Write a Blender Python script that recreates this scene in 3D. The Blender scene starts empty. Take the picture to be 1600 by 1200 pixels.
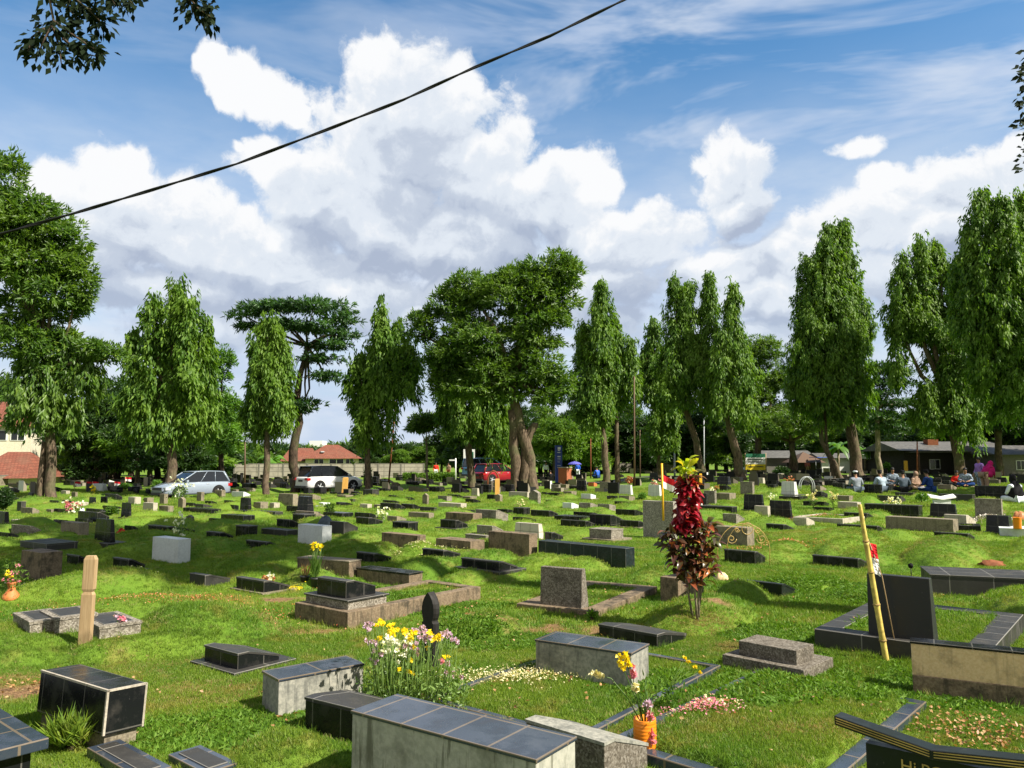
import bpy, bmesh, math, random
import numpy as np
from mathutils import Vector
PI = math.pi; R = math.radians
rng = np.random.default_rng(7); random.seed(7)
scene = bpy.context.scene; COL = scene.collection

# ------------------------------------------------------------------ camera, sky, sun, exposure
CAM_Z = 2.1; F = 1200.0; PITCH = math.atan(118/1200.0)
SP, CP = math.sin(PITCH), math.cos(PITCH)
cam = bpy.data.cameras.new('camera'); co = bpy.data.objects.new('camera', cam); COL.objects.link(co)
cam.sensor_width = 36; cam.lens = 27.0; cam.clip_end = 3000; cam.clip_start = 0.05
co.location = (0, 0, CAM_Z); co.rotation_euler = (PI/2+PITCH, 0, 0); scene.camera = co
scene.view_settings.view_transform = 'Standard'; scene.view_settings.look = 'None'
scene.view_settings.gamma = 1; scene.view_settings.exposure = 0.98
SUN_ELEV = R(46); SHX, SHY = -0.88, 0.47            # direction shadows fall
sun = bpy.data.lights.new('sun', 'SUN'); so = bpy.data.objects.new('sun', sun); COL.objects.link(so)
sun.energy = 5.0; sun.angle = R(0.6); sun.color = (1, .93, .80)
ld = Vector((SHX*math.cos(SUN_ELEV), SHY*math.cos(SUN_ELEV), -math.sin(SUN_ELEV)))
so.rotation_euler = ld.to_track_quat('-Z', 'Y').to_euler()
cy = scene.cycles
cy.max_bounces = 4; cy.diffuse_bounces = 2; cy.glossy_bounces = 2; cy.transmission_bounces = 3; cy.transparent_max_bounces = 4

def pdir(px, py):
    cx = (px-800)/F; cyy = (600-py)/F
    return np.array([cx, CP-cyy*SP, SP+cyy*CP])

class NT:
    def __init__(s, tree): s.t = tree; s.n = tree.nodes; s.l = tree.links
    def __call__(s, typ, ins=None, **kw):
        nd = s.n.new(typ)
        for k, v in kw.items(): setattr(nd, k, v)
        if ins:
            for k, v in ins.items():
                sk = nd.inputs[k]
                if hasattr(v, 'is_output') or isinstance(v, bpy.types.NodeSocket): s.l.new(v, sk)
                else: sk.default_value = v
        return nd
    def math(s, op, a, b=None, c=None, clamp=False):
        nd = s.n.new('ShaderNodeMath'); nd.operation = op; nd.use_clamp = clamp
        for i, v in enumerate((a, b, c)):
            if v is None: continue
            if isinstance(v, bpy.types.NodeSocket): s.l.new(v, nd.inputs[i])
            else: nd.inputs[i].default_value = v
        return nd.outputs[0]
    def vmath(s, op, a, b=None):
        nd = s.n.new('ShaderNodeVectorMath'); nd.operation = op
        for i, v in enumerate((a, b)):
            if v is None: continue
            if isinstance(v, bpy.types.NodeSocket): s.l.new(v, nd.inputs[i])
            else: nd.inputs[i].default_value = v
        return nd.outputs['Value'] if op in ('LENGTH', 'DOT_PRODUCT') else nd.outputs[0]
    def mix(s, fac, a, b, typ='MIX'):
        nd = s.n.new('ShaderNodeMix'); nd.data_type = 'RGBA'; nd.blend_type = typ
        for sk, v in ((nd.inputs[0], fac), (nd.inputs[6], a), (nd.inputs[7], b)):
            if isinstance(v, bpy.types.NodeSocket): s.l.new(v, sk)
            elif isinstance(v, (tuple, list)): sk.default_value = (*v[:3], 1)
            else: sk.default_value = v
        return nd.outputs[2]
    def ramp(s, fac, stops, interp='LINEAR'):
        nd = s.n.new('ShaderNodeValToRGB'); nd.color_ramp.interpolation = interp
        e = nd.color_ramp.elements
        while len(e) < len(stops): e.new(.5)
        for i, (p, c) in enumerate(stops):
            e[i].position = p; e[i].color = (*c, 1) if isinstance(c, (tuple, list)) else (c, c, c, 1)
        s.l.new(fac, nd.inputs[0]); return nd.outputs[0]
    def sstep(s, v, a, b, lo=0., hi=1.):
        nd = s.n.new('ShaderNodeMapRange'); nd.interpolation_type = 'SMOOTHSTEP'
        s.l.new(v, nd.inputs[0])
        for i, x in zip((1, 2, 3, 4), (a, b, lo, hi)): nd.inputs[i].default_value = x
        return nd.outputs[0]
    def noise(s, vec, scale, detail=4, rough=.5, dist=0.):
        nd = s.n.new('ShaderNodeTexNoise')
        if vec is not None: s.l.new(vec, nd.inputs['Vector'])
        nd.inputs['Scale'].default_value = scale; nd.inputs['Detail'].default_value = detail
        nd.inputs['Roughness'].default_value = rough; nd.inputs['Distortion'].default_value = dist
        return nd.outputs['Fac']

# cumulus masses: pixel-free directions; (azimuth px, elevation px, width, height, strength)
CLOUDS = [
 (632,120,78,62,1), (592,85,42,38,.95), (690,112,44,40,.95), (640,200,118,80,1), (740,250,95,75,1), (820,295,95,60,1), (905,268,48,44,.95), (590,300,110,80,1), (690,345,150,60,1), (490,260,85,60,1), (425,235,50,42,.95),
 (345,112,52,34,.78), (425,125,52,36,.8), (315,98,30,24,.7), (462,158,28,26,.68), (372,200,26,22,.5), 
 (160,245,50,38,1), (95,280,52,42,1), (180,315,130,58,1), (300,345,120,60,1), (70,365,110,60,1), (400,380,140,60,1), (250,430,170,50,.8),
 (1135,250,62,46,.9), (1085,232,34,24,.7), (1150,305,60,48,.85), (1240,390,60,46,.95), (1130,410,120,44,.85), (1190,450,150,50,.85),
 (1330,215,40,22,.6), (1370,262,44,26,.75), (1475,270,62,42,1), (1560,262,75,50,1), (1600,330,110,70,1), (1480,340,100,50,.9),  (640,460,64,34,.8), (960,500,50,42,.8), (960,360,150,60,.9), (560,440,170,55,.8), (1180,520,170,60,.75), (900,430,170,60,.8), (1340,330,120,50,.75), (1350,430,140,60,.7), (730,430,120,45,.8), (330,500,170,55,.7),
]
world = bpy.data.worlds.new('World'); scene.world = world; world.use_nodes = True
wt = world.node_tree; wt.nodes.clear()
def cloud_group(name, lite):
    grp = bpy.data.node_groups.new(name, 'ShaderNodeTree')
    grp.interface.new_socket('Vector', in_out='INPUT', socket_type='NodeSocketVector')
    grp.interface.new_socket('Warped', in_out='OUTPUT', socket_type='NodeSocketFloat')
    g = NT(grp); gi = g('NodeGroupInput'); go = g('NodeGroupOutput'); vec = gi.outputs[0]; cur = None
    for (x, y, rx, ry, st) in CLOUDS:
        if lite and rx < 60: continue
        d = pdir(x+6, y+20); d = d/np.linalg.norm(d); kx = 1/(rx*1.3/F); ky = 1/(ry*1.3/F)
        nd = g.n.new('ShaderNodeVectorMath'); nd.operation = 'MULTIPLY_ADD'; g.l.new(vec, nd.inputs[0]); sc_ = (kx, .6*kx, ky)
        nd.inputs[1].default_value = sc_; nd.inputs[2].default_value = tuple(-d*np.array(sc_))
        b = g.math('SUBTRACT', st, g.vmath('LENGTH', nd.outputs[0]))
        cur = b if cur is None else g.math('MAXIMUM', cur, b)
    g.l.new(g.math('MINIMUM', cur, .62), go.inputs[0]); return grp
G_full = cloud_group('cloud_field', False); G_lite = cloud_group('cloud_field_coarse', True)
w = NT(wt)
tc = w('ShaderNodeTexCoord'); D0 = w.vmath('NORMALIZE', tc.outputs['Generated'])
sky = w('ShaderNodeTexSky', sky_type='NISHITA', sun_disc=False)
sky.sun_elevation = SUN_ELEV; sky.sun_rotation = math.atan2(-SHX, -SHY); sky.air_density = 1.3; sky.dust_density = .6; sky.ozone_density = 2.0
wn = w('ShaderNodeTexNoise', {'Vector': D0, 'Scale': 6.0, 'Detail': 4.0, 'Roughness': .6})
wv = w.vmath('SCALE', w.vmath('SUBTRACT', wn.outputs['Color'], (.5, .5, .5))); wv.node.inputs['Scale'].default_value = .085
vec = w.vmath('ADD', D0, wv)
def fld(grp, off):
    gn = w('ShaderNodeGroup'); gn.node_tree = grp
    w.l.new(w.vmath('ADD', vec, off) if off else vec, gn.inputs[0]); return gn.outputs[0]
def bill(vv, full):
    n_ = w.noise(vv, 12, 8 if full else 4, .66)
    vo = w('ShaderNodeTexVoronoi', {'Vector': vv, 'Scale': 22.0}, feature='F1').outputs['Distance']
    return w.math('MULTIPLY_ADD', n_, 1.25, w.math('MULTIPLY', vo, -.42))
OFF = (-.006, 0, .013)
nA = bill(vec, True); nB = bill(w.vmath('ADD', vec, OFF), True)
f0 = w.math('ADD', fld(G_full, None), w.math('SUBTRACT', nA, .44))
f0 = w.math('MULTIPLY_ADD', w.math('SUBTRACT', w.noise(D0, 60, 4, .7), .5), .22, f0)
f1 = w.math('ADD', fld(G_lite, OFF), w.math('SUBTRACT', nB, .47))
f2 = fld(G_lite, (-.02, 0, .075)); f3 = fld(G_lite, None)
sep = w('ShaderNodeSeparateXYZ', {0: D0}); ez = sep.outputs[2]
alpha = w.math('MULTIPLY', w.sstep(f0, -.02, .26), w.sstep(ez, .06, .26, .6, 1.))
# how much cloud lies above a point decides how grey it is; local relief gives the billows
lit = w.math('MULTIPLY_ADD', w.math('SUBTRACT', f3, f2), 1.15, .42)
lit = w.math('MINIMUM', lit, .70)
lit = w.math('MULTIPLY_ADD', w.math('SUBTRACT', w.math('MINIMUM', f0, .9), w.math('MINIMUM', f1, .9)), 1.05, lit)
lit = w.math('MULTIPLY_ADD', w.math('SUBTRACT', .35, f0), .28, lit)
lit = w.math('MAXIMUM', w.math('MINIMUM', lit, 1.), 0.)
ccol = w.ramp(lit, [(0.0, (4.3, 5.0, 6.4)), (.32, (5.6, 6.3, 7.5)), (.66, (7.7, 8.3, 9.1)), (1.0, (9.7, 9.8, 9.95))], 'EASE')
st = w.vmath('MULTIPLY', D0, (2.2, 2.2, 9.0))
thin = w.sstep(w.noise(st, 1.3, 5, .58, .5), .38, .62)
thin = w.math('MULTIPLY', thin, w.sstep(sep.outputs[0], -.4, .25, .3, 1.))
low = w.sstep(ez, .50, .20, 0., 1.0)
lown = w.sstep(w.noise(w.vmath('MULTIPLY', D0, (3, 3, 8)), 2.2, 5, .55), .25, .6, .75, 1.)
low = w.math('MULTIPLY', low, lown)
thin = w.math('MAXIMUM', w.math('MULTIPLY', thin, .75), w.math('MULTIPLY', low, .97))
hzc = w.mix(w.sstep(w.noise(w.vmath('MULTIPLY', D0, (4, 4, 12)), 2.5, 5, .55), .3, .68), (5.9, 6.9, 8.7), (7.6, 8.2, 9.2))
skyc = w.mix(1., sky.outputs[0], (.72, 1.26, 1.58), 'MULTIPLY')
base = w.mix(thin, skyc, hzc)
# unseen bright cloud added behind the camera as neutral fill for shaded faces
back = w.math('MULTIPLY', w.sstep(sep.outputs[1], .25, -.15), w.sstep(w.noise(D0, 3., 4), .3, .55, .55, 1.))
base = w.mix(back, base, (6.3, 6.2, 5.9))
allc = w.mix(alpha, base, ccol)
bg = w('ShaderNodeBackground', {'Color': allc, 'Strength': .0505})
wo = w('ShaderNodeOutputWorld', {'Surface': bg.outputs[0]})
world.cycles.sampling_method = 'MANUAL'; world.cycles.sample_map_resolution = 256

# ------------------------------------------------------------------ helpers
def obj(name, me, parent=None, mat=None, loc=(0, 0, 0)):
    o = bpy.data.objects.new(name, me); COL.objects.link(o); o.location = loc
    if parent: o.parent = parent
    if mat and me is not None and not me.materials: me.materials.append(mat)
    return o
def tag(o, label=None, cat=None, group=None, kind=None):
    if label: o['label'] = label
    if cat: o['category'] = cat
    if group: o['group'] = group
    if kind: o['kind'] = kind
    return o
def thing(name, label, cat, loc, group=None):
    return tag(obj(name, None, loc=tuple(loc)), label, cat, group)
def mesh_np(name, V, faces, uv=None, smooth=False, n=None):
    """V (N,3); faces list of tuples or (M,k) array"""
    me = bpy.data.meshes.new(name)
    if isinstance(faces, np.ndarray):
        M, k = faces.shape
        me.vertices.add(len(V)); me.vertices.foreach_set('co', np.asarray(V, np.float32).ravel())
        me.loops.add(M*k); me.loops.foreach_set('vertex_index', faces.astype(np.int32).ravel())
        me.polygons.add(M); me.polygons.foreach_set('loop_start', np.arange(0, M*k, k, dtype=np.int32))
        me.update(calc_edges=True)
    else:
        me.from_pydata([tuple(v) for v in V], [], faces)
    if smooth: me.polygons.foreach_set('use_smooth', np.ones(len(me.polygons), bool))
    me.update(); return me
class MB:
    """collects faces (world metres), writes UVs in metres"""
    def __init__(s): s.v = []; s.f = []; s.uv = []; s.sm = []
    def face(s, pts, o=None, ax=None, smooth=False):
        pts = [np.asarray(p, float) for p in pts]; i = len(s.v); s.v += pts; s.f.append(tuple(range(i, i+len(pts)))); s.sm.append(smooth)
        n = np.zeros(3)
        for k in range(len(pts)):
            a, b = pts[k], pts[(k+1) % len(pts)]; n += np.cross(a, b)
        n /= (np.linalg.norm(n)+1e-9)
        if abs(n[2]) > .8 or ax is not None and False: u = np.asarray(ax if ax is not None else (1, 0, 0), float); u = u-n*u.dot(n)
        else: u = np.cross((0, 0, 1), n)
        u /= (np.linalg.norm(u)+1e-9); vv = np.cross(n, u)
        if vv[2] < 0: vv = -vv
        oo = np.asarray(o if o is not None else pts[0], float)
        s.uv += [(float((p-oo).dot(u)), float((p-oo).dot(vv))) for p in pts]
    def loft(s, rings, o=None, cap0=True, cap1=True, ax=None, smooth=False):
        for a, b in zip(rings[:-1], rings[1:]):
            n = len(a)
            for k in range(n): s.face([a[k], a[(k+1) % n], b[(k+1) % n], b[k]], o, ax, smooth)
        if cap0: s.face(rings[0][::-1], o, ax)
        if cap1: s.face(rings[-1], o, ax)
    def box(s, c, sx, sy, sz, yaw=0.):
        """c = centre of the base"""
        c = np.asarray(c, float); a = np.array([math.cos(yaw), math.sin(yaw), 0]); b = np.array([-math.sin(yaw), math.cos(yaw), 0])
        q = [c+a*i*sx/2+b*j*sy/2 for i, j in ((-1, -1), (1, -1), (1, 1), (-1, 1))]
        s.loft([q, [p+np.array([0, 0, sz]) for p in q]], o=q[0], ax=a)
    def tube(s, pts, rad, n=8, cap=True):
        pts = [np.asarray(p, float) for p in pts]
        if not hasattr(rad, '__len__'): rad = [rad]*len(pts)
        rings = []; prev = None
        for i, p in enumerate(pts):
            d = pts[min(i+1, len(pts)-1)]-pts[max(i-1, 0)]; d /= (np.linalg.norm(d)+1e-9)
            if prev is None:
                r = np.cross(d, (0, 1, 0) if abs(d[1]) < .9 else (1, 0, 0))
            else: r = prev-d*prev.dot(d)
            r /= (np.linalg.norm(r)+1e-9); prev = r; t = np.cross(d, r)
            rings.append([p+rad[i]*(math.cos(2*PI*k/n)*r+math.sin(2*PI*k/n)*t) for k in range(n)])
        s.loft(rings, cap0=cap, cap1=cap, smooth=True)
    def lathe(s, c, prof, n=16):
        c = np.asarray(c, float)
        rings = [[c+np.array([r*math.cos(2*PI*k/n), r*math.sin(2*PI*k/n), z]) for k in range(n)] for r, z in prof]
        s.loft(rings, smooth=True)
    def ell(s, c, r, n=10, m=6, fn=None):
        c = np.asarray(c, float); r = np.asarray(r if hasattr(r, '__len__') else (r, r, r), float)
        rings = []
        for j in range(m+1):
            ph = -PI/2+PI*(j+.001)/(m+.002)
            rings.append([c+r*np.array([math.cos(ph)*math.cos(2*PI*k/n), math.cos(ph)*math.sin(2*PI*k/n), math.sin(ph)])*(fn(j, k) if fn else 1) for k in range(n)])
        s.loft(rings, smooth=True)
    def build(s, name, mat, parent=None, label=None, bevel=0., merge=False):
        off = np.array(parent.location) if parent is not None else np.zeros(3)
        if parent is not None and parent.parent: off = off+np.array(parent.parent.location)
        V = [v-off for v in s.v]
        me = bpy.data.meshes.new(name); me.from_pydata([tuple(v) for v in V], [], s.f)
        ul = me.uv_layers.new(name='uv'); ul.data.foreach_set('uv', np.array(s.uv, np.float32).ravel())
        me.polygons.foreach_set('use_smooth', np.array(s.sm, bool))
        if any(s.sm) or bevel or merge:
            bm = bmesh.new(); bm.from_mesh(me); bmesh.ops.remove_doubles(bm, verts=bm.verts, dist=1e-5)
            bm.to_mesh(me); bm.free()
        me.update(); o = obj(name, me, parent, mat)
        if bevel:
            bv = o.modifiers.new('bevel', 'BEVEL'); bv.width = bevel; bv.segments = 2; bv.limit_method = 'ANGLE'; bv.angle_limit = R(40)
        if label: o['label'] = label
        return o
def pnoise(x, y, seed=0):
    x = np.asarray(x, float); y = np.asarray(y, float)
    xi = np.floor(x).astype(int); yi = np.floor(y).astype(int); xf = x-xi; yf = y-yi
    def h(a, b):
        n = (a*374761393+b*668265263+seed*974711) & 0x7fffffff
        n = ((n ^ (n >> 13))*1274126177) & 0x7fffffff
        return ((n ^ (n >> 16)) & 0xffff)/65535.0
    u = xf*xf*(3-2*xf); v = yf*yf*(3-2*yf)
    return (h(xi, yi)*(1-u)+h(xi+1, yi)*u)*(1-v)+(h(xi, yi+1)*(1-u)+h(xi+1, yi+1)*u)*v-.5
def ss(a, b, x): t = np.clip((np.asarray(x, float)-a)/(b-a), 0, 1); return t*t*(3-2*t)

# ------------------------------------------------------------------ terrain
MOUNDS = []   # (x, y, ax, ay, half_long, half_short, height)
FLATS = []    # ground levelled under each near stone
PADS = []     # raised beds: (cx, cy, e1, e2, w, d, z)
ROAD0 = np.array([-44., 25.]); ROAD1 = np.array([40., 103.])
def h_base(x, y):
    x = np.asarray(x, float); y = np.asarray(y, float)
    z = .07*pnoise(x/3.1, y/3.1, 1)+.04*pnoise(x/1.1, y/1.1, 2)*ss(3, 6, y)
    z = z+.42*ss(27, 36, y)*ss(8, 14, x)
    d = ROAD1-ROAD0; L = np.linalg.norm(d); d = d/L
    dist = np.abs((x-ROAD0[0])*d[1]-(y-ROAD0[1])*d[0])
    z = z-.35*(1-ss(3.0, 5.0, dist))*(1-ss(-10, 0, x)*.6)
    z = z*(1-.8*ss(150, 250, np.hypot(x, y)))
    return z
def H(x, y):
    z = h_base(x, y); x = np.asarray(x, float); y = np.asarray(y, float)
    m = np.zeros(np.broadcast(x, y).shape)
    for (mx, my, ax, ay, hl, hs, hh) in MOUNDS:
        dx = x-mx; dy = y-my
        r = ((dx*ax+dy*ay)/hl)**2+((-dx*ay+dy*ax)/hs)**2
        m = np.maximum(m, 1.35*hh*np.clip(1-r, 0, 1)**.75)
    z = z+m
    for (cx, cy_, e1, e2, ww, dd, zz) in FLATS:
        a = (x-cx)*e1[0]+(y-cy_)*e1[1]; b = (x-cx)*e2[0]+(y-cy_)*e2[1]
        near = (np.abs(x-cx) < 4) & (np.abs(y-cy_) < 4)
        if not np.any(near): continue
        g_ = .42; mk = ss(-g_, -.08, a)*ss(-g_, -.08, ww-a)*ss(-g_, -.08, b)*ss(-g_, -.08, dd-b)
        z = z*(1-mk)+zz*mk
    for (cx, cy_, e1, e2, ww, dd, zz) in PADS:
        a = (x-cx)*e1[0]+(y-cy_)*e1[1]; b = (x-cx)*e2[0]+(y-cy_)*e2[1]
        mk = ss(0, .09, a)*ss(0, .09, ww-a)*ss(0, .09, b)*ss(0, .09, dd-b)
        z = z*(1-mk)+(zz+.02*pnoise(x/.4, y/.4, 5))*mk
    return z
def onplane(px, py, z0):
    d = pdir(px, py); t = (z0-CAM_Z)/d[2]
    return np.array([d[0]*t, d[1]*t, z0])
def P(px, py, z0=None, fn=None):
    if z0 is not None: return onplane(px, py, z0)
    z = 0.; q = onplane(px, py, z)
    for _ in range(14):
        z = .5*z+.5*float((fn or H)(q[0], q[1])); q = onplane(px, py, z)
    return q
def W(px, py, Y):
    d = pdir(px, py); t = Y/d[1]; return np.array([d[0]*t, Y, CAM_Z+d[2]*t])
def zat(py, Y):
    t = (600-py)/F; return CAM_Z+Y*(t*CP+SP)/(CP-t*SP)
def run_to(C, e, px):
    r = (px-800)/F; dep = C[1]*CP+(C[2]-CAM_Z)*SP
    den = e[0]-r*e[1]*CP
    return (r*dep-C[0])/den
# ------------------------------------------------------------------ materials
MAT = {}
def newmat(name):
    m = bpy.data.materials.new(name); m.use_nodes = True; m.node_tree.nodes.clear()
    t = NT(m.node_tree); out = t('ShaderNodeOutputMaterial'); MAT[name] = m; return m, t, out
def pbsdf(t, out, col, rough=.7, spec=.4, metal=0., bump=None, bstr=.3, bdist=.01, extra=None):
    p = t('ShaderNodeBsdfPrincipled')
    def st(k, v):
        if isinstance(v, bpy.types.NodeSocket): t.l.new(v, p.inputs[k])
        elif isinstance(v, tuple): p.inputs[k].default_value = (*v[:3], 1)
        else: p.inputs[k].default_value = v
    st('Base Color', col); st('Roughness', rough); st('Specular IOR Level', spec); st('Metallic', metal)
    if extra:
        for k, v in extra.items(): st(k, v)
    if bump is not None:
        b = t('ShaderNodeBump', {'Height': bump, 'Strength': bstr, 'Distance': bdist}); t.l.new(b.outputs[0], p.inputs['Normal'])
    t.l.new(p.outputs[0], out.inputs[0]); return p
def pos(t): return t('ShaderNodeNewGeometry').outputs['Position']
def plain(name, col, rough=.6, spec=.3, metal=0., var=.25, sc=8., extra=None):
    m, t, out = newmat(name); n = t.noise(pos(t), sc, 5, .6)
    c = t.mix(t.sstep(n, .3, .7), tuple(c*(1-var) for c in col), tuple(min(1, c*(1+var)) for c in col))
    pbsdf(t, out, c, rough, spec, metal, bump=n, bstr=.15, bdist=.004, extra=extra); return m
def tile(name, c0, c1, grout, tw, th, rough=.2, spec=.5, mortar=.006, dirt=.5, dirtc=(.16, .14, .11), mottled=0.):
    m, t, out = newmat(name)
    uv = t('ShaderNodeUVMap', uv_map='uv').outputs[0]
    br = t('ShaderNodeTexBrick', {'Vector': uv, 'Scale': 1.0, 'Mortar Size': mortar, 'Mortar Smooth': .1, 'Brick Width': tw, 'Row Height': th, 'Color1': (*c0, 1), 'Color2': (*c1, 1), 'Mortar': (*grout, 1)}, offset=0.0)
    P_ = pos(t); n = t.noise(P_, 5, 7, .65); n2 = t.noise(P_, 45, 4, .6)
    c = br.outputs['Color']
    if mottled:
        c = t.mix(t.math('MULTIPLY', t.sstep(t.noise(P_, 14, 6, .7, 1.5), .45, .62), mottled), c, (.022, .036, .042))
    c = t.mix(t.math('MULTIPLY', t.sstep(n, .50, .78), dirt), c, dirtc)
    c = t.mix(t.math('MULTIPLY', t.sstep(n2, .64, .74), dirt*.5), c, (.30, .28, .25))
    rr = t.math('ADD', rough, t.math('MULTIPLY', t.sstep(n, .4, .75), .35))
    pbsdf(t, out, c, rr, spec, bump=br.outputs['Fac'], bstr=-.25, bdist=.003); return m
def stone(name, c0, c1, stain=(.05, .045, .035), st=.7, speck=0., scale=6., spec=.25, drip=0.):
    m, t, out = newmat(name); P_ = pos(t)
    n = t.noise(P_, scale, 8, .65); n2 = t.noise(P_, scale*9, 5, .6)
    c = t.mix(t.sstep(n2, .35, .65), c0, c1)
    if speck:
        v = t('ShaderNodeTexVoronoi', {'Vector': P_, 'Scale': 70.0}); sv = t('ShaderNodeSeparateColor', {0: v.outputs['Color']}).outputs[0]
        c = t.mix(speck, c, t.ramp(sv, [(0., (.04, .038, .032)), (.45, (.20, .18, .15)), (.75, (.42, .39, .33)), (1., (.6, .56, .5))]))
    c = t.mix(t.math('MULTIPLY', t.sstep(n, .47, .68), st), c, stain)
    if drip:
        v = t.vmath('MULTIPLY', P_, (14, 14, 1.2)); dn = t.noise(v, 1.2, 6, .7)
        c = t.mix(t.math('MULTIPLY', t.sstep(dn, .52, .64), drip), c, stain)
    pbsdf(t, out, c, .88, spec, bump=n2, bstr=.5, bdist=.006); return m
tile('K', (.008, .009, .010), (.012, .012, .013), (.10, .095, .085), .30, .30, rough=.16, spec=.28, mortar=.005, dirt=.22)
tile('K2', (.010, .014, .011), (.013, .017, .014), (.02, .02, .02), .8, .6, rough=.3, spec=.25, dirt=.35, dirtc=(.03, .04, .03))
tile('G', (.032, .031, .029), (.045, .043, .040), (.20, .19, .17), .60, .40, rough=.42, spec=.3, mortar=.006, dirt=.55, dirtc=(.085, .08, .065))
tile('Gs', (.022, .023, .024), (.028, .029, .03), (.03, .03, .03), 3., 3., rough=.35, spec=.3, dirt=.3, dirtc=(.05, .05, .045))
tile('N', (.010, .014, .016), (.014, .019, .021), (.13, .13, .12), .34, .45, rough=.3, spec=.3, mortar=.006, dirt=.3, mottled=.7)
tile('Wt', (.62, .62, .58), (.55, .56, .53), (.16, .14, .12), .22, .45, rough=.25, spec=.4, mortar=.004, dirt=.2)
tile('Bt', (.52, .45, .38), (.56, .49, .42), (.10, .08, .06), .34, .21, rough=.3, spec=.4, mortar=.006, dirt=.35)
tile('S', (.030, .042, .062), (.036, .048, .070), (.15, .12, .09), .33, .40, rough=.12, spec=.55, mortar=.009, dirt=.35, dirtc=(.07, .06, .05))
stone('C', (.16, .132, .092), (.27, .232, .165), st=.65, drip=.35)
stone('C2', (.14, .10, .065), (.23, .175, .115), stain=(.035, .032, .022), st=.85, drip=.6, scale=4.5)
stone('B', (.36, .32, .26), (.46, .42, .34), stain=(.15, .12, .085), st=.5, drip=.3)
m, t, out = newmat('far_stone')
pbsdf(t, out, t.ramp(t('ShaderNodeNewGeometry').outputs['Random Per Island'], [(0., (.012, .012, .013)), (.5, (.02, .02, .02)), (.55, (.10, .085, .065)), (.8, (.24, .21, .16)), (.97, (.36, .32, .25)), (.98, (.6, .6, .58))], 'CONSTANT'), .6, .25)
stone('T3', (.075, .062, .045), (.12, .10, .075), speck=.28, st=.6, stain=(.035, .03, .022))
stone('T', (.13, .11, .08), (.20, .175, .13), speck=.45, st=.6, stain=(.06, .05, .04))
stone('T2', (.22, .20, .17), (.30, .28, .24), speck=.6, st=.25, stain=(.12, .10, .08))
stone('M', (.22, .22, .19), (.34, .33, .28), stain=(.07, .075, .07), st=.6, drip=.55, scale=3.5)
stone('M2', (.31, .31, .26), (.40, .39, .33), stain=(.10, .10, .07), st=.6, drip=.8, scale=2.5)
stone('E', (.66, .47, .25), (.74, .55, .32), stain=(.22, .16, .09), st=.6, drip=.3, scale=5.)
stone('W', (.55, .58, .58), (.63, .66, .65), stain=(.34, .34, .31), st=.35, drip=.2, scale=3)
stone('O', (.5, .13, .04), (.6, .18, .06), st=.2)
stone('brick_red', (.33, .10, .05), (.40, .14, .07), st=.4)
MAT['Wc'] = MAT['W']
def wood(name, c0, c1):
    m, t, out = newmat(name); P_ = pos(t)
    n = t.noise(t.vmath('MULTIPLY', P_, (60, 60, 3)), 1.2, 6, .6, 1.)
    pbsdf(t, out, t.mix(t.sstep(n, .3, .7), c0, c1), .65, .3, bump=n, bstr=.3, bdist=.003); return m
wood('wood', (.33, .22, .115), (.45, .32, .18)); wood('wood_orange', (.60, .30, .06), (.72, .42, .12)); wood('pole_wood', (.09, .055, .035), (.15, .09, .055))
wood('black_wood', (.012, .011, .010), (.02, .018, .016))
def bark(name, c0, c1):
    m, t, out = newmat(name); P_ = pos(t)
    n = t.noise(t.vmath('MULTIPLY', P_, (5, 5, 2)), 1.6, 8, .7); n2 = t.noise(P_, 1.2, 3)
    c = t.mix(t.sstep(n, .35, .65), c0, c1); c = t.mix(t.sstep(n2, .45, .7, 0, .6), c, (.10, .11, .05))
    pbsdf(t, out, c, .9, .15, bump=n, bstr=.8, bdist=.05); return m
bark('bark', (.055, .04, .028), (.17, .125, .085)); bark('bark_dark', (.03, .022, .016), (.10, .07, .05)); bark('bark_pale', (.16, .13, .09), (.34, .28, .20))
def leaf(name, stops, trans=.35, rough=.42, spec=.35, patch=None):
    m, t, out = newmat(name)
    geo = t('ShaderNodeNewGeometry'); ri = geo.outputs['Random Per Island']
    c = t.ramp(ri, stops)
    n = t.noise(geo.outputs['Position'], .55, 3)
    c = t.mix(t.sstep(n, .42, .66, 0, .7), c, patch or tuple(v*1.35 for v in stops[-1][1]))
    p = t('ShaderNodeBsdfPrincipled', {'Base Color': c, 'Roughness': rough, 'Specular IOR Level': spec})
    tr = t('ShaderNodeBsdfTranslucent', {'Color': t.mix(1., c, (1.8, 1.9, .6), 'MULTIPLY')})
    ms = t('ShaderNodeMixShader', {0: trans, 1: p.outputs[0], 2: tr.outputs[0]})
    t.l.new(ms.outputs[0], out.inputs[0]); return m
leaf('leaf_weep', [(0., (.040, .092, .013)), (.5, (.080, .168, .021)), (.85, (.125, .225, .027)), (1., (.18, .28, .035))], patch=(.15, .25, .030), rough=.5, spec=.25)
leaf('leaf_mango', [(0., (.032, .072, .012)), (.5, (.064, .132, .019)), (.9, (.10, .19, .026)), (1., (.17, .24, .032))], patch=(.13, .21, .03))
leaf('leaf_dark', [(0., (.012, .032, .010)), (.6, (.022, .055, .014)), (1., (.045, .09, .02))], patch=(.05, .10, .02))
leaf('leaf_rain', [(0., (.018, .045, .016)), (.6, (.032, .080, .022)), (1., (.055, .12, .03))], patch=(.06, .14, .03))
leaf('leaf_bright', [(0., (.04, .10, .015)), (.6, (.07, .16, .02)), (1., (.11, .22, .03))])
leaf('leaf_silhouette', [(0., (.006, .012, .006)), (1., (.015, .026, .010))], trans=.05, patch=(.012, .02, .008), rough=.8, spec=.08)
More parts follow.
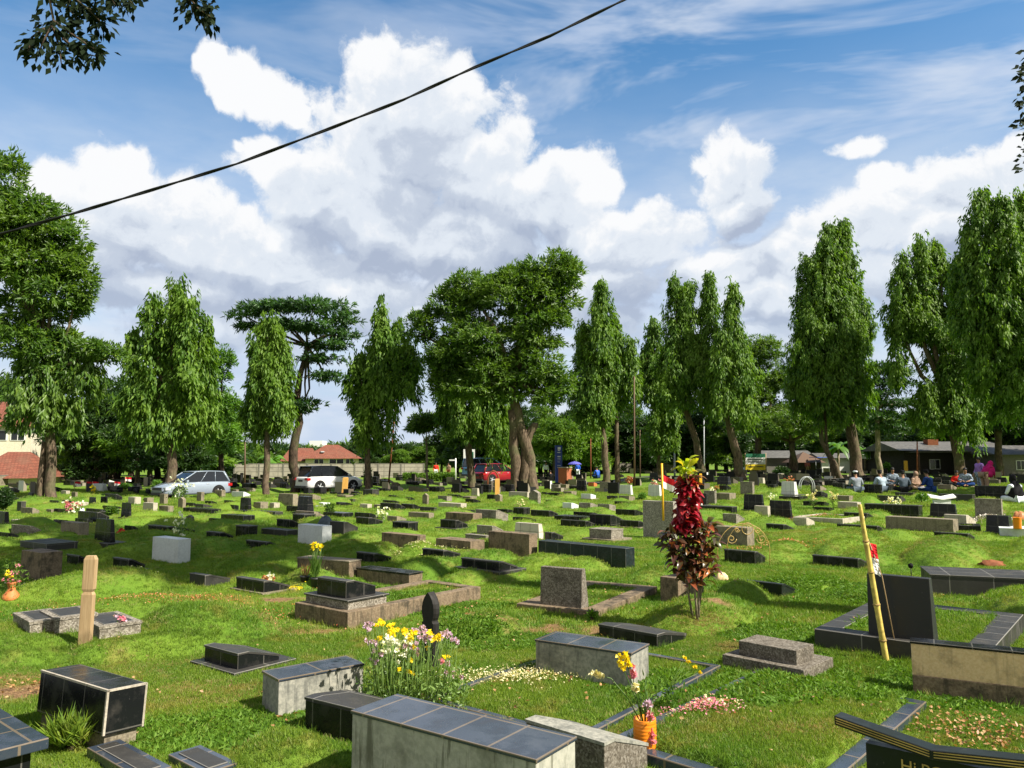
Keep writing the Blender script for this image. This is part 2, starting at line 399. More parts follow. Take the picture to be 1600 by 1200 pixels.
leaf('crimson', [(0., (.10, .006, .012)), (.5, (.27, .010, .022)), (.85, (.42, .020, .032)), (1., (.52, .10, .07))], trans=.22, rough=.34, spec=.35, patch=(.24, .01, .02))
leaf('croton_low', [(0., (.04, .045, .014)), (.4, (.11, .025, .02)), (.65, (.055, .085, .018)), (.85, (.32, .08, .035)), (1., (.50, .20, .06))], trans=.2, rough=.28, spec=.5, patch=(.06, .025, .02))
leaf('croton_top', [(0., (.20, .30, .02)), (.6, (.40, .46, .03)), (1., (.55, .36, .05))], trans=.35, rough=.3, patch=(.5, .5, .04))
leaf('flower_stem', [(0., (.05, .11, .02)), (.6, (.09, .17, .03)), (1., (.16, .24, .06))], trans=.3)
leaf('petal_yellow', [(0., (.75, .50, .01)), (1., (.85, .70, .03))], trans=.3)
leaf('petal_white', [(0., (.70, .70, .62)), (1., (.85, .84, .78))], trans=.3, patch=(.8, .8, .74))
leaf('petal_lilac', [(0., (.42, .26, .42)), (1., (.66, .48, .62))], trans=.3, patch=(.6, .42, .56))
leaf('petal_pink', [(0., (.62, .12, .24)), (1., (.75, .35, .42))], trans=.3, patch=(.7, .25, .35))
leaf('petal_cream', [(0., (.62, .52, .22)), (1., (.80, .74, .5))], trans=.2, patch=(.75, .68, .42))
leaf('petal_red', [(0., (.42, .07, .03)), (.6, (.55, .20, .08)), (1., (.65, .45, .25))], trans=.2, patch=(.5, .16, .06))
leaf('dry_leaf', [(0., (.22, .09, .03)), (.6, (.38, .20, .08)), (1., (.50, .36, .18))], trans=.15, patch=(.4, .25, .12))
leaf('straw', [(0., (.20, .14, .05)), (.6, (.34, .26, .10)), (1., (.46, .38, .18))], trans=.2, patch=(.36, .28, .11))
leaf('pebble', [(0., (.35, .28, .2)), (1., (.7, .66, .58))], trans=.0, patch=(.6, .56, .48))
# grass: colour drifts over the ground between lush, yellow-green and brown
def grass_col(t):
    P_ = pos(t)
    n1 = t.noise(P_, .55, 5, .6); n2 = t.noise(P_, 2.1, 5, .65); n3 = t.noise(P_, 9., 4, .6)
    c = t.mix(t.sstep(n1, .35, .65), (.098, .205, .024), (.178, .262, .032))
    c = t.mix(t.sstep(n3, .3, .75, 0, .55), c, (.14, .235, .024))
    c = t.mix(t.sstep(n2, .50, .72, 0, .75), c, (.28, .25, .07))
    return c, n1, n2, n3, P_
m, t, out = newmat('grass_blade')
c, *_ = grass_col(t); ri = t('ShaderNodeObjectInfo').outputs['Random']; isl = t('ShaderNodeNewGeometry').outputs['Random Per Island']
c = t.mix(t.sstep(isl, 0., 1., 0, .8), t.mix(1., c, (.62, .72, .7), 'MULTIPLY'), t.mix(1., c, (1.55, 1.35, 1.1), 'MULTIPLY'))
c = t.mix(t.sstep(ri, .93, .97, 0, .7), c, (.40, .34, .16))
p = t('ShaderNodeBsdfPrincipled', {'Base Color': c, 'Roughness': .5, 'Specular IOR Level': .25})
tr = t('ShaderNodeBsdfTranslucent', {'Color': t.mix(1., c, (1.3, 1.4, .6), 'MULTIPLY')})
t.l.new(t('ShaderNodeMixShader', {0: .35, 1: p.outputs[0], 2: tr.outputs[0]}).outputs[0], out.inputs[0])
m, t, out = newmat('ground')
c, n1, n2, n3, P_ = grass_col(t)
c = t.mix(1., c, (.92, .92, .9), 'MULTIPLY')
fine = t.noise(P_, 28., 6, .7)
c = t.mix(t.sstep(fine, .35, .65, 0, .5), c, (.085, .155, .018))
at = t('ShaderNodeAttribute', attribute_name='dirt').outputs['Fac']
soil = t.mix(t.sstep(fine, .3, .7), (.13, .07, .035), (.30, .19, .10))
c = t.mix(at, c, soil)
pbsdf(t, out, c, .95, .1, bump=t.math('ADD', fine, t.math('MULTIPLY', n3, 2.)), bstr=.7, bdist=.05)
leaf('weed', [(0., (.045, .105, .012)), (.6, (.085, .175, .018)), (1., (.14, .24, .025))], trans=.3, patch=(.11, .21, .02), spec=.2, rough=.6)
plain('asphalt', (.055, .055, .052), .9, .2); plain('dark_metal', (.03, .03, .032), .5, .4); plain('cable', (.012, .012, .013), .6, .2)
plain('white_paint', (.75, .75, .72), .5, .4, var=.08); plain('blue_sign', (.025, .06, .30), .4, .4, var=.1); plain('steel', (.42, .44, .46), .45, .4)
plain('orange_plastic', (.80, .24, .012), .35, .5, var=.08); plain('gold', (.45, .30, .09), .4, .5); plain('yellow_paint', (.78, .42, .02), .5, .4, var=.1)
plain('red_cloth', (.55, .02, .03), .8, .1); plain('white_cloth', (.78, .78, .78), .8, .1, var=.08); plain('terracotta', (.50, .16, .05), .6, .3)
plain('banner_yellow', (.80, .62, .04), .6, .2, var=.1); plain('banner_green', (.03, .16, .09), .6, .2); plain('glass_dark', (.012, .014, .018), .08, .6, var=.1)
plain('skin', (.28, .15, .09), .6, .3, var=.1); plain('black_cloth', (.012, .012, .014), .85, .1); plain('cloth_grey', (.23, .26, .30), .85, .1); plain('cloth_pale', (.33, .41, .48), .85, .1)
plain('cloth_slate', (.085, .11, .14), .85, .1); plain('cloth_blue', (.016, .045, .16), .85, .1); plain('cloth_magenta', (.42, .01, .12), .8, .15); plain('cloth_purple', (.30, .16, .46), .8, .15)
plain('cloth_white', (.66, .70, .76), .85, .1, var=.1); plain('cloth_tan', (.30, .20, .14), .85, .1); plain('cloth_batik', (.22, .27, .33), .85, .1, var=.9, sc=18.); plain('cloth_red', (.62, .03, .02), .85, .1); plain('umbrella_blue', (.10, .10, .42), .7, .2)
plain('tarp_blue', (.02, .10, .55), .6, .3); plain('hair', (.01, .009, .008), .6, .3); plain('rust', (.20, .07, .03), .8, .2); plain('bamboo', (.60, .46, .12), .4, .4, var=.3, sc=14.); plain('bamboo_node', (.30, .20, .07), .6, .2); plain('bamboo_in', (.20, .08, .03), .8, .1)
plain('plaster', (.62, .57, .44), .85, .2, var=.12); plain('grey_plaster', (.16, .15, .13), .9, .2, var=.2); plain('shack_dark', (.05, .045, .04), .9, .1); plain('tin', (.10, .095, .085), .6, .3, var=.3, sc=3.)
def carpaint(name, col): return plain(name, col, .22, .5, var=.03, extra={'Coat Weight': .8, 'Coat Roughness': .05})
carpaint('car_white', (.75, .76, .76)); carpaint('car_silver', (.27, .32, .39)); carpaint('car_red', (.30, .012, .02)); carpaint('car_blue', (.16, .32, .58))
plain('rubber', (.015, .015, .015), .8, .2); plain('tail_light', (.35, .01, .012), .2, .6, var=.1); plain('head_light', (.6, .64, .68), .1, .7, var=.1); plain('plate', (.05, .05, .05), .5, .3)
m, t, out = newmat('roof_tile'); P_ = pos(t); wv = t('ShaderNodeTexBrick', {'Vector': t('ShaderNodeUVMap', uv_map='uv').outputs[0], 'Scale': 1.0, 'Mortar Size': .02, 'Brick Width': .28, 'Row Height': .3, 'Color1': (.17, .06, .04, 1), 'Color2': (.235, .085, .055, 1), 'Mortar': (.09, .035, .025, 1)})
pbsdf(t, out, t.mix(t.sstep(t.noise(P_, 1.2, 5), .4, .75, 0, .5), wv.outputs[0], (.16, .09, .06)), .85, .15)
m, t, out = newmat('panel_wall'); br = t('ShaderNodeTexBrick', {'Vector': t('ShaderNodeUVMap', uv_map='uv').outputs[0], 'Scale': 1.0, 'Mortar Size': .03, 'Brick Width': 2.4, 'Row Height': .5, 'Color1': (.36, .33, .27, 1), 'Color2': (.30, .275, .23, 1), 'Mortar': (.14, .13, .11, 1)}, offset=0.)
pbsdf(t, out, t.mix(t.sstep(t.noise(pos(t), 1.5, 6, .65), .45, .75, 0, .75), br.outputs[0], (.12, .11, .09)), .9, .15)

# ------------------------------------------------------------------ grave markers traced from the photograph
# (xl, xc, xr, y_base, y_top, y_top_right, shape, material)  w wedge, b block, s slab that tapers, p pointed tablet
M = [
(-8,6,16,826,800,801,'s','K'),(-10,12,29,841,833,838,'w','K'),(31,72,121,862,850,845,'b','G'),(31,62,96,909,864,862,'b','C2'),
(104,122,132,884,868,871,'w','K'),(176,200,226,895,874,882,'w','K'),(83,100,118,821,813,816,'w','K'),(117,136,145,818,811,813,'w','K'),
(17,62,83,821,816,816,'b','B'),(84,104,122,802,796,799,'w','K'),(114,129,138,795,785,785,'b','B'),(72,80,84,801,796,796,'b','C'),
(138,147,151,790,777,777,'s','K'),(156,166,169,790,776,776,'s','K'),(139,152,158,795,791,792,'w','K'),(160,180,189,796,791,792,'w','K'),
(134,160,176,803,796,800,'w','K'),(154,170,186,808,800,803,'b','G'),(188,202,206,811,786,788,'s','K'),(26,33,40,799,784,784,'b','G'),
(22,30,42,784,778,780,'w','G'),(43,49,54,785,770,771,'s','G'),(77,88,94,790,782,785,'w','K'),(97,108,114,790,782,785,'w','K'),
(88,98,104,779,774,776,'w','G'),(95,103,109,773,767,767,'b','B'),(111,117,121,780,769,769,'b','C'),(121,130,136,778,772,774,'w','K'),
(237,277,297,881,843,841,'b','W'),(231,262,304,838,823,833,'w','K'),(194,207,216,831,822,826,'w','K'),(322,343,371,850,832,842,'w','K'),
(368,388,402,840,822,823,'b','K'),(408,448,465,838,829,829,'b','G'),(384,416,441,865,847,859,'w','K'),(326,345,370,819,811,816,'w','K'),
(345,380,398,815,806,806,'b','K'),(364,393,410,805,799,799,'b','K'),(286,330,345,803,796,796,'b','K'),(304,320,333,808,804,805,'w','K'),
(290,299,303,819,805,804,'p','G'),(223,239,246,801,786,786,'b','B'),(248,262,271,801,791,791,'b','C'),(224,230,240,786,778,778,'b','C'),
(200,210,220,787,777,777,'b','B'),(249,256,262,788,772,772,'b','C'),(307,314,319,784,769,769,'b','C'),(335,346,352,780,766,766,'b','C'),
(363,369,373,776,765,765,'b','C'),(207,214,218,776,764,764,'s','K'),(226,232,236,776,764,764,'s','K'),(278,285,290,794,777,778,'p','C'),
(290,302,310,792,786,789,'w','K'),(320,330,339,788,783,786,'w','K'),(305,318,332,794,788,791,'w','G'),(350,361,369,788,782,785,'w','K'),
(355,366,373,795,789,790,'w','K'),(300,304,308,773,767,767,'b','K'),(321,330,335,777,772,775,'w','K'),(432,452,466,825,812,817,'w','K'),
(465,503,518,853,822,821,'b','W'),(452,478,492,869,856,858,'w','K'),(525,539,552,791,785,788,'w','K'),(502,515,526,785,780,783,'w','K'),
(541,552,562,785,780,783,'w','G'),(447,457,465,780,775,777,'w','K'),(426,436,445,781,776,778,'w','K'),(400,410,423,780,775,778,'w','K'),
(398,415,425,785,782,782,'b','G'),(492,505,516,790,786,786,'b','W'),(492,503,511,795,791,791,'b','W'),(396,407,419,793,785,785,'b','C'),
(421,428,437,792,786,786,'b','B'),(396,430,442,806,800,800,'b','G'),(554,577,591,811,802,807,'w','K'),(556,576,598,820,809,817,'w','K'),
(505,535,552,809,802,802,'b','K'),(526,540,552,780,774,774,'b','C'),(543,555,566,773,768,770,'w','K'),(515,527,537,774,769,771,'w','K'),
(490,502,511,773,769,771,'w','K'),(470,480,488,770,765,768,'w','K'),(546,556,564,777,772,774,'w','K'),(567,582,592,779,765,766,'b','G'),
(562,574,581,794,788,788,'b','B'),(584,597,606,795,789,789,'b','C'),(557,584,611,880,865,874,'w','K'),(660,693,719,874,860,866,'w','K'),
(596,652,665,862,837,836,'b','C2'),(681,735,757,859,846,845,'b','C2'),(727,759,766,853,837,836,'b','T'),(763,827,840,873,835,833,'b','C2'),
(745,769,786,836,822,829,'w','T'),(688,712,731,827,813,820,'w','K'),(638,670,678,810,802,801,'b','C'),(696,739,753,818,803,803,'b','C2'),
(627,645,657,796,788,792,'w','K'),(656,679,691,800,793,796,'w','G'),(685,720,729,794,787,787,'b','B'),(710,735,742,802,797,797,'w','K'),
(777,793,806,802,796,800,'w','K'),(684,698,706,785,775,775,'w','T'),(660,667,670,788,771,772,'p','C'),(727,740,751,786,780,783,'w','K'),
(721,735,745,781,776,777,'b','C'),(761,772,776,781,773,773,'b','K'),(774,781,785,784,772,773,'p','C'),(607,616,625,779,774,777,'w','K'),
(633,641,648,782,777,780,'w','K'),(598,614,625,787,782,785,'w','K'),(736,746,750,776,763,763,'s','B'),(751,764,768,771,757,757,'b','K'),
(770,779,782,771,761,761,'b','T'),(786,799,806,770,757,757,'s','K'),(605,620,635,815,807,811,'w','C'),
(827,840,845,789,766,768,'p','T'),(829,858,872,808,798,805,'w','K'),(896,926,937,808,801,806,'w','K'),(866,912,929,815,808,808,'b','K'),
(876,915,929,824,814,818,'w','K'),(801,824,838,817,809,815,'w','K'),(962,992,1005,806,797,802,'w','K'),(969,998,1006,826,814,816,'w','K'),
(802,843,852,845,819,818,'s','Bt'),(851,862,880,845,832,839,'w','K'),(841,978,992,889,857,855,'b','N'),(908,923,931,781,772,774,'w','W'),
(967,986,990,774,758,758,'s','Wt'),(1012,1031,1035,776,758,758,'s','Wt'),(967,983,992,783,775,776,'w','C'),(948,961,966,781,775,776,'b','K'),
(857,872,881,775,770,773,'w','K'),(846,853,858,773,769,771,'w','K'),(880,893,901,775,768,768,'b','C'),(900,914,918,768,751,751,'s','K'),
(861,873,876,769,757,757,'b','T'),(846,855,858,760,750,750,'b','T'),(937,951,953,768,753,753,'b','T'),(919,928,933,760,754,756,'w','O'),
(873,885,893,785,781,784,'w','K'),(852,862,868,785,781,784,'w','G'),(879,893,904,795,786,789,'w','W'),(905,922,934,795,786,789,'w','T'),
(934,952,962,796,788,790,'w','T'),(960,982,991,789,784,787,'w','K'),(1005,1053,1059,843,784,784,'b','T2'),(795,824,828,780,769,769,'b','B'),
(1086,1104,1108,790,771,771,'s','K'),(1100,1117,1120,787,767,767,'b','T'),(1093,1144,1152,803,792,792,'b','K'),(1086,1096,1098,799,787,787,'b','W'),
(1161,1192,1196,799,773,773,'s','K'),(1201,1236,1240,812,783,783,'s','K'),(1179,1200,1204,812,791,791,'b','B'),(1157,1176,1179,772,753,753,'b','T'),
(1075,1115,1128,827,816,823,'w','K'),(1117,1168,1179,854,825,824,'b','C'),(1132,1180,1196,883,862,870,'w','K'),(1032,1060,1100,944,904,902,'b','C2'),
(1155,1222,1242,934,913,922,'w','K2'),(1119,1140,1150,781,771,771,'b','C'),(1220,1242,1248,775,753,753,'s','Wt'),(1255,1288,1296,791,784,787,'w','K'),
(1272,1296,1304,799,793,795,'w','K'),(1309,1340,1346,798,785,785,'b','B'),(1351,1436,1442,808,790,790,'b','K'),(1319,1355,1365,814,802,807,'w','K'),
(1308,1371,1383,835,822,829,'w','K'),(1270,1341,1356,889,873,880,'w','K'),(1384,1490,1498,833,812,811,'b','C'),(1452,1495,1498,810,788,788,'s','K'),
(1524,1566,1568,812,780,780,'b','T'),(1460,1513,1523,849,834,839,'w','K'),(1350,1377,1379,772,757,757,'b','K'),(1429,1465,1467,776,769,769,'b','K'),
(1399,1427,1430,776,770,770,'b','G'),(1467,1520,1524,784,773,773,'b','G'),(1524,1590,1592,785,760,760,'b','K'),(1305,1327,1333,783,775,775,'b','C'),
(1371,1408,1415,785,775,780,'w','G'),(1217,1250,1262,781,776,778,'b','K'),(936,1027,1072,1013,991,996,'w','K'),(319,371,436,1052,1021,1022,'w','K'),
(296,320,359,917,899,903,'w','G'),(369,412,452,929,908,914,'w','K'),(721,780,808,897,878,886,'w','K'),(921,955,974,846,828,831,'b','T'),

]
LIFT = {}
def default_yaw(px): return R(-34-(px/1600)*14)
def solve(spec, z0=None, a=None, fn=None):
    xl, xc, xr, yb, yt, yr = spec[:6]
    a = default_yaw(xc) if a is None else a
    C = P(xc, yb, z0, fn); e1 = np.array([-math.cos(a), -math.sin(a), 0]); e2 = np.array([-math.sin(a), math.cos(a), 0])
    ww = min(max(run_to(C, e1, xl), .12), 6.); dd = run_to(C, e2, xr)
    dd = min(max(dd, .06), 6.) if dd > 0 else 1.
    h = max(zat(yt, C[1])-C[2], .06); Q = C+e2*dd
    hb = max(min(zat(yr, Q[1])-C[2], h), .04)
    return C, e1, e2, ww, dd, h, hb
# first pass: one turf mound behind each small wedge marker
for s in M:
    if s[6] == 'w' and 800 < s[3] < 1060:
        C, e1, e2, ww, dd, h, hb = solve(s, 0.)
        c = C+e1*ww/2+e2*(dd+1.12)
        MOUNDS.append((c[0], c[1], e2[0], e2[1], 1.05, .58, .10+.14*rng.random()))
for (x, y, hl, hs, hh) in [(185,975,1.3,.8,.22),(250,1000,1.2,.9,.10),(160,925,1.2,.7,.25),(90,1010,1.,.8,.12),(700,870,1.2,.7,.2),(1320,850,2.2,.9,.28),(1480,870,2.,.8,.3),(1240,850,1.8,.9,.22),
                           (540,850,1.6,.8,.35),(560,870,1.2,.7,.2),(30,825,2.,1.,.2),(330,870,1.3,.8,.3),(100,860,2.,.8,.25),(430,880,1.3,.7,.25),(1180,1000,1.2,.9,.22),(1120,990,1.,.8,.15),
                           (640,1075,1.2,.8,.10),(500,1010,1.1,.7,.14),(300,1040,1.0,.8,.15),(470,960,.8,.6,.1),(780,860,1.5,.8,.2),(900,880,.9,.5,.15),(1100,815,2.,.9,.3),(1380,930,1.,.7,.1),(285,1000,1.2,.7,.30),(470,1000,.7,.5,.22),(50,1015,.9,.6,.22),(485,1172,.6,.4,.14),(1180,1000,.9,.5,.22),(390,960,1.,.6,.25),(740,985,.8,.5,.15),(1330,990,.7,.5,.2),(640,905,.9,.5,.2)]:
    q = onplane(x, y, 0); MOUNDS.append((q[0], q[1], .64, .77, hl, hs, hh))
mr = np.random.default_rng(77)
for _ in range(190):
    D = 9+34*mr.uniform()**.8; px = mr.uniform(-30, 1630); q = W(px, 740, D)
    MOUNDS.append((q[0], D, .62+.1*mr.normal(), .78, mr.uniform(.85, 1.25), mr.uniform(.42, .62), mr.uniform(.10, .24)))
# raised beds inside the large kerb graves: spec then (kerb height, border)
KERBS = {
 'left':  dict(spec=(460,543,751,982,957,0), a=None),
 'brown': dict(spec=(807,932,1023,966,956,0), a=R(-30)),
 'slate': dict(spec=(1273,1548,1625,1052,1020,0), a=R(-40)),
 'pebble':dict(spec=(1490,1533,1578,832,822,0), a=R(-30)),
 'pink':  dict(spec=(1240,1317,1325,818,811,0), a=None),
 'fore':  dict(spec=(1120,1265,1420,1270,1262,0), a=R(-42)),
 'mid':   dict(spec=(560,905,1020,1165,1160,0), a=R(-38)),
}
MOUND_KEEP = []
for k, kd in KERBS.items():
    C, e1, e2, ww, dd, h, hb = solve(kd['spec'], 0., kd['a'])
    if k == 'left': dd = min(dd, 3.2)
    if k == 'brown': dd = 2.4
    if k == 'slate': dd = 2.5
    if k == 'fore': dd = 2.6; ww = 1.5
    if k == 'mid': dd = 2.6; ww = 1.6; h = .05
    if k == 'pink': dd = 2.2
    kd['s'] = (C, e1, e2, ww, dd, h, hb)
for m_ in MOUNDS:   # no mound may swell under a kerb grave
    ok = True
    for kd in KERBS.values():
        C, e1, e2, ww, dd, h, hb = kd['s']; v = np.array([m_[0], m_[1], 0])-C; v[2] = 0
        if -.9 < v.dot(e1) < ww+.9 and -1.1 < v.dot(e2) < dd+1.1: ok = False
    if ok: MOUND_KEEP.append(m_)
MOUNDS = MOUND_KEEP; MC = []
for s in M:
    if s[3] < 800: continue
    C, e1, e2, ww, dd, h, hb = solve(s, 0.)
    for u_ in (.1, .9):
        for v_ in (0., .9): q = C+e1*ww*u_+e2*dd*v_; MC.append((q[0], q[1]))
MOUND_KEEP = []
for m_ in MOUNDS:
    r = min(((((x-m_[0])*m_[2]+(y-m_[1])*m_[3])/m_[4])**2+((-(x-m_[0])*m_[3]+(y-m_[1])*m_[2])/m_[5])**2) for x, y in MC)
    if r > .95: MOUND_KEEP.append(m_)
    elif r > .45: f_ = math.sqrt(r)*.98; MOUND_KEEP.append((*m_[:4], m_[4]*f_, m_[5]*f_, m_[6]))
MOUNDS = MOUND_KEEP
for k, kd in KERBS.items():
    C, e1, e2, ww, dd, h, hb = kd['s']
    zz = {'left': h-.04, 'slate': h-.02, 'fore': .10, 'mid': .04, 'brown': .05, 'pebble': h-.04, 'pink': h-.03}[k]
    b = .10
    p0 = C+e1*b+e2*b
    PADS.append((p0[0], p0[1], e1[:2], e2[:2], ww-2*b, dd-2*b, zz))
FOOT = []   # footprints where no grass may stand: (C, e1, e2, w, d)
def foot(C, e1, e2, w_, d_, pad=.0): FOOT.append((C[0], C[1], e1[0], e1[1], e2[0], e2[1], -pad, w_+pad, -pad, d_+pad))
# ------------------------------------------------------------------ ground sheet
def axis(lo, hi, f0, f1, fine, grow):
    a = list(np.arange(f0, f1, fine)); s = fine; x = f1
    while x < hi: a.append(x); s = min(s*grow, 12); x += s
    a.append(hi); s = fine; x = f0-fine; b = []
    while x > lo: b.append(x); s = min(s*grow, 12); x -= s
    b.append(lo); return np.array(b[::-1]+a)
def build_ground():
    xs = axis(-700, 700, -8, 9, .065, 1.022); ys = axis(-60, 900, 3.2, 14, .065, 1.018)
    X, Y = np.meshgrid(xs, ys); Z = H(X, Y)
    V = np.stack([X, Y, Z], -1).reshape(-1, 3); nx = len(xs); ny = len(ys)
    i = (np.arange(ny-1)[:, None]*nx+np.arange(nx-1)[None]).ravel()
    me = mesh_np('ground', V, np.stack([i, i+1, i+nx+1, i+nx], -1), smooth=True)
    dirt = np.zeros(len(V))
    for (px, py, rx, ry) in DIRT:
        q = onplane(px, py, 0); r = np.hypot((V[:, 0]-q[0])/rx, (V[:, 1]-q[1])/ry)+1.1*pnoise(V[:, 0]/.25, V[:, 1]/.25, 9)+.9*pnoise(V[:, 0]/.08, V[:, 1]/.08, 19)
        dirt = np.maximum(dirt, 1-ss(.35, 1.15, r))
    at = me.attributes.new('dirt', 'FLOAT', 'POINT'); at.data.foreach_set('value', dirt.astype(np.float32))
    o = obj('ground', me, None, MAT['ground']); tag(o, kind='structure'); return o
DIRT = [(850,985,1.0,.36),(20,1075,.6,.4),(500,985,.35,.18),(1105,970,.28,.12),(440,935,.4,.2),(1590,805,.8,.6)]
def dirt_at(x, y):
    d = np.zeros(len(x))
    for (px, py, rx, ry) in DIRT:
        q = onplane(px, py, 0); r = np.hypot((x-q[0])/rx, (y-q[1])/ry)+1.1*pnoise(x/.25, y/.25, 9)+.9*pnoise(x/.08, y/.08, 19)
        d = np.maximum(d, 1-ss(.35, 1.15, r))
    return d
# road strip, 5 cm above the sunken ground line
for s in M+[g_['spec']+('b', 'C') for g_ in KERBS.values()][:0]:
    if s[3] < 800 and s[2]-s[0] < 40: continue
    C, e1, e2, ww, dd, h, hb = solve(s); FLATS.append((C[0], C[1], e1[:2], e2[:2], ww, min(dd, 2.), C[2]))
NEARW = [((548,838,900,1336,1186,1159),0.,R(-35)),((409,434,567,1121,1061,1020),None,R(-50)),((476,578,640,1168,1113,1100),None,R(-33)),((837,987,1014,1076,1020,1012),None,R(-32)),((1427,1720,1790,1120,1030,1010),None,R(-28)),((557,639,660,918,896,893),None,R(-35)),((464,545,564,903,877,875),None,R(-28)),
 ((1155,1246,1273,1060,1017,1019),None,None),((20,46,106,990,972,969),None,R(-45)),((62,86,151,990,966,965),None,R(-45)),((120,155,220,999,979,978),None,R(-45)),((54,158,221,1178,1080,1072),None,R(-33))]
fl2 = []
for sp_, z_, a_ in NEARW:
    C, e1, e2, ww, dd, h, hb = solve(sp_, z_, a_); fl2.append((C[0], C[1], e1[:2], e2[:2], min(ww, 3.5), min(dd, 1.5), C[2]))
FLATS += fl2
build_ground()
rb = MB(); dv = (ROAD1-ROAD0)/np.linalg.norm(ROAD1-ROAD0); nv = np.array([-dv[1], dv[0]])
L_ = np.linalg.norm(ROAD1-ROAD0); prev = None
for k in range(60):
    c = ROAD0+dv*L_*k/59; row = []
    for s_ in (-2.4, 2.4):
        p_ = c+nv*s_; row.append(np.array([p_[0], p_[1], float(h_base(p_[0], p_[1]))+.05]))
    if prev: rb.face([prev[0], prev[1], row[1], row[0]][::-1])
    prev = row
tag(rb.build('road', MAT['asphalt']), kind='structure')

# ------------------------------------------------------------------ grave marker builder
def quad(C, e1, e2, w0, w1, d0, d1, z):
    return [C+e1*w1+e2*d0+np.array([0,0,z]), C+e1*w0+e2*d0+np.array([0,0,z]), C+e1*w0+e2*d1+np.array([0,0,z]), C+e1*w1+e2*d1+np.array([0,0,z])]
def block(mb, C, e1, e2, w0, w1, d0, d1, z0, z1):
    a = quad(C, e1, e2, w0, w1, d0, d1, z0); b = quad(C, e1, e2, w0, w1, d0, d1, z1)
    mb.loft([a, b], o=C+e1*w0+e2*d0+np.array([0, 0, z1]), ax=-e1)
MARKS = []
WORDS = {'T3': 'dark brown speckled', 'K': 'black tiled', 'K2': 'weathered black', 'G': 'dark grey granite', 'N': 'long blue-black tiled', 'Wt': 'white tiled', 'Bt': 'pale beige tiled', 'C': 'grey concrete', 'C2': 'stained brown concrete',
         'B': 'pale beige concrete', 'T': 'speckled terrazzo', 'T2': 'tall speckled terrazzo', 'M': 'mottled grey concrete', 'W': 'smooth white', 'O': 'orange painted'}
SH = {'w': ('wedge grave marker', 'grave_marker', 'grave marker'), 'b': ('block grave marker', 'grave_block', 'grave marker'), 's': ('upright headstone', 'headstone', 'headstone'), 'p': ('pointed headstone', 'headstone', 'headstone')}
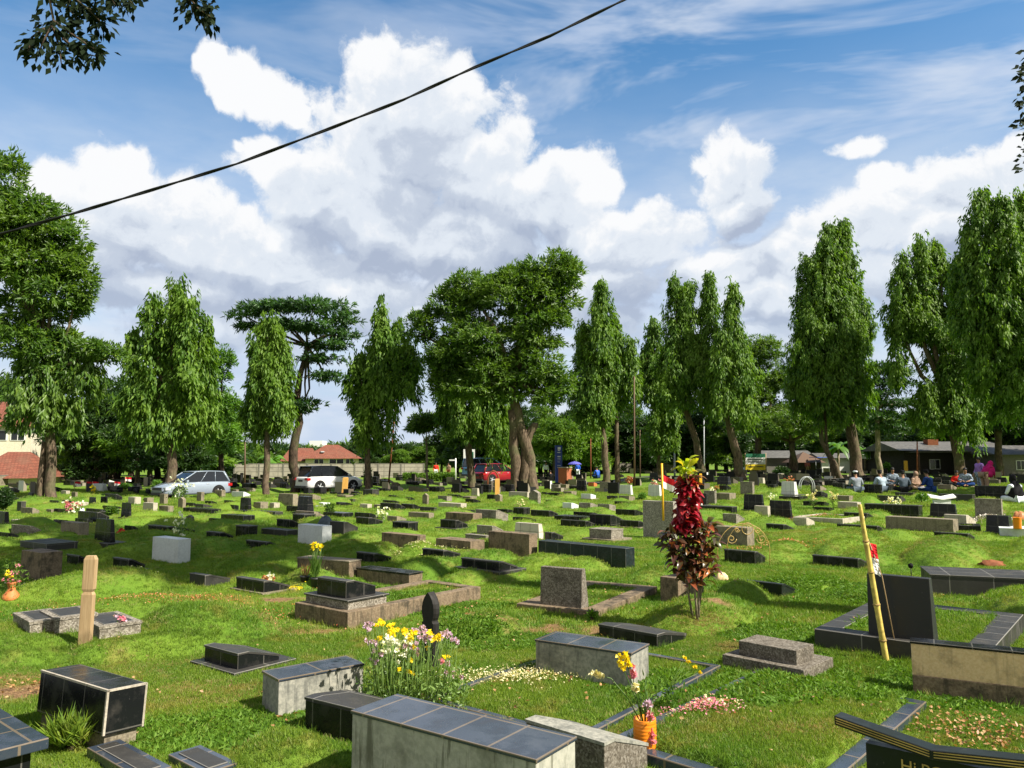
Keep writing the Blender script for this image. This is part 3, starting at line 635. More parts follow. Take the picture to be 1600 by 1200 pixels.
def marker(spec, z0=None, a=None, label=None, cap=None, plinth=None, lean=0., dmax=None):
    C, e1, e2, ww, dd, h, hb = solve(spec, z0, a)
    if dmax: dd = min(dd, dmax)
    if spec[6] == 'w': dd = min(dd, ww+.25)
    sh, mt = spec[6], spec[7]; xl, xc, xr, yb, yt, yr = spec[:6]
    words, name, cat = SH[sh]
    t = thing(name, label, cat, C)
    big = (yb-yt) > 9; near = (yb-yt) > 25
    emb = .12; Cb = C-np.array([0, 0, emb]); m = MB(); bv = .006 if near else (.0 if not big else .004)
    up = np.array([0, 0, 1.]); o = C+up*h
    if cap is None and big and sh in 'wb' and mt in ('K', 'G', 'T', 'K2') : cap = 'G' if mt == 'K' else mt
    ct = .022 if near else .03
    if sh == 's' : dd = min(dd, .6*h+.15); 
    if sh == 'w':
        hb = max(min(hb, h*.92), .42*h); fl = .22
        def prof(wd, inset=0.): return [C+e1*wd-up*emb, C+e1*wd+up*(h-(ct if cap else 0)), C+e1*wd+e2*dd*fl+up*(h-(ct if cap else 0)), C+e1*wd+e2*dd+up*(hb-(ct if cap else 0)), C+e1*wd+e2*dd-up*emb]
        m.loft([prof(0), prof(ww)], o=o, ax=-e1)
        m.build('body', MAT[mt], t, bevel=bv)
        if cap:
            c_ = MB(); ov = .006
            def pc(wd, d): return [C+e1*wd-e2*ov+up*(h-ct+d), C+e1*wd+e2*dd*fl+up*(h-ct+d), C+e1*wd+e2*(dd+ov)+up*(hb-ct+d)]
            A, B = pc(-ov, .001), pc(ww+ov, .001); A2, B2 = pc(-ov, ct), pc(ww+ov, ct)
            c_.loft([[A[0], A[1], A[2], A2[2], A2[1], A2[0]], [B[0], B[1], B[2], B2[2], B2[1], B2[0]]], o=A2[0], ax=-e1)
            c_.build('top_slab', MAT[cap], t)
    elif sh == 'b':
        block(m, C, e1, e2, 0, ww, 0, dd, -emb, h-(ct if cap else 0)); m.build('body', MAT[mt], t, bevel=bv)
        if cap:
            c_ = MB(); block(c_, C, e1, e2, -.008, ww+.008, -.008, dd+.008, h-ct+.001, h); c_.build('top_slab', MAT[cap], t, bevel=.003 if near else 0)
    elif sh == 's':
        tp = .10*ww; td = .30*dd
        A = quad(C, e1, e2, 0, ww, 0, dd, -emb); B = quad(C, e1, e2, tp*.6, ww-tp*.6, dd*.12, dd-td, h)
        m.loft([A, B], o=C+up*h, ax=-e1); m.build('body', MAT[mt], t, bevel=bv)
        if big and mt == 'K':
            k_ = MB(); block(k_, C, e1, e2, -.05, ww+.05, -.05, dd+.05, -emb, .045); k_.build('foot_slab', MAT['G'], t)
    elif sh == 'p':
        def pr(d): return [C+e1*0-up*emb+e2*d, C+e1*(-.04*ww)+up*h*.8+e2*d, C+e1*ww/2+up*h+e2*d, C+e1*ww*1.04+up*h*.8+e2*d, C+e1*ww-up*emb+e2*d]
        m.loft([pr(0)[::-1], pr(min(dd, .22))[::-1]], o=o, ax=-e1); m.build('body', MAT[mt], t, bevel=bv)
    if plinth:
        k_ = MB(); pm, ph, po = plinth; block(k_, C, e1, e2, -po, ww+po, -po, dd+po*1.4, -emb, ph); k_.build('base_slab', MAT[pm], t, bevel=.004 if near else 0)
    foot(C, e1, e2, ww, dd, .03 if not plinth else plinth[2])
    if label is None: MARKS.append((t, spec, (xl+xr)/2, (yb+yt)/2))
    return t, (C, e1, e2, ww, dd, h, hb)
PLINTH = {(319,371): ('G', .035, .10), (369,412): ('C', .03, .07), (721,780): ('G', .05, .10), (688,712): ('G', .03, .12), (384,416): ('C', .08, .05), (146,172): ('G', .06, .15), (176,200): ('G', .03, .08),
          (921,955): ('C', .05, .14), (969,998): ('C', .04, .08), (908,923): ('C', .06, .10), (463,480): ('K', .08, .12), (1452,1495): ('G', .04, .05), (374,388): ('K', .06, .1), (1220,1242): ('G', .06, .22)}
for s in M: marker(s, plinth=PLINTH.get((s[0], s[1])))
for s in [(463,480,492,804,776,776,'s','K'),(374,388,394,800,778,778,'s','K'),(146,172,181,852,812,814,'s','K')]: marker(s, plinth=PLINTH.get((s[0], s[1])))
marker((457,475,493,817,804,804,'b','K'))
# far rows behind: many small stones, one thing each
fr = np.random.default_rng(3); placed = []
tries = 0
while len(placed) < 178 and tries < 9000:
    tries += 1
    px = fr.uniform(20, 1590); py = 718+F*CAM_Z/fr.uniform(21, 80)
    gx = 16+max(0, py-760)*.5
    if py > 800 and (px < 20 or fr.random() < .35): continue
    if any(abs(px-q[0]) < gx and abs(py-q[1]) < 2.2+max(0, py-760)*.14 for q in placed): continue
    if 225 < px < 365 and py > 758: continue
    if any(abs(px-(s[0]+s[2])/2) < (s[2]-s[0])/2+6 and s[4]-4 < py < s[3]+5+(s[3]-s[4])*.5 for s in M): continue
    q = P(px, py, None, h_base); d = np.abs((q[0]-ROAD0[0])*dv[1]-(q[1]-ROAD0[1])*dv[0])
    if d < 4: continue
    placed.append((px, py)); dist = q[1]; ww = fr.uniform(.4, .75)*F/dist; mtp = 0; sh = fr.choice(['w', 'w', 'w', 'b', 's'], p=[.3, .25, .15, .15, .15])
    hh = fr.uniform(.22, .40)*F/dist*(1.7 if sh == 's' else 1); mt = fr.choice(['K', 'K', 'K', 'G', 'C', 'B', 'T', 'W'], p=[.25, .2, .1, .12, .15, .08, .07, .03])
    marker((px-ww, px, px+ww*.6, py, py-hh, py-hh*.6, sh, mt))

# the crowd of stones beyond those: far past three hundred, kept as one object
m = MB(); fr = np.random.default_rng(8)
for k_ in range(620):
    D = fr.uniform(46, 108); px = fr.uniform(-40, 1640); q = W(px, 740, D); q[2] = float(h_base(q[0], D)); d = np.abs((q[0]-ROAD0[0])*dv[1]-(q[1]-ROAD0[1])*dv[0])
    if d < 3.6 or (px < 110 and D > 54) or (D > 86 and px < 380): continue
    a_ = default_yaw(px); e1 = np.array([-math.cos(a_), -math.sin(a_), 0]); e2 = np.array([-math.sin(a_), math.cos(a_), 0]); ww = fr.uniform(.45, .9); dd = fr.uniform(.3, .7); h = fr.uniform(.22, .42)
    if fr.random() < .3: h = fr.uniform(.5, .8); dd = .2
    if fr.random() < .6:
        pr = lambda wd: [q+e1*wd-np.array([0, 0, .1]), q+e1*wd+np.array([0, 0, h]), q+e1*wd+e2*dd+np.array([0, 0, h*.5]), q+e1*wd+e2*dd-np.array([0, 0, .1])]
        m.loft([pr(0), pr(ww)])
    else: block(m, q, e1, e2, 0, ww, 0, dd, -.1, h)
o = m.build('distant_gravestones', MAT['far_stone'], merge=False); tag(o, 'dense crowd of tiny dark and pale gravestones in the far rows before the trees', 'grave markers', kind='stuff')

# ------------------------------------------------------------------ kerb graves
def ring(mb, C, e1, e2, ww, dd, b, z0, z1):
    block(mb, C, e1, e2, 0, ww, 0, b, z0, z1); block(mb, C, e1, e2, 0, ww, dd-b, dd, z0, z1-.0015)
    block(mb, C, e1, e2, 0, b, b+.001, dd-b-.001, z0, z1-.001); block(mb, C, e1, e2, ww-b, ww, b+.001, dd-b-.001, z0, z1-.001)
    for (w0, w1, d0, d1) in ((0, ww, 0, b), (0, ww, dd-b, dd), (0, b, 0, dd), (ww-b, ww, 0, dd)):
        FOOT.append((C[0], C[1], e1[0], e1[1], e2[0], e2[1], w0-.01, w1+.01, d0-.01, d1+.01))
def kerbgrave(key, label, mat, b=.16, bev=.008):
    C, e1, e2, ww, dd, h, hb = KERBS[key]['s']; t = thing('kerb_grave', label, 'grave', C); m = MB()
    ring(m, C, e1, e2, ww, dd, b, -.15, h); m.build('kerb', MAT[mat], t, bevel=bev); return t, KERBS[key]['s']
t, (C, e1, e2, ww, dd, h, hb) = kerbgrave('left', 'long brown concrete kerb grave filled with grass, carrying a black wedge on a stepped plinth', 'C2')
m = MB(); block(m, C, e1, e2, .12, ww-.10, .10, .75, h-.02, h+.10); m.build('plinth', MAT['T'], t, bevel=.006)
m = MB(); block(m, C, e1, e2, .10, ww-.08, .08, .78, h+.10, h+.122); m.build('plinth_slab', MAT['G'], t, bevel=.003)
Ck = C+e1*.24+e2*.16; up = np.array([0, 0, 1.]); m = MB(); kw = ww-.5
def prof(wd): return [Ck+e1*wd+up*(h+.122), Ck+e1*wd+up*(h+.32), Ck+e1*wd+e2*.12+up*(h+.325), Ck+e1*wd+e2*.5+up*(h+.21), Ck+e1*wd+e2*.5+up*(h+.122)]
m.loft([prof(0), prof(kw)], o=prof(0)[1], ax=-e1); m.build('headstone', MAT['K'], t, bevel=.004)
m = MB(); g_ = up*.002; A = [prof(0)[k]+g_-e1*.006 for k in (1, 2, 3)]; B = [prof(kw)[k]+g_+e1*.006 for k in (1, 2, 3)]; A2 = [p+up*.016 for p in A]; B2 = [p+up*.016 for p in B]
m.loft([[A[0], A[1], A[2], A2[2], A2[1], A2[0]], [B[0], B[1], B[2], B2[2], B2[1], B2[0]]]); m.build('top_slab', MAT['G'], t)
t, (C, e1, e2, ww, dd, h, hb) = kerbgrave('brown', 'low brown kerb grave with a square speckled headstone, bare red soil in front', 'C2', b=.24)
hs = solve((833,897,914,948,877,880), h+C[2], R(-30)); hw = hs[3]
Ch = C+e1*(ww-hw)*.45+e2*.10
m = MB(); A = quad(Ch, e1, e2, 0, hw, 0, .24, h-.02); B = quad(Ch, e1, e2, .0, hw, .03, .13, h+.52); m.loft([A, B], o=B[1], ax=-e1); m.build('headstone', MAT['T3'], t, bevel=.008)
t, (C, e1, e2, ww, dd, h, hb) = kerbgrave('slate', 'large slate kerb grave with smooth grass bed and tall dark headstone behind the bamboo pole', 'G', b=.24)
q0 = C+e2*.14; q0[2] = C[2]+h; w0 = run_to(q0, e1, 1456); w1 = run_to(q0, e1, 1357); hh_ = zat(905, (q0+e1*w0)[1])-C[2]
m = MB(); A = quad(C, e1, e2, w0-.02, w1, .14, .36, h-.01); B = quad(C, e1, e2, w0, w1, .17, .27, hh_); m.loft([A, B], o=B[1], ax=-e1); m.build('headstone', MAT['Gs'], t, bevel=.006)
m = MB(); block(m, C, e1, e2, .02, ww-.02, .02, dd-.02, -.45, -.02); m.build('foundation', MAT['brick_red'], t)
t, s_ = kerbgrave('pebble', 'black kerb grave filled with white pebbles beneath the big thin terrazzo headstone', 'K', b=.18)
t, s_ = kerbgrave('pink', 'pale kerb grave scattered with pink petals behind the leaning black markers', 'B', b=.12)
t, (C, e1, e2, ww, dd, h, hb) = kerbgrave('fore', 'near grass grave edged in blue-black slate with an open-book headstone', 'S', b=.12)
FORE = (C, e1, e2, ww, dd)
t, s_ = kerbgrave('mid', 'flush dark slate kerb around turf strewn with cream petals', 'S', b=.07)
# open-book headstone, its lettering and gilt page edges, in the bottom right corner
def book():
    A = onplane(1352, 1340, 0.); 
    zt = .62
    pL = P(1303, 1118, zt+.06); pM = P(1455, 1172, zt); pR = P(1640, 1192, zt+.05)
    t = thing('book_headstone', 'black open-book headstone with gold page edges and engraved gold name, bottom right corner', 'headstone', (pM[0], pM[1]+.05, 0))
    thick = .10; up = np.array([0, 0, 1.])
    def wing(p, q, dz):
        n = np.cross(q-p, up); n /= np.linalg.norm(n); n = n if n[1] > 0 else -n
        return n
    m = MB(); g_ = MB()
    for (p, q) in ((pL, pM), (pM, pR)):
        n = wing(p, q, 0); d = (q-p)/np.linalg.norm(q-p)
        lo = [p-up*.05, q-up*.05, q-up*.05+n*thick, p-up*.05+n*thick]; hi = [v+up*.05 for v in lo]
        m.loft([lo, hi], o=p)
        for k in range(3):
            z = -.038+.013*k; a = p+up*z-n*.002+d*.01; b = q+up*z-n*.002-d*.01
            g_.loft([[a, b, b+n*.003, a+n*.003], [v+up*.0045 for v in (a, b, b+n*.003, a+n*.003)]])
    m.build('page_slab', MAT['K2'], t, bevel=.004); g_.build('page_edges', MAT['gold'], t)
    bl = pL*.68+pM*.32; n = wing(bl, pR, 0); bl = np.array([bl[0], bl[1], 0]); br = np.array([pR[0], pR[1], 0])
    n = np.array([n[0], n[1], 0]); bl = bl+n*.03; br = br+n*.03
    zb = zt-.055
    m = MB(); q = [bl-up*.1, br-up*.1, br-up*.1+n*.09, bl-up*.1+n*.09]
    tops = [float(pL[2]*.68+pM[2]*.32)-.06, pM[2]-.06]
    m.loft([q, [v*np.array([1, 1, 0])+up*zb for v in q]], o=bl); m.build('body', MAT['K2'], t)
    cu = bpy.data.curves.new('lettering', 'FONT'); cu.body = 'Hj.POER'; cu.size = .085; cu.extrude = .0015
    dx = (br-bl)/np.linalg.norm(br-bl)
    lo = obj('lettering', cu); bpy.context.view_layer.update()
    me = bpy.data.meshes.new_from_object(lo.evaluated_get(bpy.context.evaluated_depsgraph_get())); bpy.data.objects.remove(lo)
    V = np.array([v.co[:] for v in me.vertices]); org = bl+dx*.17+up*(zb-.10)-n*.004
    # serifs: thicken the upright strokes a little
    Wd = org+V[:, :1]*dx+V[:, 1:2]*up+V[:, 2:3]*(-n)-np.array(t.location)
    for v, c_ in zip(me.vertices, Wd): v.co = c_
    me.materials.clear(); obj('lettering', me, t, MAT['gold'])
    foot(np.array([bl[0], bl[1], 0]), dx, n, np.linalg.norm(br-bl), .12, .02)
book()

# ------------------------------------------------------------------ foreground walls and blocks
t, g1 = marker((548,838,900,1336,1186,1159,'b','M2'), z0=0., a=R(-35), label='large pale concrete wall with four blue-black tiles on top, bottom centre', cap='S')
t, g2 = marker((409,434,567,1121,1061,1020,'b','M'), a=R(-50), label='mottled grey concrete kerb wall left of the tall yellow and lilac flowers', cap='S')
t, g3 = marker((476,578,640,1168,1113,1100,'w','K'), a=R(-33), label='black tiled wedge marker tucked behind the large pale foreground wall', cap='G')
t, g4 = marker((837,987,1014,1076,1020,1012,'b','M'), a=R(-32), label='grey concrete block capped with two dark tiles, behind the orange flower vase', cap='S')
t, g5 = marker((1427,1720,1790,1120,1030,1010,'b','E'), a=R(-28), label='cracked ochre concrete wall capped with black tiles at the right edge', cap='K', dmax=.17)
C, e1, e2, ww, dd, h, hb = g5; m = MB(); block(m, C, e1, e2, -.006, ww, -.008, .1, -.1, h*.36); m.build('foot_course', MAT['C2'], t, bevel=.006)
t, g6 = marker((1455,1700,1760,938,908,900,'b','G'), a=R(-20), label='long dark granite wall behind the smooth grass bed, right edge')
t, g7 = marker((557,639,660,918,896,893,'b','C2'), a=R(-35), label='brown concrete wall topped with a row of black tiles behind the stepped kerb grave', cap='K')
t, g8 = marker((464,545,564,903,877,875,'b','C2'), a=R(-28), label='brown concrete wall just behind the potted yellow flowers', cap='C')
t, g9 = marker((1155,1246,1273,1060,1017,1019,'b','T3'), label='short speckled headstone on a wide base among leafy weeds, lower right', plinth=('T3', .12, .12))
t, ga = marker((20,46,106,990,972,969,'b','T'), a=R(-45), label='leftmost of three low speckled blocks beside the wooden grave post', cap='T')
t, gb = marker((62,86,151,990,966,965,'b','T'), a=R(-45), label='middle one of three low speckled blocks, behind the wooden grave post', cap='T')
t, gc = marker((120,155,220,999,979,978,'b','T'), a=R(-45), label='low speckled block with a purple blossom on it, right of the wooden post', cap='T')
for (C, e1, e2, ww, dd, h, hb), tt in zip((ga, gb, gc), [o for o in bpy.data.objects if o.get('label', '').find('low speckled block') >= 0]):
    m = MB(); block(m, C, e1, e2, .06, ww-.06, .06, dd-.06, h, h+.006); m.build('inset_tile', MAT['G'], tt)
marker((822,945,1012,1238,1160,1161,'w','T3'), cap='M', label='dark mossy speckled concrete wedge with a pale top, tucked right of the large pale wall')
# leaning black tiled block at the lower left, tiled box standing proud of its concrete foot
C, e1, e2, ww, dd, h, hb = solve((54,158,221,1178,1080,1072), None, R(-33))
t = thing('grave_block', 'tall black tiled box on a bare concrete foot with tufts of grass, lower left', 'grave marker', C); up = np.array([0, 0, 1.])
tilt = lambda q: q+np.array([.0, 0, 0])-e1*0-np.array([0, 0, 1.])*0
m = MB(); A = quad(C, e1, e2, 0, ww, 0, dd, h*.28); B = quad(C, e1, e2, 0, ww, 0, dd, h); m.loft([A, B], o=B[1], ax=-e1); bd = m.build('body', MAT['K'], t, bevel=.004)
m = MB(); block(m, C, e1, e2, .03, ww-.03, .03, dd-.03, -.2, h*.28-.001); m.build('foot', MAT['C'], t)
m = MB()
for (w0, w1, d0, d1, z0_, z1_) in ((-.004, ww+.004, -.004, .014, h-.012, h+.003), (-.004, .012, -.005, .012, h*.28, h+.002), (-.004, .014, -.004, dd, h-.012, h+.0025), (-.004, .010, dd-.012, dd+.004, h*.28, h)):
    block(m, C, e1, e2, w0, w1, d0, d1, z0_, z1_)
m.build('grout_edge', MAT['B'], t); foot(C, e1, e2, ww, dd, .0)
for ch in t.children: ch.rotation_euler = (R(-2.5), R(2.0), 0)
# slab table bottom left, and flat slabs by it
C, e1, e2, ww, dd, h, hb = solve((-260,-70,73,1262,1188,1143), 0., R(-40))
t = thing('table_grave', 'thick black tiled slab overhanging its base in the bottom left corner', 'grave', C)
m = MB(); block(m, C, e1, e2, 0, ww, 0, dd, h-.07, h); m.build('top_slab', MAT['S'], t, bevel=.006)
m = MB(); block(m, C, e1, e2, .07, ww-.07, .07, dd-.08, -.15, h-.071); m.build('base', MAT['K'], t); foot(C, e1, e2, ww, dd)
for (sp, lb) in (((135,214,268,1228,1222,0), 'flat blue-black slate slab lying in grass at the bottom edge, left of a second slab'), ((262,320,372,1222,1216,0), 'flat slate slab in grass at the bottom edge, nearer the pale wall')):
    C, e1, e2, ww, dd, h, hb = solve(sp, 0., R(-40)); t = thing('grave_slab', lb, 'grave slab', C)
    m = MB(); block(m, C, e1, e2, 0, ww, 0, dd, -.1, .055); m.build('slab', MAT['S'], t, bevel=.004)
    m = MB(); block(m, C, e1, e2, .05, ww-.05, .05, dd-.05, .0551, .062); m.build('inset_tile', MAT['G'], t); foot(C, e1, e2, ww, dd)
# white slab at the right edge carrying an orange pot
t, gw = marker((1563,1650,1680,842,828,826,'b','W'), a=R(-30), label='white topped concrete slab with an orange pot on it, right edge', cap='W')
C, e1, e2, ww, dd, h, hb = gw
q = W(1590, 826, C[1]+.35); q[2] = C[2]+h
m = MB(); m.lathe(q+np.array([0, 0, .001]), [(.10, 0), (.105, .02), (.105, .30), (.11, .31), (.10, .31), (.095, .05), (.0, .05)], 18)
o = m.build('flower_pot', MAT['orange_plastic']); tag(o, 'orange cylinder pot standing on the white slab at the right edge', 'pot')
# white open-book stone in the right middle distance
b0 = P(1472, 792); k = b0[1]/F
t = thing('book_headstone', 'small white open-book headstone behind the black markers on the right', 'headstone', b0)
m = MB(); m.box(b0+np.array([0, 0, -.1]), 26*k, .12, .1+11*k); m.build('stand', MAT['W'], t)
m = MB()
for sx in (-1, 1):
    A = [b0+np.array([0, -.12, 11*k]), b0+np.array([sx*20*k, -.12, 14*k]), b0+np.array([sx*20*k, .10, 18*k]), b0+np.array([0, .10, 14*k])]
    if sx > 0: A = A[::-1]
    m.loft([A, [v+np.array([0, 0, .05]) for v in A]])
m.build('open_pages', MAT['white_paint'], t)
# ------------------------------------------------------------------ leaves
def leafmesh(name, C, D, N, L, Wd, fold=.25):
    """leaf blades: base C, direction D, approx normal N, length L, width Wd; 4 points, 2 faces folded at the midrib"""
    n = len(C); D = D/np.linalg.norm(D, axis=1, keepdims=True); S = np.cross(D, N); S /= (np.linalg.norm(S, axis=1, keepdims=True)+1e-9); U = np.cross(S, D)
    L = np.broadcast_to(L, n)[:, None]; Wd = np.broadcast_to(Wd, n)[:, None]
    tip = C+D*L; mid = C+D*L*.42
    V = np.stack([C, mid+S*Wd/2+U*Wd*fold, tip, mid-S*Wd/2+U*Wd*fold], 1).reshape(-1, 3)
    i = np.arange(n)*4
    F_ = np.concatenate([np.stack([i, i+1, i+2], -1), np.stack([i, i+2, i+3], -1)], 1).reshape(-1, 3)
    return mesh_np(name, V, F_)
def unit(n, r=rng):
    v = r.normal(size=(n, 3)); return v/np.linalg.norm(v, axis=1, keepdims=True)
def leafobj(name, C, D, N, L, Wd, mat, parent, fold=.25):
    off = np.array(parent.location) if parent else 0
    return obj(name, leafmesh(name, C-off, D, N, L, Wd, fold), parent, MAT[mat])
# ------------------------------------------------------------------ posts, flags, poles
def post(px, yb, yt, wpx, mat, label, notch=None, name='grave_post', lean=0., z0=None, thick=.5, cat='wooden post', round_top=True):
    b = P(px, yb, z0); w_ = wpx*b[1]/F; h = zat(yt, b[1])-b[2]; t = thing(name, label, cat, b); m = MB(); up = np.array([0, 0, 1.])
    prof = [(1, -.1), (1, notch-.03), (.72, notch), (1, notch+.03), (1, h-.04 if round_top else h), (.7, h)] if notch else [(1, -.1), (1, h-.03), (.75, h)]
    prof = [(s_, z*1.) for s_, z in prof]
    rings = [[b+np.array([i*w_*s_/2+lean*z, j*w_*thick/2*(1 if s_ > .9 else .8), z]) for i, j in ((-1, -1), (1, -1), (1, 1), (-1, 1))] for s_, z in prof]
    m.loft(rings); m.build('shaft', MAT[mat], t, bevel=.004 if yb > 900 else 0); foot(b-np.array([w_/2, w_*thick/2, 0]), np.array([1, 0, 0]), np.array([0, 1, 0]), w_, w_*thick, .0); return t
post(133, 1003, 868, 18, 'wood', 'tall plain wooden grave post with a notch, beside the low speckled blocks', notch=.52, lean=.02)
post(538, 772, 746, 8, 'wood_orange', 'orange-brown wooden grave plank standing in front of the white car', lean=.06)
post(777, 775, 748, 7, 'wood_orange', 'small orange wooden grave plank in front of the red car')
post(1095, 760, 740, 4, 'yellow_paint', 'small yellow grave post behind the croton plant'); post(1416, 742, 720, 5, 'yellow_paint', 'yellow post standing before the dark shack')
post(1338, 745, 708, 3, 'yellow_paint', 'thin yellow post beside the leaning tree trunk on the right')
def flag(px, yb, yt, fx, label, pole='wood', w_=.02, big=1., side=1):
    b = P(px, yb); h = zat(yt, b[1])-b[2]; t = thing('flag', label, 'flag', b); m = MB(); m.tube([b-np.array([0, 0, .1]), b+np.array([0, 0, h])], w_, 6); m.build('pole', MAT[pole], t)
    fw = fx*b[1]/F; fh = fw*.34
    for nm, mt, z1 in (('red_band', 'red_cloth', h-.02), ('white_band', 'white_cloth', h-.02-fh)):
        mm = MB(); n = 7
        pts = [[b+np.array([side*fw*i/n, .03*math.sin(i*1.1), z1-z-.10*fw*(i/n)**2]) for z in (0, fh)] for i in range(n+1)]
        for A, B in zip(pts[:-1], pts[1:]): mm.face([A[0], B[0], B[1], A[1]]); mm.face([v+np.array([0, .006, 0]) for v in (A[1], B[1], B[0], A[0])])
        mm.build(nm, MAT[mt], t)
for (px, yb, yt, lb) in [(116,768,752,'leftmost of the row of small red and white flags by the wall'), (134,767,752,'second from left of the small red and white flags by the wall'), (144,766,752,'third from left of the small red and white flags by the wall'),
                         (178,766,752,'fourth from left of the small red and white flags by the wall'), (195,766,745,'rightmost and highest of the small red and white flags left of the silver car')]:
    flag(px, yb, yt, 9, lb, 'wood')
# yellow pole with drooping flag on the tall speckled block
b = P(1037, 786, .66 if False else None); b = W(1036, 784, solve((1005,1053,1059,843,784,784,'b','T2'))[0][1]+.1)
t = thing('flag', 'red and white flag on a yellow pole behind the tall speckled block', 'flag', b); m = MB(); tp = W(1034, 724, b[1]); m.tube([b-np.array([0, 0, .5]), tp], .028, 8); m.build('pole', MAT['yellow_paint'], t)
k = b[1]/F; q = W(1036, 742, b[1])
for nm, mt, z0_ in (('red_band', 'red_cloth', 0), ('white_band', 'white_cloth', 10*k)):
    m = MB(); n = 6; pts = [[q+np.array([26*k*i/n, .05*math.sin(i*1.2), -z0_-z-12*k*(i/n)]) for z in (0, 10*k)] for i in range(n+1)]
    for A, B in zip(pts[:-1], pts[1:]): m.face([A[0], B[0], B[1], A[1]]); m.face([v+np.array([0, .008, 0]) for v in (A[1], B[1], B[0], A[0])])
    m.build(nm, MAT[mt], t)
# bamboo pole with a split, cut top, leaning against nothing, and the little flag tied behind it
b = P(1385, 1034); top = W(1343, 788, b[1]-.1); jt = [b+(top-b)*s_ for s_ in (0, .19, .62, .78, 1.)]
t = thing('bamboo_pole', 'leaning yellow bamboo pole with a split open top, in front of the slate headstone', 'bamboo pole', b)
m = MB(); r = .030; pts = []; rad = []
N_ = 34
for i in range(N_+1):
    s_ = i/N_*.79; pts.append(b-(top-b)*.05+(top-b)*s_*1.03); dj = min(abs(s_-x) for x in (.18, .40, .60, .79)); rad.append(r*(1+.22*math.exp(-(dj/.008)**2))*(1.05-.25*s_))
m.tube(pts, rad, 14); m.build('culm', MAT['bamboo'], t)
for sj in (.18, .40, .60, .79):
    c0 = b-(top-b)*.05+(top-b)*sj*1.03; dd_ = (top-b)/np.linalg.norm(top-b); m = MB(); m.tube([c0-dd_*.012, c0-dd_*.004, c0+dd_*.004, c0+dd_*.012], [r*(1.1-.25*sj), r*(1.36-.25*sj), r*(1.36-.25*sj), r*(1.1-.25*sj)], 14); m.build('node_ring', MAT['bamboo_node'], t)
m = MB(); e = pts[-1]; ax = (top-e); rr = r*.86
rings = []
for i in range(9):
    s_ = i/8; a0 = R(150-60*s_); a1 = R(390+(-20)*s_)
    arc = [e+ax*s_+np.array([math.cos(a0+(a1-a0)*j/8), math.sin(a0+(a1-a0)*j/8), 0])*rr*(1-.2*s_) for j in range(9)]
    arc2 = [e+ax*s_+np.array([math.cos(a0+(a1-a0)*j/8), math.sin(a0+(a1-a0)*j/8), 0])*rr*.8*(1-.2*s_) for j in range(9)]
    rings.append(arc+arc2[::-1])
m.loft(rings); m.build('split_top', MAT['bamboo'], t)
m = MB(); m.lathe(e, [(rr*.75, .001), (rr*.7, .004)], 10); m.build('hollow', MAT['bamboo_in'], t)
fp = W(1358, 846, b[1]+.12); k = fp[1]/F
t = thing('flag', 'small limp red and white flag hanging beside the bamboo pole', 'flag', fp); m = MB(); base_ = P(1366, 1000); m.tube([W(1356, 842, fp[1]), W(1378, 900, fp[1]), np.array([fp[0]+.25, fp[1], .0])], .006, 6); m.build('stick', MAT['wood'], t)
for nm, mt, y0, y1 in (('red_band', 'red_cloth', 848, 871), ('white_band', 'white_cloth', 871, 896)):
    m = MB(); n = 6
    rows = []
    for i in range(n+1):
        yy = y0+(y1-y0)*i/n; g_ = (yy-846)/50
        rows.append([W(1357+10*g_+s_*(12-3*g_), yy+s_*(3 if nm == 'red_band' else 3+ (2 if i == n else 0)), fp[1]+.015*math.sin(i+s_*3)) for s_ in (0, .5, 1)])
    for A, B in zip(rows[:-1], rows[1:]):
        for j in (0, 1): m.face([A[j], B[j], B[j+1], A[j+1]]); m.face([v+np.array([0, .006, 0]) for v in (A[j+1], B[j+1], B[j], A[j])])
    m.build(nm, MAT[mt], t)
# black carved finial post (nisan)
b = P(672, 1040); k = b[1]/F; t = thing('carved_grave_post', 'black carved grave post with an onion-shaped head, behind the tall flowers', 'grave post', b)
h = zat(925, b[1])-b[2]; m = MB(); ts = .045
out_ = [(.95, -.1), (.95, h*.58), (.95, h*.585), (.78, h*.60), (.74, h*.625), (.88, h*.66), (1., h*.72), (1., h*.79), (.9, h*.85), (.68, h*.91), (.38, h*.96), (.06, h)]
hw = 15.5*k; a = R(-40); ex = np.array([math.cos(a), math.sin(a), 0]); ey = np.array([-math.sin(a), math.cos(a), 0])
m.loft([[b+ex*i*hw*s_/1+ey*j*ts+np.array([0, 0, z]) for i, j in ((-1, -.5), (-.82, -1), (.82, -1), (1, -.5), (1, .5), (.82, 1), (-.82, 1), (-1, .5))] for s_, z in out_]); m.build('shaft', MAT['black_wood'], t, bevel=.003)
# gilded wire arch
b = P(1162, 886); k = b[1]/F; t = thing('wire_arch', 'thin gold wire arch with scrolls over a grave, right of the croton', 'ornament', b); m = MB(); m2 = MB()
A = lambda x, y: W(x, y, b[1])
m.tube([A(1121+41*(1-math.cos(PI*i/24)), 862-44*math.sin(PI*i/24)+(24 if i in (0, 24) else 0)) for i in range(25)], .007, 5)
m.tube([A(1136+27*(1-math.cos(PI*i/20)), 858-38*math.sin(PI*i/20)) for i in range(21)], .006, 5)
for cx, cy_, r_, sg in ((1143, 842, 8, 1), (1190, 842, 8, -1), (1184, 828, 5, -1), (1152, 828, 4, 1)):
    m2.tube([A(cx+sg*r_*(1-i/26)*math.cos(i*.42), cy_+r_*(1-i/26)*math.sin(i*.42)) for i in range(22)], .008, 5)
m2.tube([A(1168+9*math.cos(2*PI*i/16), 826+9*math.sin(2*PI*i/16)) for i in range(17)], .008, 5)
for x in (1164, 1168, 1172): m2.tube([A(x, 822), A(x, 830)], .004, 5)
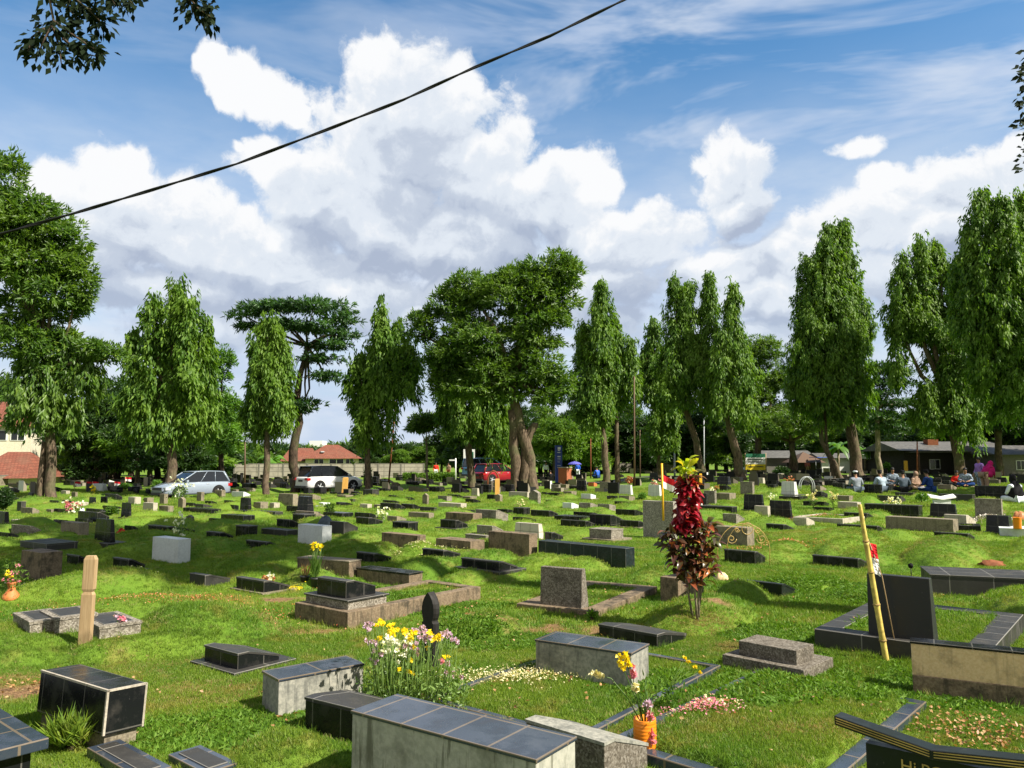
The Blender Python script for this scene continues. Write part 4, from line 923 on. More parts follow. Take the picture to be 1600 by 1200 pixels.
m.build('hoop', MAT['gold'], t); m2.build('scroll', MAT['gold'], t)
# silver double arch on the right
b = P(1259, 770); t = thing('wire_arch', 'pale metal double arch over a grave left of the seated mourners', 'ornament', b); m = MB()
for dx in (0, 3): m.tube([W(1248+dx+11*(1-math.cos(PI*i/14)), 762-17*math.sin(PI*i/14)+(5 if i in (0, 14) else 0), b[1]) for i in range(15)], .025, 5)
m.build('hoop', MAT['steel'], t)
b = P(770, 770); t = thing('wire_arch', 'dark dried flower hoop standing before the red car', 'ornament', b); m = MB()
m.tube([W(762+9*(1-math.cos(PI*i/14)), 756-20*math.sin(PI*i/14)+(12 if i in (0, 14) else 0), b[1]) for i in range(15)], .05, 5); m.build('hoop', MAT['rust'], t)

# ------------------------------------------------------------------ potted and cut flowers
def scatterleaf(name, c, n, spread, L, Wd, mat, parent, updir=.6, rr=rng):
    C = c+rr.normal(size=(n, 3))*np.array(spread); D = unit(n, rr)+np.array([0, 0, updir]); return leafobj(name, C, D, unit(n, rr), L*rr.uniform(.7, 1.2, n), Wd, mat, parent)
def blossoms(name, centers, mat, parent, r=.02, n=7, rr=rng):
    C = np.repeat(centers, n, 0); D = unit(len(C), rr)+np.array([0, -.2, .25]); return leafobj(name, C, D, unit(len(C), rr), r*rr.uniform(.8, 1.3, len(C)), r*.95, mat, parent)
# big clump of yellow, white and lilac flowers
b = P(640, 1100); k = b[1]/F
t = thing('flower_clump', 'tall clump of yellow, white and lilac flowers growing behind the large pale wall', 'flowers', b)
stems = MB(); heads = {'petal_yellow': [], 'petal_white': [], 'petal_lilac': [], 'petal_pink': []}
spec = [('petal_lilac', 578, 978, 10, 9), ('petal_yellow', 594, 975, 6, 7), ('petal_yellow', 592, 998, 5, 4), ('petal_yellow', 614, 985, 9, 13), ('petal_yellow', 636, 990, 12, 11), ('petal_white', 612, 1005, 13, 22), ('petal_white', 634, 1006, 11, 14), ('petal_white', 602, 1017, 6, 6),
        ('petal_lilac', 655, 987, 10, 10), ('petal_lilac', 668, 998, 8, 8), ('petal_yellow', 672, 992, 6, 7), ('petal_yellow', 682, 996, 7, 9), ('petal_lilac', 697, 992, 12, 8), ('petal_lilac', 712, 1000, 7, 5), ('petal_lilac', 582, 1004, 8, 6), ('petal_lilac', 588, 1022, 12, 6),
        ('petal_lilac', 645, 1015, 14, 8), ('petal_yellow', 640, 1018, 25, 6), ('petal_pink', 688, 1034, 6, 3), ('petal_lilac', 710, 1046, 14, 6), ('petal_yellow', 640, 1048, 14, 4), ('petal_white', 622, 1024, 12, 7), ('petal_yellow', 692, 1022, 6, 2)]
for mt, x, y, sx, n in spec:
    for _ in range(n):
        xx = x+rng.normal()*sx*.55; yy = y+rng.normal()*sx*.45; yq = b[1]+rng.uniform(-.25, .3); hd = W(xx, yy, yq); heads[mt].append(hd)
        if rng.random() < .8:
            root = np.array([b[0]+(hd[0]-b[0])*.75+rng.normal()*.03, yq+rng.normal()*.03, 0]); mid = (root+hd)/2+rng.normal(size=3)*.02; stems.tube([root, mid, hd], [.0032, .0028, .002], 4)
stems.build('stems', MAT['flower_stem'], t)
for mt, hs_ in heads.items(): blossoms(mt.replace('petal_', '')+'_blossoms', np.array(hs_), mt, t, r=.026, n=12)
n = 1500; cx = rng.uniform(-.42, .50, n); C = np.stack([b[0]+cx, b[1]+rng.uniform(-.28, .3, n), np.abs(rng.normal(0, .17, n))*(1.1-np.abs(cx)*.8)+.02], -1)
leafobj('foliage', C, unit(n)+np.array([0, 0, .7]), unit(n), rng.uniform(.03, .075, n), .018, 'flower_stem', t)
# orange vase with long-stemmed blossoms
b = P(1008, 1176); k = b[1]/F; hv = zat(1122, b[1])-b[2]; rv = 17*k
t = thing('flower_vase', 'ribbed orange cylinder vase holding drooping long-stemmed flowers, lower centre right', 'vase', b); m = MB()
pr = []; 
for i in range(31): pr.append((rv*(1+.03*math.sin(i*2.1)), hv*i/30))
pr += [(rv*.9, hv), (rv*.88, hv*.6), (0.0, hv*.58)]
m.lathe(b, pr, 24); m.build('vessel', MAT['orange_plastic'], t)
st = MB(); tp = b+np.array([0, 0, hv]); ends = [((925,1052), 'petal_cream', (955,1060)), ((978,1022), 'petal_yellow', (985,1060)), ((990,1045), 'petal_pink', (990,1075)), ((993,1070), 'petal_cream', (994,1090)), ((1022,1160), 'petal_pink', (1008,1108)), ((1013,1100), 'petal_lilac', (1008,1105)), ((966,1026), 'petal_yellow', (984,1070)), ((1018,1125), 'petal_pink', (1012,1100))]
hh = {}
for (ex_, ey_), mt, (mx, my) in ends:
    e_ = W(ex_, ey_, b[1]+rng.uniform(-.12, .08)); md = W(mx, my, b[1]+rng.uniform(-.05, .03)); st.tube([tp-np.array([0, 0, .08]), tp*.5+md*.5, md, md*.45+e_*.55, e_], [.005, .0045, .004, .003, .002], 5)
    for s_ in np.linspace(0, .75, 9): hh.setdefault(mt, []).append(e_*(1-s_*.6)+md*s_*.6+rng.normal(size=3)*.006)
st.build('stems', MAT['flower_stem'], t)
for mt, c_ in hh.items(): blossoms(mt.replace('petal_', '')+'_blossoms', np.array(c_), mt, t, r=.029, n=6)
scatterleaf('foliage', tp+np.array([0, 0, .06]), 50, (.04, .04, .06), .10, .012, 'flower_stem', t, 1.4)
# leafy stem with yellow flowers leaning right of the vase
b = P(1040, 1110); t = thing('flower_sprig', 'loose green sprig with four yellow blossoms leaning right of the orange vase', 'flowers', b); m = MB(); tips = [W(1070, 1028, b[1]), W(1076, 1034, b[1]), W(1086, 1042, b[1]), W(1094, 1051, b[1])]
for q in tips: m.tube([b, W(1048, 1070, b[1]), q], [.004, .003, .002], 5)
m.build('stems', MAT['flower_stem'], t); blossoms('yellow_blossoms', np.array(tips+tips), 'petal_yellow', t, r=.024, n=7); scatterleaf('foliage', W(1042, 1088, b[1]), 120, (.07, .06, .08), .07, .018, 'weed', t)
# terracotta urn far left
b = P(17, 938); k = b[1]/F; t = thing('flower_urn', 'terracotta urn of mixed flowers at the left edge', 'vase', b); m = MB(); r_ = 13*k; hv = 27*k
m.lathe(b, [(r_*.95, 0), (r_, hv*.12), (r_*.9, hv*.3), (r_*.45, hv*.55), (r_*.38, hv*.7), (r_*.5, hv*.92), (r_*.56, hv), (r_*.45, hv)], 18); m.build('vessel', MAT['terracotta'], t)
q = b+np.array([0, 0, hv*1.35]); scatterleaf('foliage', q, 220, (.08, .07, .10), .06, .02, 'leaf_mango', t); blossoms('pink_blossoms', q+rng.normal(size=(16, 3))*.09, 'petal_pink', t, .03); blossoms('yellow_blossoms', q+rng.normal(size=(5, 3))*.07, 'petal_yellow', t, .03)
# dark plastic pots with iris-like yellow flowers
for (px, py, wp, lb) in ((476, 913, 13, 'left dark plastic pot of thin dry twigs before the brown wall'), (493, 916, 14, 'dark plastic pot with tall orange-yellow flowers before the brown wall')):
    b = P(px, py); k = b[1]/F; t = thing('flower_pot', lb, 'pot', b); m = MB(); r_ = wp*k/2; hv = 13*k
    m.lathe(b, [(r_*.85, 0), (r_, hv*.8), (r_*1.12, hv*.82), (r_*1.12, hv), (r_*.9, hv), (r_*.85, hv*.8), (0, hv*.8)], 14); m.build('vessel', MAT['dark_metal'], t)
    q = b+np.array([0, 0, hv]); n = 60 if px > 480 else 26; zt = 48*k if px > 480 else 22*k
    C = np.repeat(q[None], n, 0)+rng.normal(size=(n, 3))*[.03, .03, .0]; leafobj('foliage', C, unit(n)*.35+np.array([0, 0, 1.]), unit(n), rng.uniform(.5, 1., n)*zt, .022, 'flower_stem' if px > 480 else 'dry_leaf', t)
    if px > 480:
        hd = np.array([W(x, y, b[1]+rng.uniform(-.1, .1)) for x, y in ((487,852),(492,849),(498,851),(503,853),(490,856),(500,857),(495,854),(487,857))]); blossoms('yellow_blossoms', hd, 'petal_yellow', t, .045, 9)
        m = MB(); [m.tube([q, (q+h_)/2+rng.normal(size=3)*.03, h_], .005, 4) for h_ in hd]; m.build('stems', MAT['flower_stem'], t)
def bouquet(px, py, zpx, mats, lb, n=18, sp=.10, leaf_=60, base=None, r=.05):
    b = P(px, py) if base is None else base; k = b[1]/F; t = thing('flower_bunch', lb, 'flowers', b); q = b+np.array([0, 0, zpx*k])
    m = MB(); [m.tube([b+rng.normal(size=3)*[.02, .02, 0], q+rng.normal(size=3)*sp*.6], .006, 4) for _ in range(6)]; m.build('stems', MAT['flower_stem'], t)
    scatterleaf('foliage', q-np.array([0, 0, zpx*k*.35]), leaf_, (sp, sp, sp*.9), r*1.5, r*.5, 'flower_stem', t)
    for mt in mats: blossoms(mt.replace('petal_', '')+'_blossoms', q+rng.normal(size=(n, 3))*sp, mt, t, r, 6)
bouquet(113, 805, 15, ['petal_white', 'petal_pink'], 'white lily bunch standing among black markers at the left', r=.09, sp=.14)
bouquet(147, 776, 11, ['petal_yellow'], 'small yellow flower ball in a white vase, far left', r=.08, sp=.13)
bouquet(281, 846, 26, ['petal_white'], 'white flower bunch in a dark vase behind the left white block', r=.07, sp=.12, n=14)
bouquet(281, 790, 28, ['petal_white'], 'leafy white-flowered shoot in front of the silver car', r=.08, sp=.22, leaf_=220)
bouquet(598, 812, 10, ['petal_white'], 'round white flower bunch between the two far rows, centre left', r=.07, sp=.11, n=22)
bouquet(812, 797, 10, ['petal_cream'], 'small potted plant with cream flowers left of centre', r=.05, sp=.09)
bouquet(422, 912, 8, ['petal_red', 'petal_white'], 'red and white flower head resting behind the black wedge at left centre', r=.05, sp=.035, n=8, leaf_=10)
bouquet(1271, 795, 18, ['petal_cream'], 'tall cream gladiolus left of its twin, in the right rows', r=.07, sp=.09); bouquet(1302, 795, 20, ['petal_cream'], 'tall cream gladiolus right of its twin, in the right rows', r=.07, sp=.09)
bouquet(1394, 790, 4, ['petal_white', 'petal_cream'], 'white and peach flowers laid on the long black wall on the right', r=.07, sp=.12); bouquet(1112, 783, 14, ['petal_white'], 'dried white flowers beside the croton, before a terrazzo block', r=.06, sp=.10)
bouquet(1233, 757, 6, ['petal_red'], 'orange-red flowers on the white tiled headstone at right', r=.09, sp=.12); bouquet(1207, 784, 6, ['petal_white'], 'small white flowers above the black headstone, right of centre', r=.06, sp=.10)
bouquet(1022, 762, 6, ['petal_white', 'petal_pink'], 'pink and white flowers behind the white tiled headstones', r=.09, sp=.16); bouquet(512, 768, 6, ['petal_red'], 'pink-red flowers in front of the white car', r=.10, sp=.15, n=26); bouquet(1118, 768, 4, ['petal_red'], 'coral flowers on the terrazzo block right of the croton', r=.08, sp=.10)
b = P(189, 984); b[2] += .165; b = W(188, 973, P(150, 990)[1]-.05)
bouquet(188, 974, 2, ['petal_lilac', 'petal_pink'], 'purple orchid blossom lying on the low speckled block at left', base=b, r=.028, sp=.035, n=7, leaf_=4)
# black rose stake, plastic sheets, umbrella
b = P(1424, 903); t = thing('black_rose', 'single black rose on a thin stake behind the slate headstone', 'ornament', b); m = MB(); q = W(1423, 884, b[1]); m.tube([b, q], .008, 5); m.build('stake', MAT['dark_metal'], t); m = MB(); m.ell(q, .045, 8, 6, lambda j, k: 1+.18*math.sin(k*2.3+j*2)); m.build('bloom', MAT['black_cloth'], t)
def heap(px, py, w_, h_, mat, lb, name='cloth_heap', cat='cloth'):
    b = P(px, py); k = b[1]/F; m = MB(); n = 14; rr = np.random.default_rng(px)
    ph = rr.uniform(0, 6, 5)
    m.ell(b, (w_*k/2, w_*k*.35, h_*k), n, 7, lambda j, q: 1+.22*math.sin(q*1.7+ph[0])*math.sin(j*1.3+ph[1])+.12*math.sin(q*3.1+j*2+ph[2])); tag(m.build(name, MAT[mat]), lb, cat)
heap(189, 843, 18, 15, 'red_cloth', 'faded red cloth tent beside the black upright headstone at left'); heap(508, 822, 24, 14, 'cloth_slate', 'grey-blue plastic sheet bunched behind the white block'); heap(128, 803, 10, 8, 'cloth_white', 'pale blue plastic sheet between small black markers at left')
heap(1128, 906, 20, 10, 'E', 'broken tan brick lump beside the croton roots', 'rubble', 'rubble'); heap(1548, 884, 40, 8, 'rust', 'heap of brown soil and roots behind the long granite wall', 'soil_heap', 'soil'); heap(1594, 812, 22, 12, 'petal_red', 'mound of orange soil and petals at the right edge', 'soil_heap', 'soil')

# ------------------------------------------------------------------ croton plant
b = P(1090, 974); Y0 = b[1]; k = Y0/F
t = thing('croton_plant', 'tall croton with crimson column of leaves and yellow top, right of centre', 'shrub', b)
m = MB()
stems_ = [[(1084,974),(1076,930),(1070,880),(1072,800),(1072,735)], [(1092,974),(1091,920),(1098,860),(1104,822)], [(1090,972),(1084,905),(1062,860),(1050,828)], [(1091,960),(1098,900),(1112,870)], [(1076,930),(1082,880),(1084,830)]]
for s_ in stems_: m.tube([W(x, y, Y0+.03*math.sin(x*1.7+i)) if i else P(x, y) for i, (x, y) in enumerate(s_)], [.016, .014, .011, .008, .006][:len(s_)], 7)
m.build('stem', MAT['bark_pale'], t)
def whorl(path, y0, y1, n, rpx, L, Wd, mat, up, name, droop=0.):
    C = []; D = []; N = []
    for i in range(n):
        s_ = (i+.5)/n; yy = y0+(y1-y0)*s_; xx = np.interp(yy, [p[1] for p in path], [p[0] for p in path]); th = i*2.4+rng.normal()*.3
        o_ = np.array([math.cos(th), math.sin(th), 0]); C.append(W(xx, yy, Y0)+o_*rpx*k*rng.uniform(.05, .55)); D.append(o_+np.array([0, 0, up+rng.normal()*.35-droop])); N.append(np.array([0, 0, 1.])+rng.normal(size=3)*.45)
    C = np.array(C); D = np.array(D); N = np.array(N); D /= np.linalg.norm(D, axis=1, keepdims=True)
    # broad leaf of 8 faces, cupped and curled back at the tip
    S = np.cross(D, N); S /= np.linalg.norm(S, axis=1, keepdims=True); U = np.cross(S, D); nn = len(C); L = L*rng.uniform(.75, 1.2, nn); V = []; Fc = []
    prof = [(0, .10, 0), (.3, .8, .10), (.62, 1., .10), (.86, .6, -.02), (1., .08, -.18)]
    for i in range(nn):
        i0 = len(V); w_ = Wd*rng.uniform(.8, 1.2); cu = rng.uniform(.15, .5); bend = rng.uniform(-.1, .35)
        for (a_, b_, c_) in prof:
            c0 = C[i]+D[i]*L[i]*a_+U[i]*L[i]*(c_-bend*a_*a_)
            for s_ in (-1, 0, 1): V.append(c0+S[i]*s_*w_/2*b_+U[i]*abs(s_)*w_*b_*cu)
        for r_ in range(len(prof)-1):
            for s_ in (0, 1): q = i0+r_*3+s_; Fc.append((q, q+1, q+4, q+3))
    me = mesh_np(name, np.array(V)-np.array(t.location), np.array(Fc), smooth=True); return obj(name, me, t, MAT[mat])
mp = [(1074, 735), (1076, 780), (1070, 830)]
whorl(mp, 752, 832, 210, 14, .135, .085, 'crimson', .0, 'crimson_leaves'); whorl([(1072, 735), (1076, 760)], 726, 752, 26, 8, .16, .065, 'croton_top', .8, 'yellow_leaves')
whorl([(1078, 750), (1078, 762)], 744, 764, 26, 12, .13, .07, 'croton_low', .4, 'orange_leaves')
whorl([(1104, 818), (1098, 860), (1100, 905)], 818, 908, 130, 26, .15, .075, 'croton_low', .35, 'bronze_leaves'); whorl([(1052, 850), (1066, 880), (1078, 905)], 828, 915, 110, 24, .15, .075, 'croton_low', .2, 'dark_leaves'); whorl([(1080, 820), (1080, 870)], 830, 905, 80, 18, .14, .07, 'croton_low', .2, 'inner_leaves')

# ------------------------------------------------------------------ cable
t_pts = [(-500, 470), (-250, 420), (0, 366), (120, 332), (240, 296), (370, 256), (515, 201), (630, 156), (740, 106), (860, 56), (975, 0), (1200, -120), (1500, -300)]
m = MB(); pp = [W(x, y, 6.) for x, y in t_pts]; fine_ = []
for a_, b_ in zip(pp[:-1], pp[1:]):
    for s_ in np.linspace(0, 1, 10, endpoint=False): fine_.append(a_*(1-s_)+b_*s_)
for ph in (0, PI): m.tube([p+.006*np.array([0, math.cos(i*.45+ph), math.sin(i*.45+ph)]) for i, p in enumerate(fine_)], .0085, 6)
tag(m.build('power_cable', MAT['cable']), 'thick black twisted cable crossing the sky from left to top', 'cable')
# ------------------------------------------------------------------ cars
def car(px, D, z, heading, Lc, Wc, Hc, paint, label, roofpaint=None, van=False):
    q0 = W(px, 740, D); b = np.array([q0[0], D, z]); t = thing('parked_car', label, 'car', b, 'cars parked along the cemetery road')
    c_, s_ = math.cos(heading), math.sin(heading)
    T = lambda x, y, zz: b+np.array([x*c_-y*s_, x*s_+y*c_, zz])
    w = Wc/2; zb = .26; belt = Hc*.60; hood = Hc*.585; L2 = Lc/2
    st = [(-L2, .84, zb+.12, belt-.16), (-L2+.06, .93, zb+.04, belt-.05), (-L2+.3, 1., zb, belt), (-L2+1.2, 1., zb, belt+.01), (0, 1., zb, belt), (L2*.42, 1., zb, belt-.02), (L2*.56, .98, zb, hood), (L2*.74, .95, zb, hood-.07), (L2*.87, .89, zb+.02, hood-.17), (L2*.95, .82, zb+.05, hood-.27), (L2, .68, zb+.14, hood-.42)]
    m = MB(); rings = []
    for x, f, z0, z1 in st:
        ww = w*f; rings.append([T(x, y, zz) for y, zz in ((-ww*.9, z0), (-ww, z0+.10), (-ww, z1-.16), (-ww*.965, z1-.05), (-ww*.88, z1), (ww*.88, z1), (ww*.965, z1-.05), (ww, z1-.16), (ww, z0+.10), (ww*.9, z0))])
    m.loft([r[::-1] for r in rings], smooth=True); m.build('body', MAT[paint], t)
    # glasshouse
    xr0, xr1 = (-L2+.10, -L2+.50) if not van else (-L2+.05, -L2+.18); xf0, xf1 = L2*.56, L2*.06
    def sec(x, ww, zz): return [T(x, -ww, zz), T(x, ww, zz)]
    A = [T(xr0, -w*.90, belt-.02), T(xf0, -w*.88, belt-.04), T(xf0, w*.88, belt-.04), T(xr0, w*.90, belt-.02)]
    Bm = [T(xr0*.93+xr1*.07, -w*.86, belt+.2), T(xf0*.45+xf1*.55, -w*.80, Hc-.16), T(xf0*.45+xf1*.55, w*.80, Hc-.16), T(xr0*.93+xr1*.07, w*.86, belt+.2)]
    Bt = [T(xr1, -w*.74, Hc-.05), T(xf1, -w*.74, Hc-.05), T(xf1, w*.74, Hc-.05), T(xr1, w*.74, Hc-.05)]
    g = MB(); g.loft([A, Bt]); g.build('windows', MAT['glass_dark'], t)
    r_ = MB(); nR = 6; rr = []
    for i in range(nR+1):
        s__ = i/nR; x = xr1-.10+(xf1+.10-xr1+.10)*s__; zz = Hc-.045+.04*math.sin(PI*s__); rr.append([T(x, -w*.755, zz-.03), T(x, -w*.70, zz+.01), T(x, w*.70, zz+.01), T(x, w*.755, zz-.03), T(x, 0, zz-.045)][::-1])
    r_.loft(rr, smooth=True); r_.build('roof', MAT[roofpaint or paint], t)
    p_ = MB()
    for sy in (-1, 1):
        a0 = [(xf0+.02, .885, belt-.03), (xf1, .745, Hc-.05)]; a3 = [(xr0+.02, .905, belt-.02), (xr1-.02, .75, Hc-.05)]
        for (u, v), th in ((a0, .035), (a3, .07 if not van else .05)):
            p_.tube([T(u[0], sy*w*u[1], u[2]), T(v[0], sy*w*v[1], v[2])], th, 6)
        for fx in (.30, .60):
            x = xr0+(xf0-xr0)*fx; x2 = xr1+(xf1-xr1)*fx; p_.tube([T(x, sy*w*.895, belt-.02), T(x2, sy*w*.748, Hc-.06)], .018, 5)
        p_.tube([T(xr0, sy*w*.93, belt-.01), T(xf0, sy*w*.91, belt-.03)], .025, 6)
    p_.build('pillars', MAT[roofpaint or paint], t)
    for sx in (-1, 1):
        for sy in (-1, 1):
            wx = sx*Lc*.295; R_ = .36
            a = MB(); n = 18
            pts = [T(wx+(R_+.10)*math.cos(PI*i/n), sy*(w+.004), R_+(R_+.10)*math.sin(PI*i/n)) for i in range(n+1)]; a.face(pts if sy < 0 else pts[::-1]); a.build('wheel_arch', MAT['rubber'], t)
            u = MB(); ring = lambda r0, y: [T(wx+r0*math.cos(2*PI*i/20), sy*y, R_+r0*math.sin(2*PI*i/20)) for i in range(20)]
            u.loft([ring(R_, w-.2), ring(R_, w+.02), ring(R_*.9, w+.04), ring(R_*.68, w+.03), ring(R_*.66, w+.01)]); tt = u.build('wheel', MAT['rubber'], t)
            v = MB(); v.loft([ring(.08, w+.03), ring(.05, w+.045)])
            for j in range(5):
                an = 2*PI*j/5; v.loft([[T(wx+r0*math.cos(an+d_), sy*(w+.025), R_+r0*math.sin(an+d_)) for r0, d_ in ((.04, -.5), (.24, -.16), (.24, .16), (.04, .5))], [T(wx+r0*math.cos(an+d_), sy*(w+.04), R_+r0*math.sin(an+d_)) for r0, d_ in ((.04, -.4), (.24, -.1), (.24, .1), (.04, .4))]])
            rim = v.build('rim', MAT['steel'], t); rim.parent = tt
    for sy in (-1, 1):
        l_ = MB(); q = T(-L2+.10, sy*w*.80, belt-.20); l_.box(q-np.array([0, 0, .08]), .30, .34, .17, heading); l_.build('tail_light', MAT['tail_light'], t)
        l_ = MB(); q = T(L2*.90, sy*w*.76, hood-.36); l_.box(q-np.array([0, 0, .06]), .30, .30, .15, heading); l_.build('headlight', MAT['head_light'], t)
        l_ = MB(); q = T(xf0-.35, sy*(w+.09), belt+.02); l_.box(q, .12, .2, .13, heading); l_.build('mirror', MAT[paint], t)
        l_ = MB()
        for x in (-.55, .45): l_.box(T(x, sy*(w+.012), belt-.13), .18, .02, .035, heading)
        l_.build('door_handles', MAT['steel'], t)
    l_ = MB(); l_.box(T(-L2-.01, 0, belt-.38), .03, .5, .14, heading); l_.build('number_plate', MAT['plate'], t)
    l_ = MB(); l_.box(T(L2+.0, 0, .55), .05, w*1.1, .18, heading); l_.build('grille', MAT['dark_metal'], t)
    l_ = MB(); l_.box(T(-L2+.02, 0, .27), .18, Wc*.86, .16, heading); l_.box(T(L2-.06, 0, .27), .16, Wc*.72, .14, heading); l_.build('bumper', MAT['dark_metal'], t)
    return t
gz = lambda px, D: float(h_base(W(px, 740, D)[0], D))+.05
car(300, 48.5, gz(300, 48.5)-.02, R(234), 4.5, 1.80, 1.70, 'car_silver', 'silver estate car facing left behind a tree trunk, left side')
car(515, 56, gz(515, 56)+.15, R(48), 4.8, 1.86, 1.83, 'car_white', 'white sport utility car with dark roof seen from behind left', roofpaint='glass_dark')
car(777, 66, gz(777, 66)+.15, R(40), 4.3, 1.8, 1.70, 'car_red', 'dark red car partly hidden behind the leaning mango trunk')
car(762, 71.5, gz(762, 71)+.30, R(35), 4.6, 1.85, 1.9, 'car_blue', 'light blue van parked just behind the red car', van=True)

# ------------------------------------------------------------------ people: one skinned body, clothes as children
def skinmesh(name, pts, edges, rad, mat, parent, root=0, sub=2):
    me = bpy.data.meshes.new(name); me.from_pydata([tuple(p) for p in pts], edges, [])
    o = obj(name, me, parent, MAT[mat]); sk = o.modifiers.new('skin', 'SKIN'); sk.use_smooth_shade = True
    for i, r in enumerate(rad): me.skin_vertices[0].data[i].radius = (r, r) if not isinstance(r, tuple) else r; me.skin_vertices[0].data[i].use_root = False
    me.skin_vertices[0].data[root].use_root = True
    sb = o.modifiers.new('sub', 'SUBSURF'); sb.levels = sub; sb.render_levels = sub
    return o
POSES = {
 'stand': dict(pel=(0,0,.93), ch=(0,.02,1.25), nk=(0,.02,1.47), hd=(0,.05,1.63), kn=[(-.11,.03,.50),(.12,-.02,.50)], ft=[(-.12,0,.06),(.13,-.05,.06)], el=[(-.27,-.02,1.12),(.27,-.02,1.12)], ha=[(-.27,.12,.88),(.25,.15,.90)]),
 'bend': dict(pel=(0,-.05,.90), ch=(0,.18,1.12), nk=(0,.32,1.26), hd=(0,.44,1.33), kn=[(-.11,.05,.49),(.12,0,.49)], ft=[(-.12,0,.06),(.13,-.05,.06)], el=[(-.24,.30,.95),(.24,.30,.95)], ha=[(-.14,.45,.80),(.14,.47,.80)]),
 'sit': dict(pel=(0,0,.13), ch=(0,.07,.42), nk=(0,.12,.62), hd=(0,.18,.77), kn=[(-.36,.30,.14),(.36,.30,.14)], ft=[(.06,.42,.07),(-.06,.36,.07)], el=[(-.28,.14,.32),(.28,.14,.32)], ha=[(-.13,.36,.28),(.13,.36,.28)]),
}
def person(px, D, z, yaw, pose, label, top='cloth_grey', low='cloth_slate', hat=None, scale=1., hijab=None):
    g = POSES[pose]; b = W(px, 740, D); b[2] = z; t = thing('person', label, 'person', b, None); t.rotation_euler = (0, 0, yaw); t.scale = (scale,)*3
    V = lambda *a: np.array(a, float)
    pel, ch, nk, hd = (V(*g[k]) for k in ('pel', 'ch', 'nk', 'hd'))
    hips = [pel+V(s_*.10, 0, -.02) for s_ in (-1, 1)]; sh = [nk+V(s_*.19, -.01, -.08) for s_ in (-1, 1)]
    kn = [V(*p) for p in g['kn']]; ft = [V(*p) for p in g['ft']]; el = [V(*p) for p in g['el']]; ha = [V(*p) for p in g['ha']]
    pts = [pel, (pel+ch)/2, ch, nk, nk+(hd-nk)*.45, hd+V(0, 0, -.02), hd+V(0, 0, .09)]; rad = [(.16, .12), (.14, .105), (.165, .115), .075, .055, (.078, .092), (.07, .08)]
    edges = [(0, 1), (1, 2), (2, 3), (3, 4), (4, 5), (5, 6)]
    for i in (0, 1):
        n = len(pts); f = (ha[i]-el[i]); f = f/np.linalg.norm(f)
        pts += [sh[i], el[i], ha[i], ha[i]+f*.07, hips[i], kn[i], ft[i], ft[i]+V(0, .14, -.02)]; rad += [.062, .045, .030, .036, .095, .062, .045, .036]
        edges += [(2, n), (n, n+1), (n+1, n+2), (n+2, n+3), (0, n+4), (n+4, n+5), (n+5, n+6), (n+6, n+7)]
        for j in range(4):
            side = np.cross(f, V(0, 0, 1)); side /= (np.linalg.norm(side)+1e-9); k_ = len(pts)
            pts += [ha[i]+f*.11+side*(j-1.5)*.019, ha[i]+f*(.155+.012*(j in (1, 2)))+side*(j-1.5)*.022+V(0, 0, -.012)]; rad += [.009, .008]; edges += [(n+3, k_), (k_, k_+1)]
        k_ = len(pts); pts += [ha[i]+f*.06+V(-.035 if i else .035, 0, .01), ha[i]+f*.10+V(-.045 if i else .045, 0, .0)]; rad += [.010, .009]; edges += [(n+2, k_), (k_, k_+1)]
    skinmesh('body', pts, edges, rad, 'skin', t)
    # shirt
    P2 = [pel+V(0, 0, .0), (pel+ch)/2, ch, nk-V(0, 0, .06), nk+V(0, 0, .025)]; r2 = [(.185, .145), (.17, .135), (.20, .15), (.15, .12), (.082, .082)]; E2 = [(0, 1), (1, 2), (2, 3), (3, 4)]
    for i in (0, 1):
        n = len(P2); P2 += [sh[i], el[i], el[i]*.25+ha[i]*.75]; r2 += [.082, .066, .052]; E2 += [(3, n), (n, n+1), (n+1, n+2)]
    skinmesh('shirt', P2, E2, r2, top, t)
    P3 = [pel]; r3 = [(.17, .14)]; E3 = []
    for i in (0, 1):
        n = len(P3); P3 += [hips[i], kn[i], ft[i]*.85+kn[i]*.15]; r3 += [.12, .09, .075]; E3 += [(0, n), (n, n+1), (n+1, n+2)]
    skinmesh('sarong' if pose == 'sit' else 'trousers', P3, E3, r3, low, t)
    face = MB(); hb = hd+V(0, 0, .03)
    fm = lambda o_: o_
    off = np.array(t.location)
    f_ = MB(); f_.ell(off+hb+V(0, .088, -.005), (.014, .022, .02), 6, 5); o_ = f_.build('nose', MAT['skin'], t)
    f_ = MB(); [f_.ell(off+hb+V(s_*.03, .078, .022), (.011, .008, .007), 6, 4) for s_ in (-1, 1)]; f_.build('eyes', MAT['hair'], t)
    if hijab:
        f_ = MB(); f_.ell(off+hb+V(0, -.022, .012), (.115, .125, .145), 14, 10, lambda j, k: 1+.03*math.sin(k*2)); c = off+nk
        rings = []
        for i, (dz, rx, ry, dy) in enumerate([(.10, .10, .11, 0), (.0, .14, .13, -.01), (-.14, .23, .17, -.01), (-.34, .27, .22, .02), (-.50, .25, .24, .06)]):
            cc = c+V(0, dy+(pel[1]-nk[1])*(-dz)/.5*.6, dz); rings.append([cc+V(rx*math.cos(a)*(1+.05*math.sin(a*7)), ry*math.sin(a)*(1+.05*math.cos(a*6)), .02*math.sin(a*5)) for a in np.linspace(0, 2*PI, 18, endpoint=False)])
        f_.loft(rings[::-1], smooth=True); f_.build('headscarf', MAT[hijab], t)
    else:
        f_ = MB(); f_.ell(off+hb+V(0, -.018, .032), (.088, .100, .098), 12, 8); f_.build('hair', MAT['hair'], t)
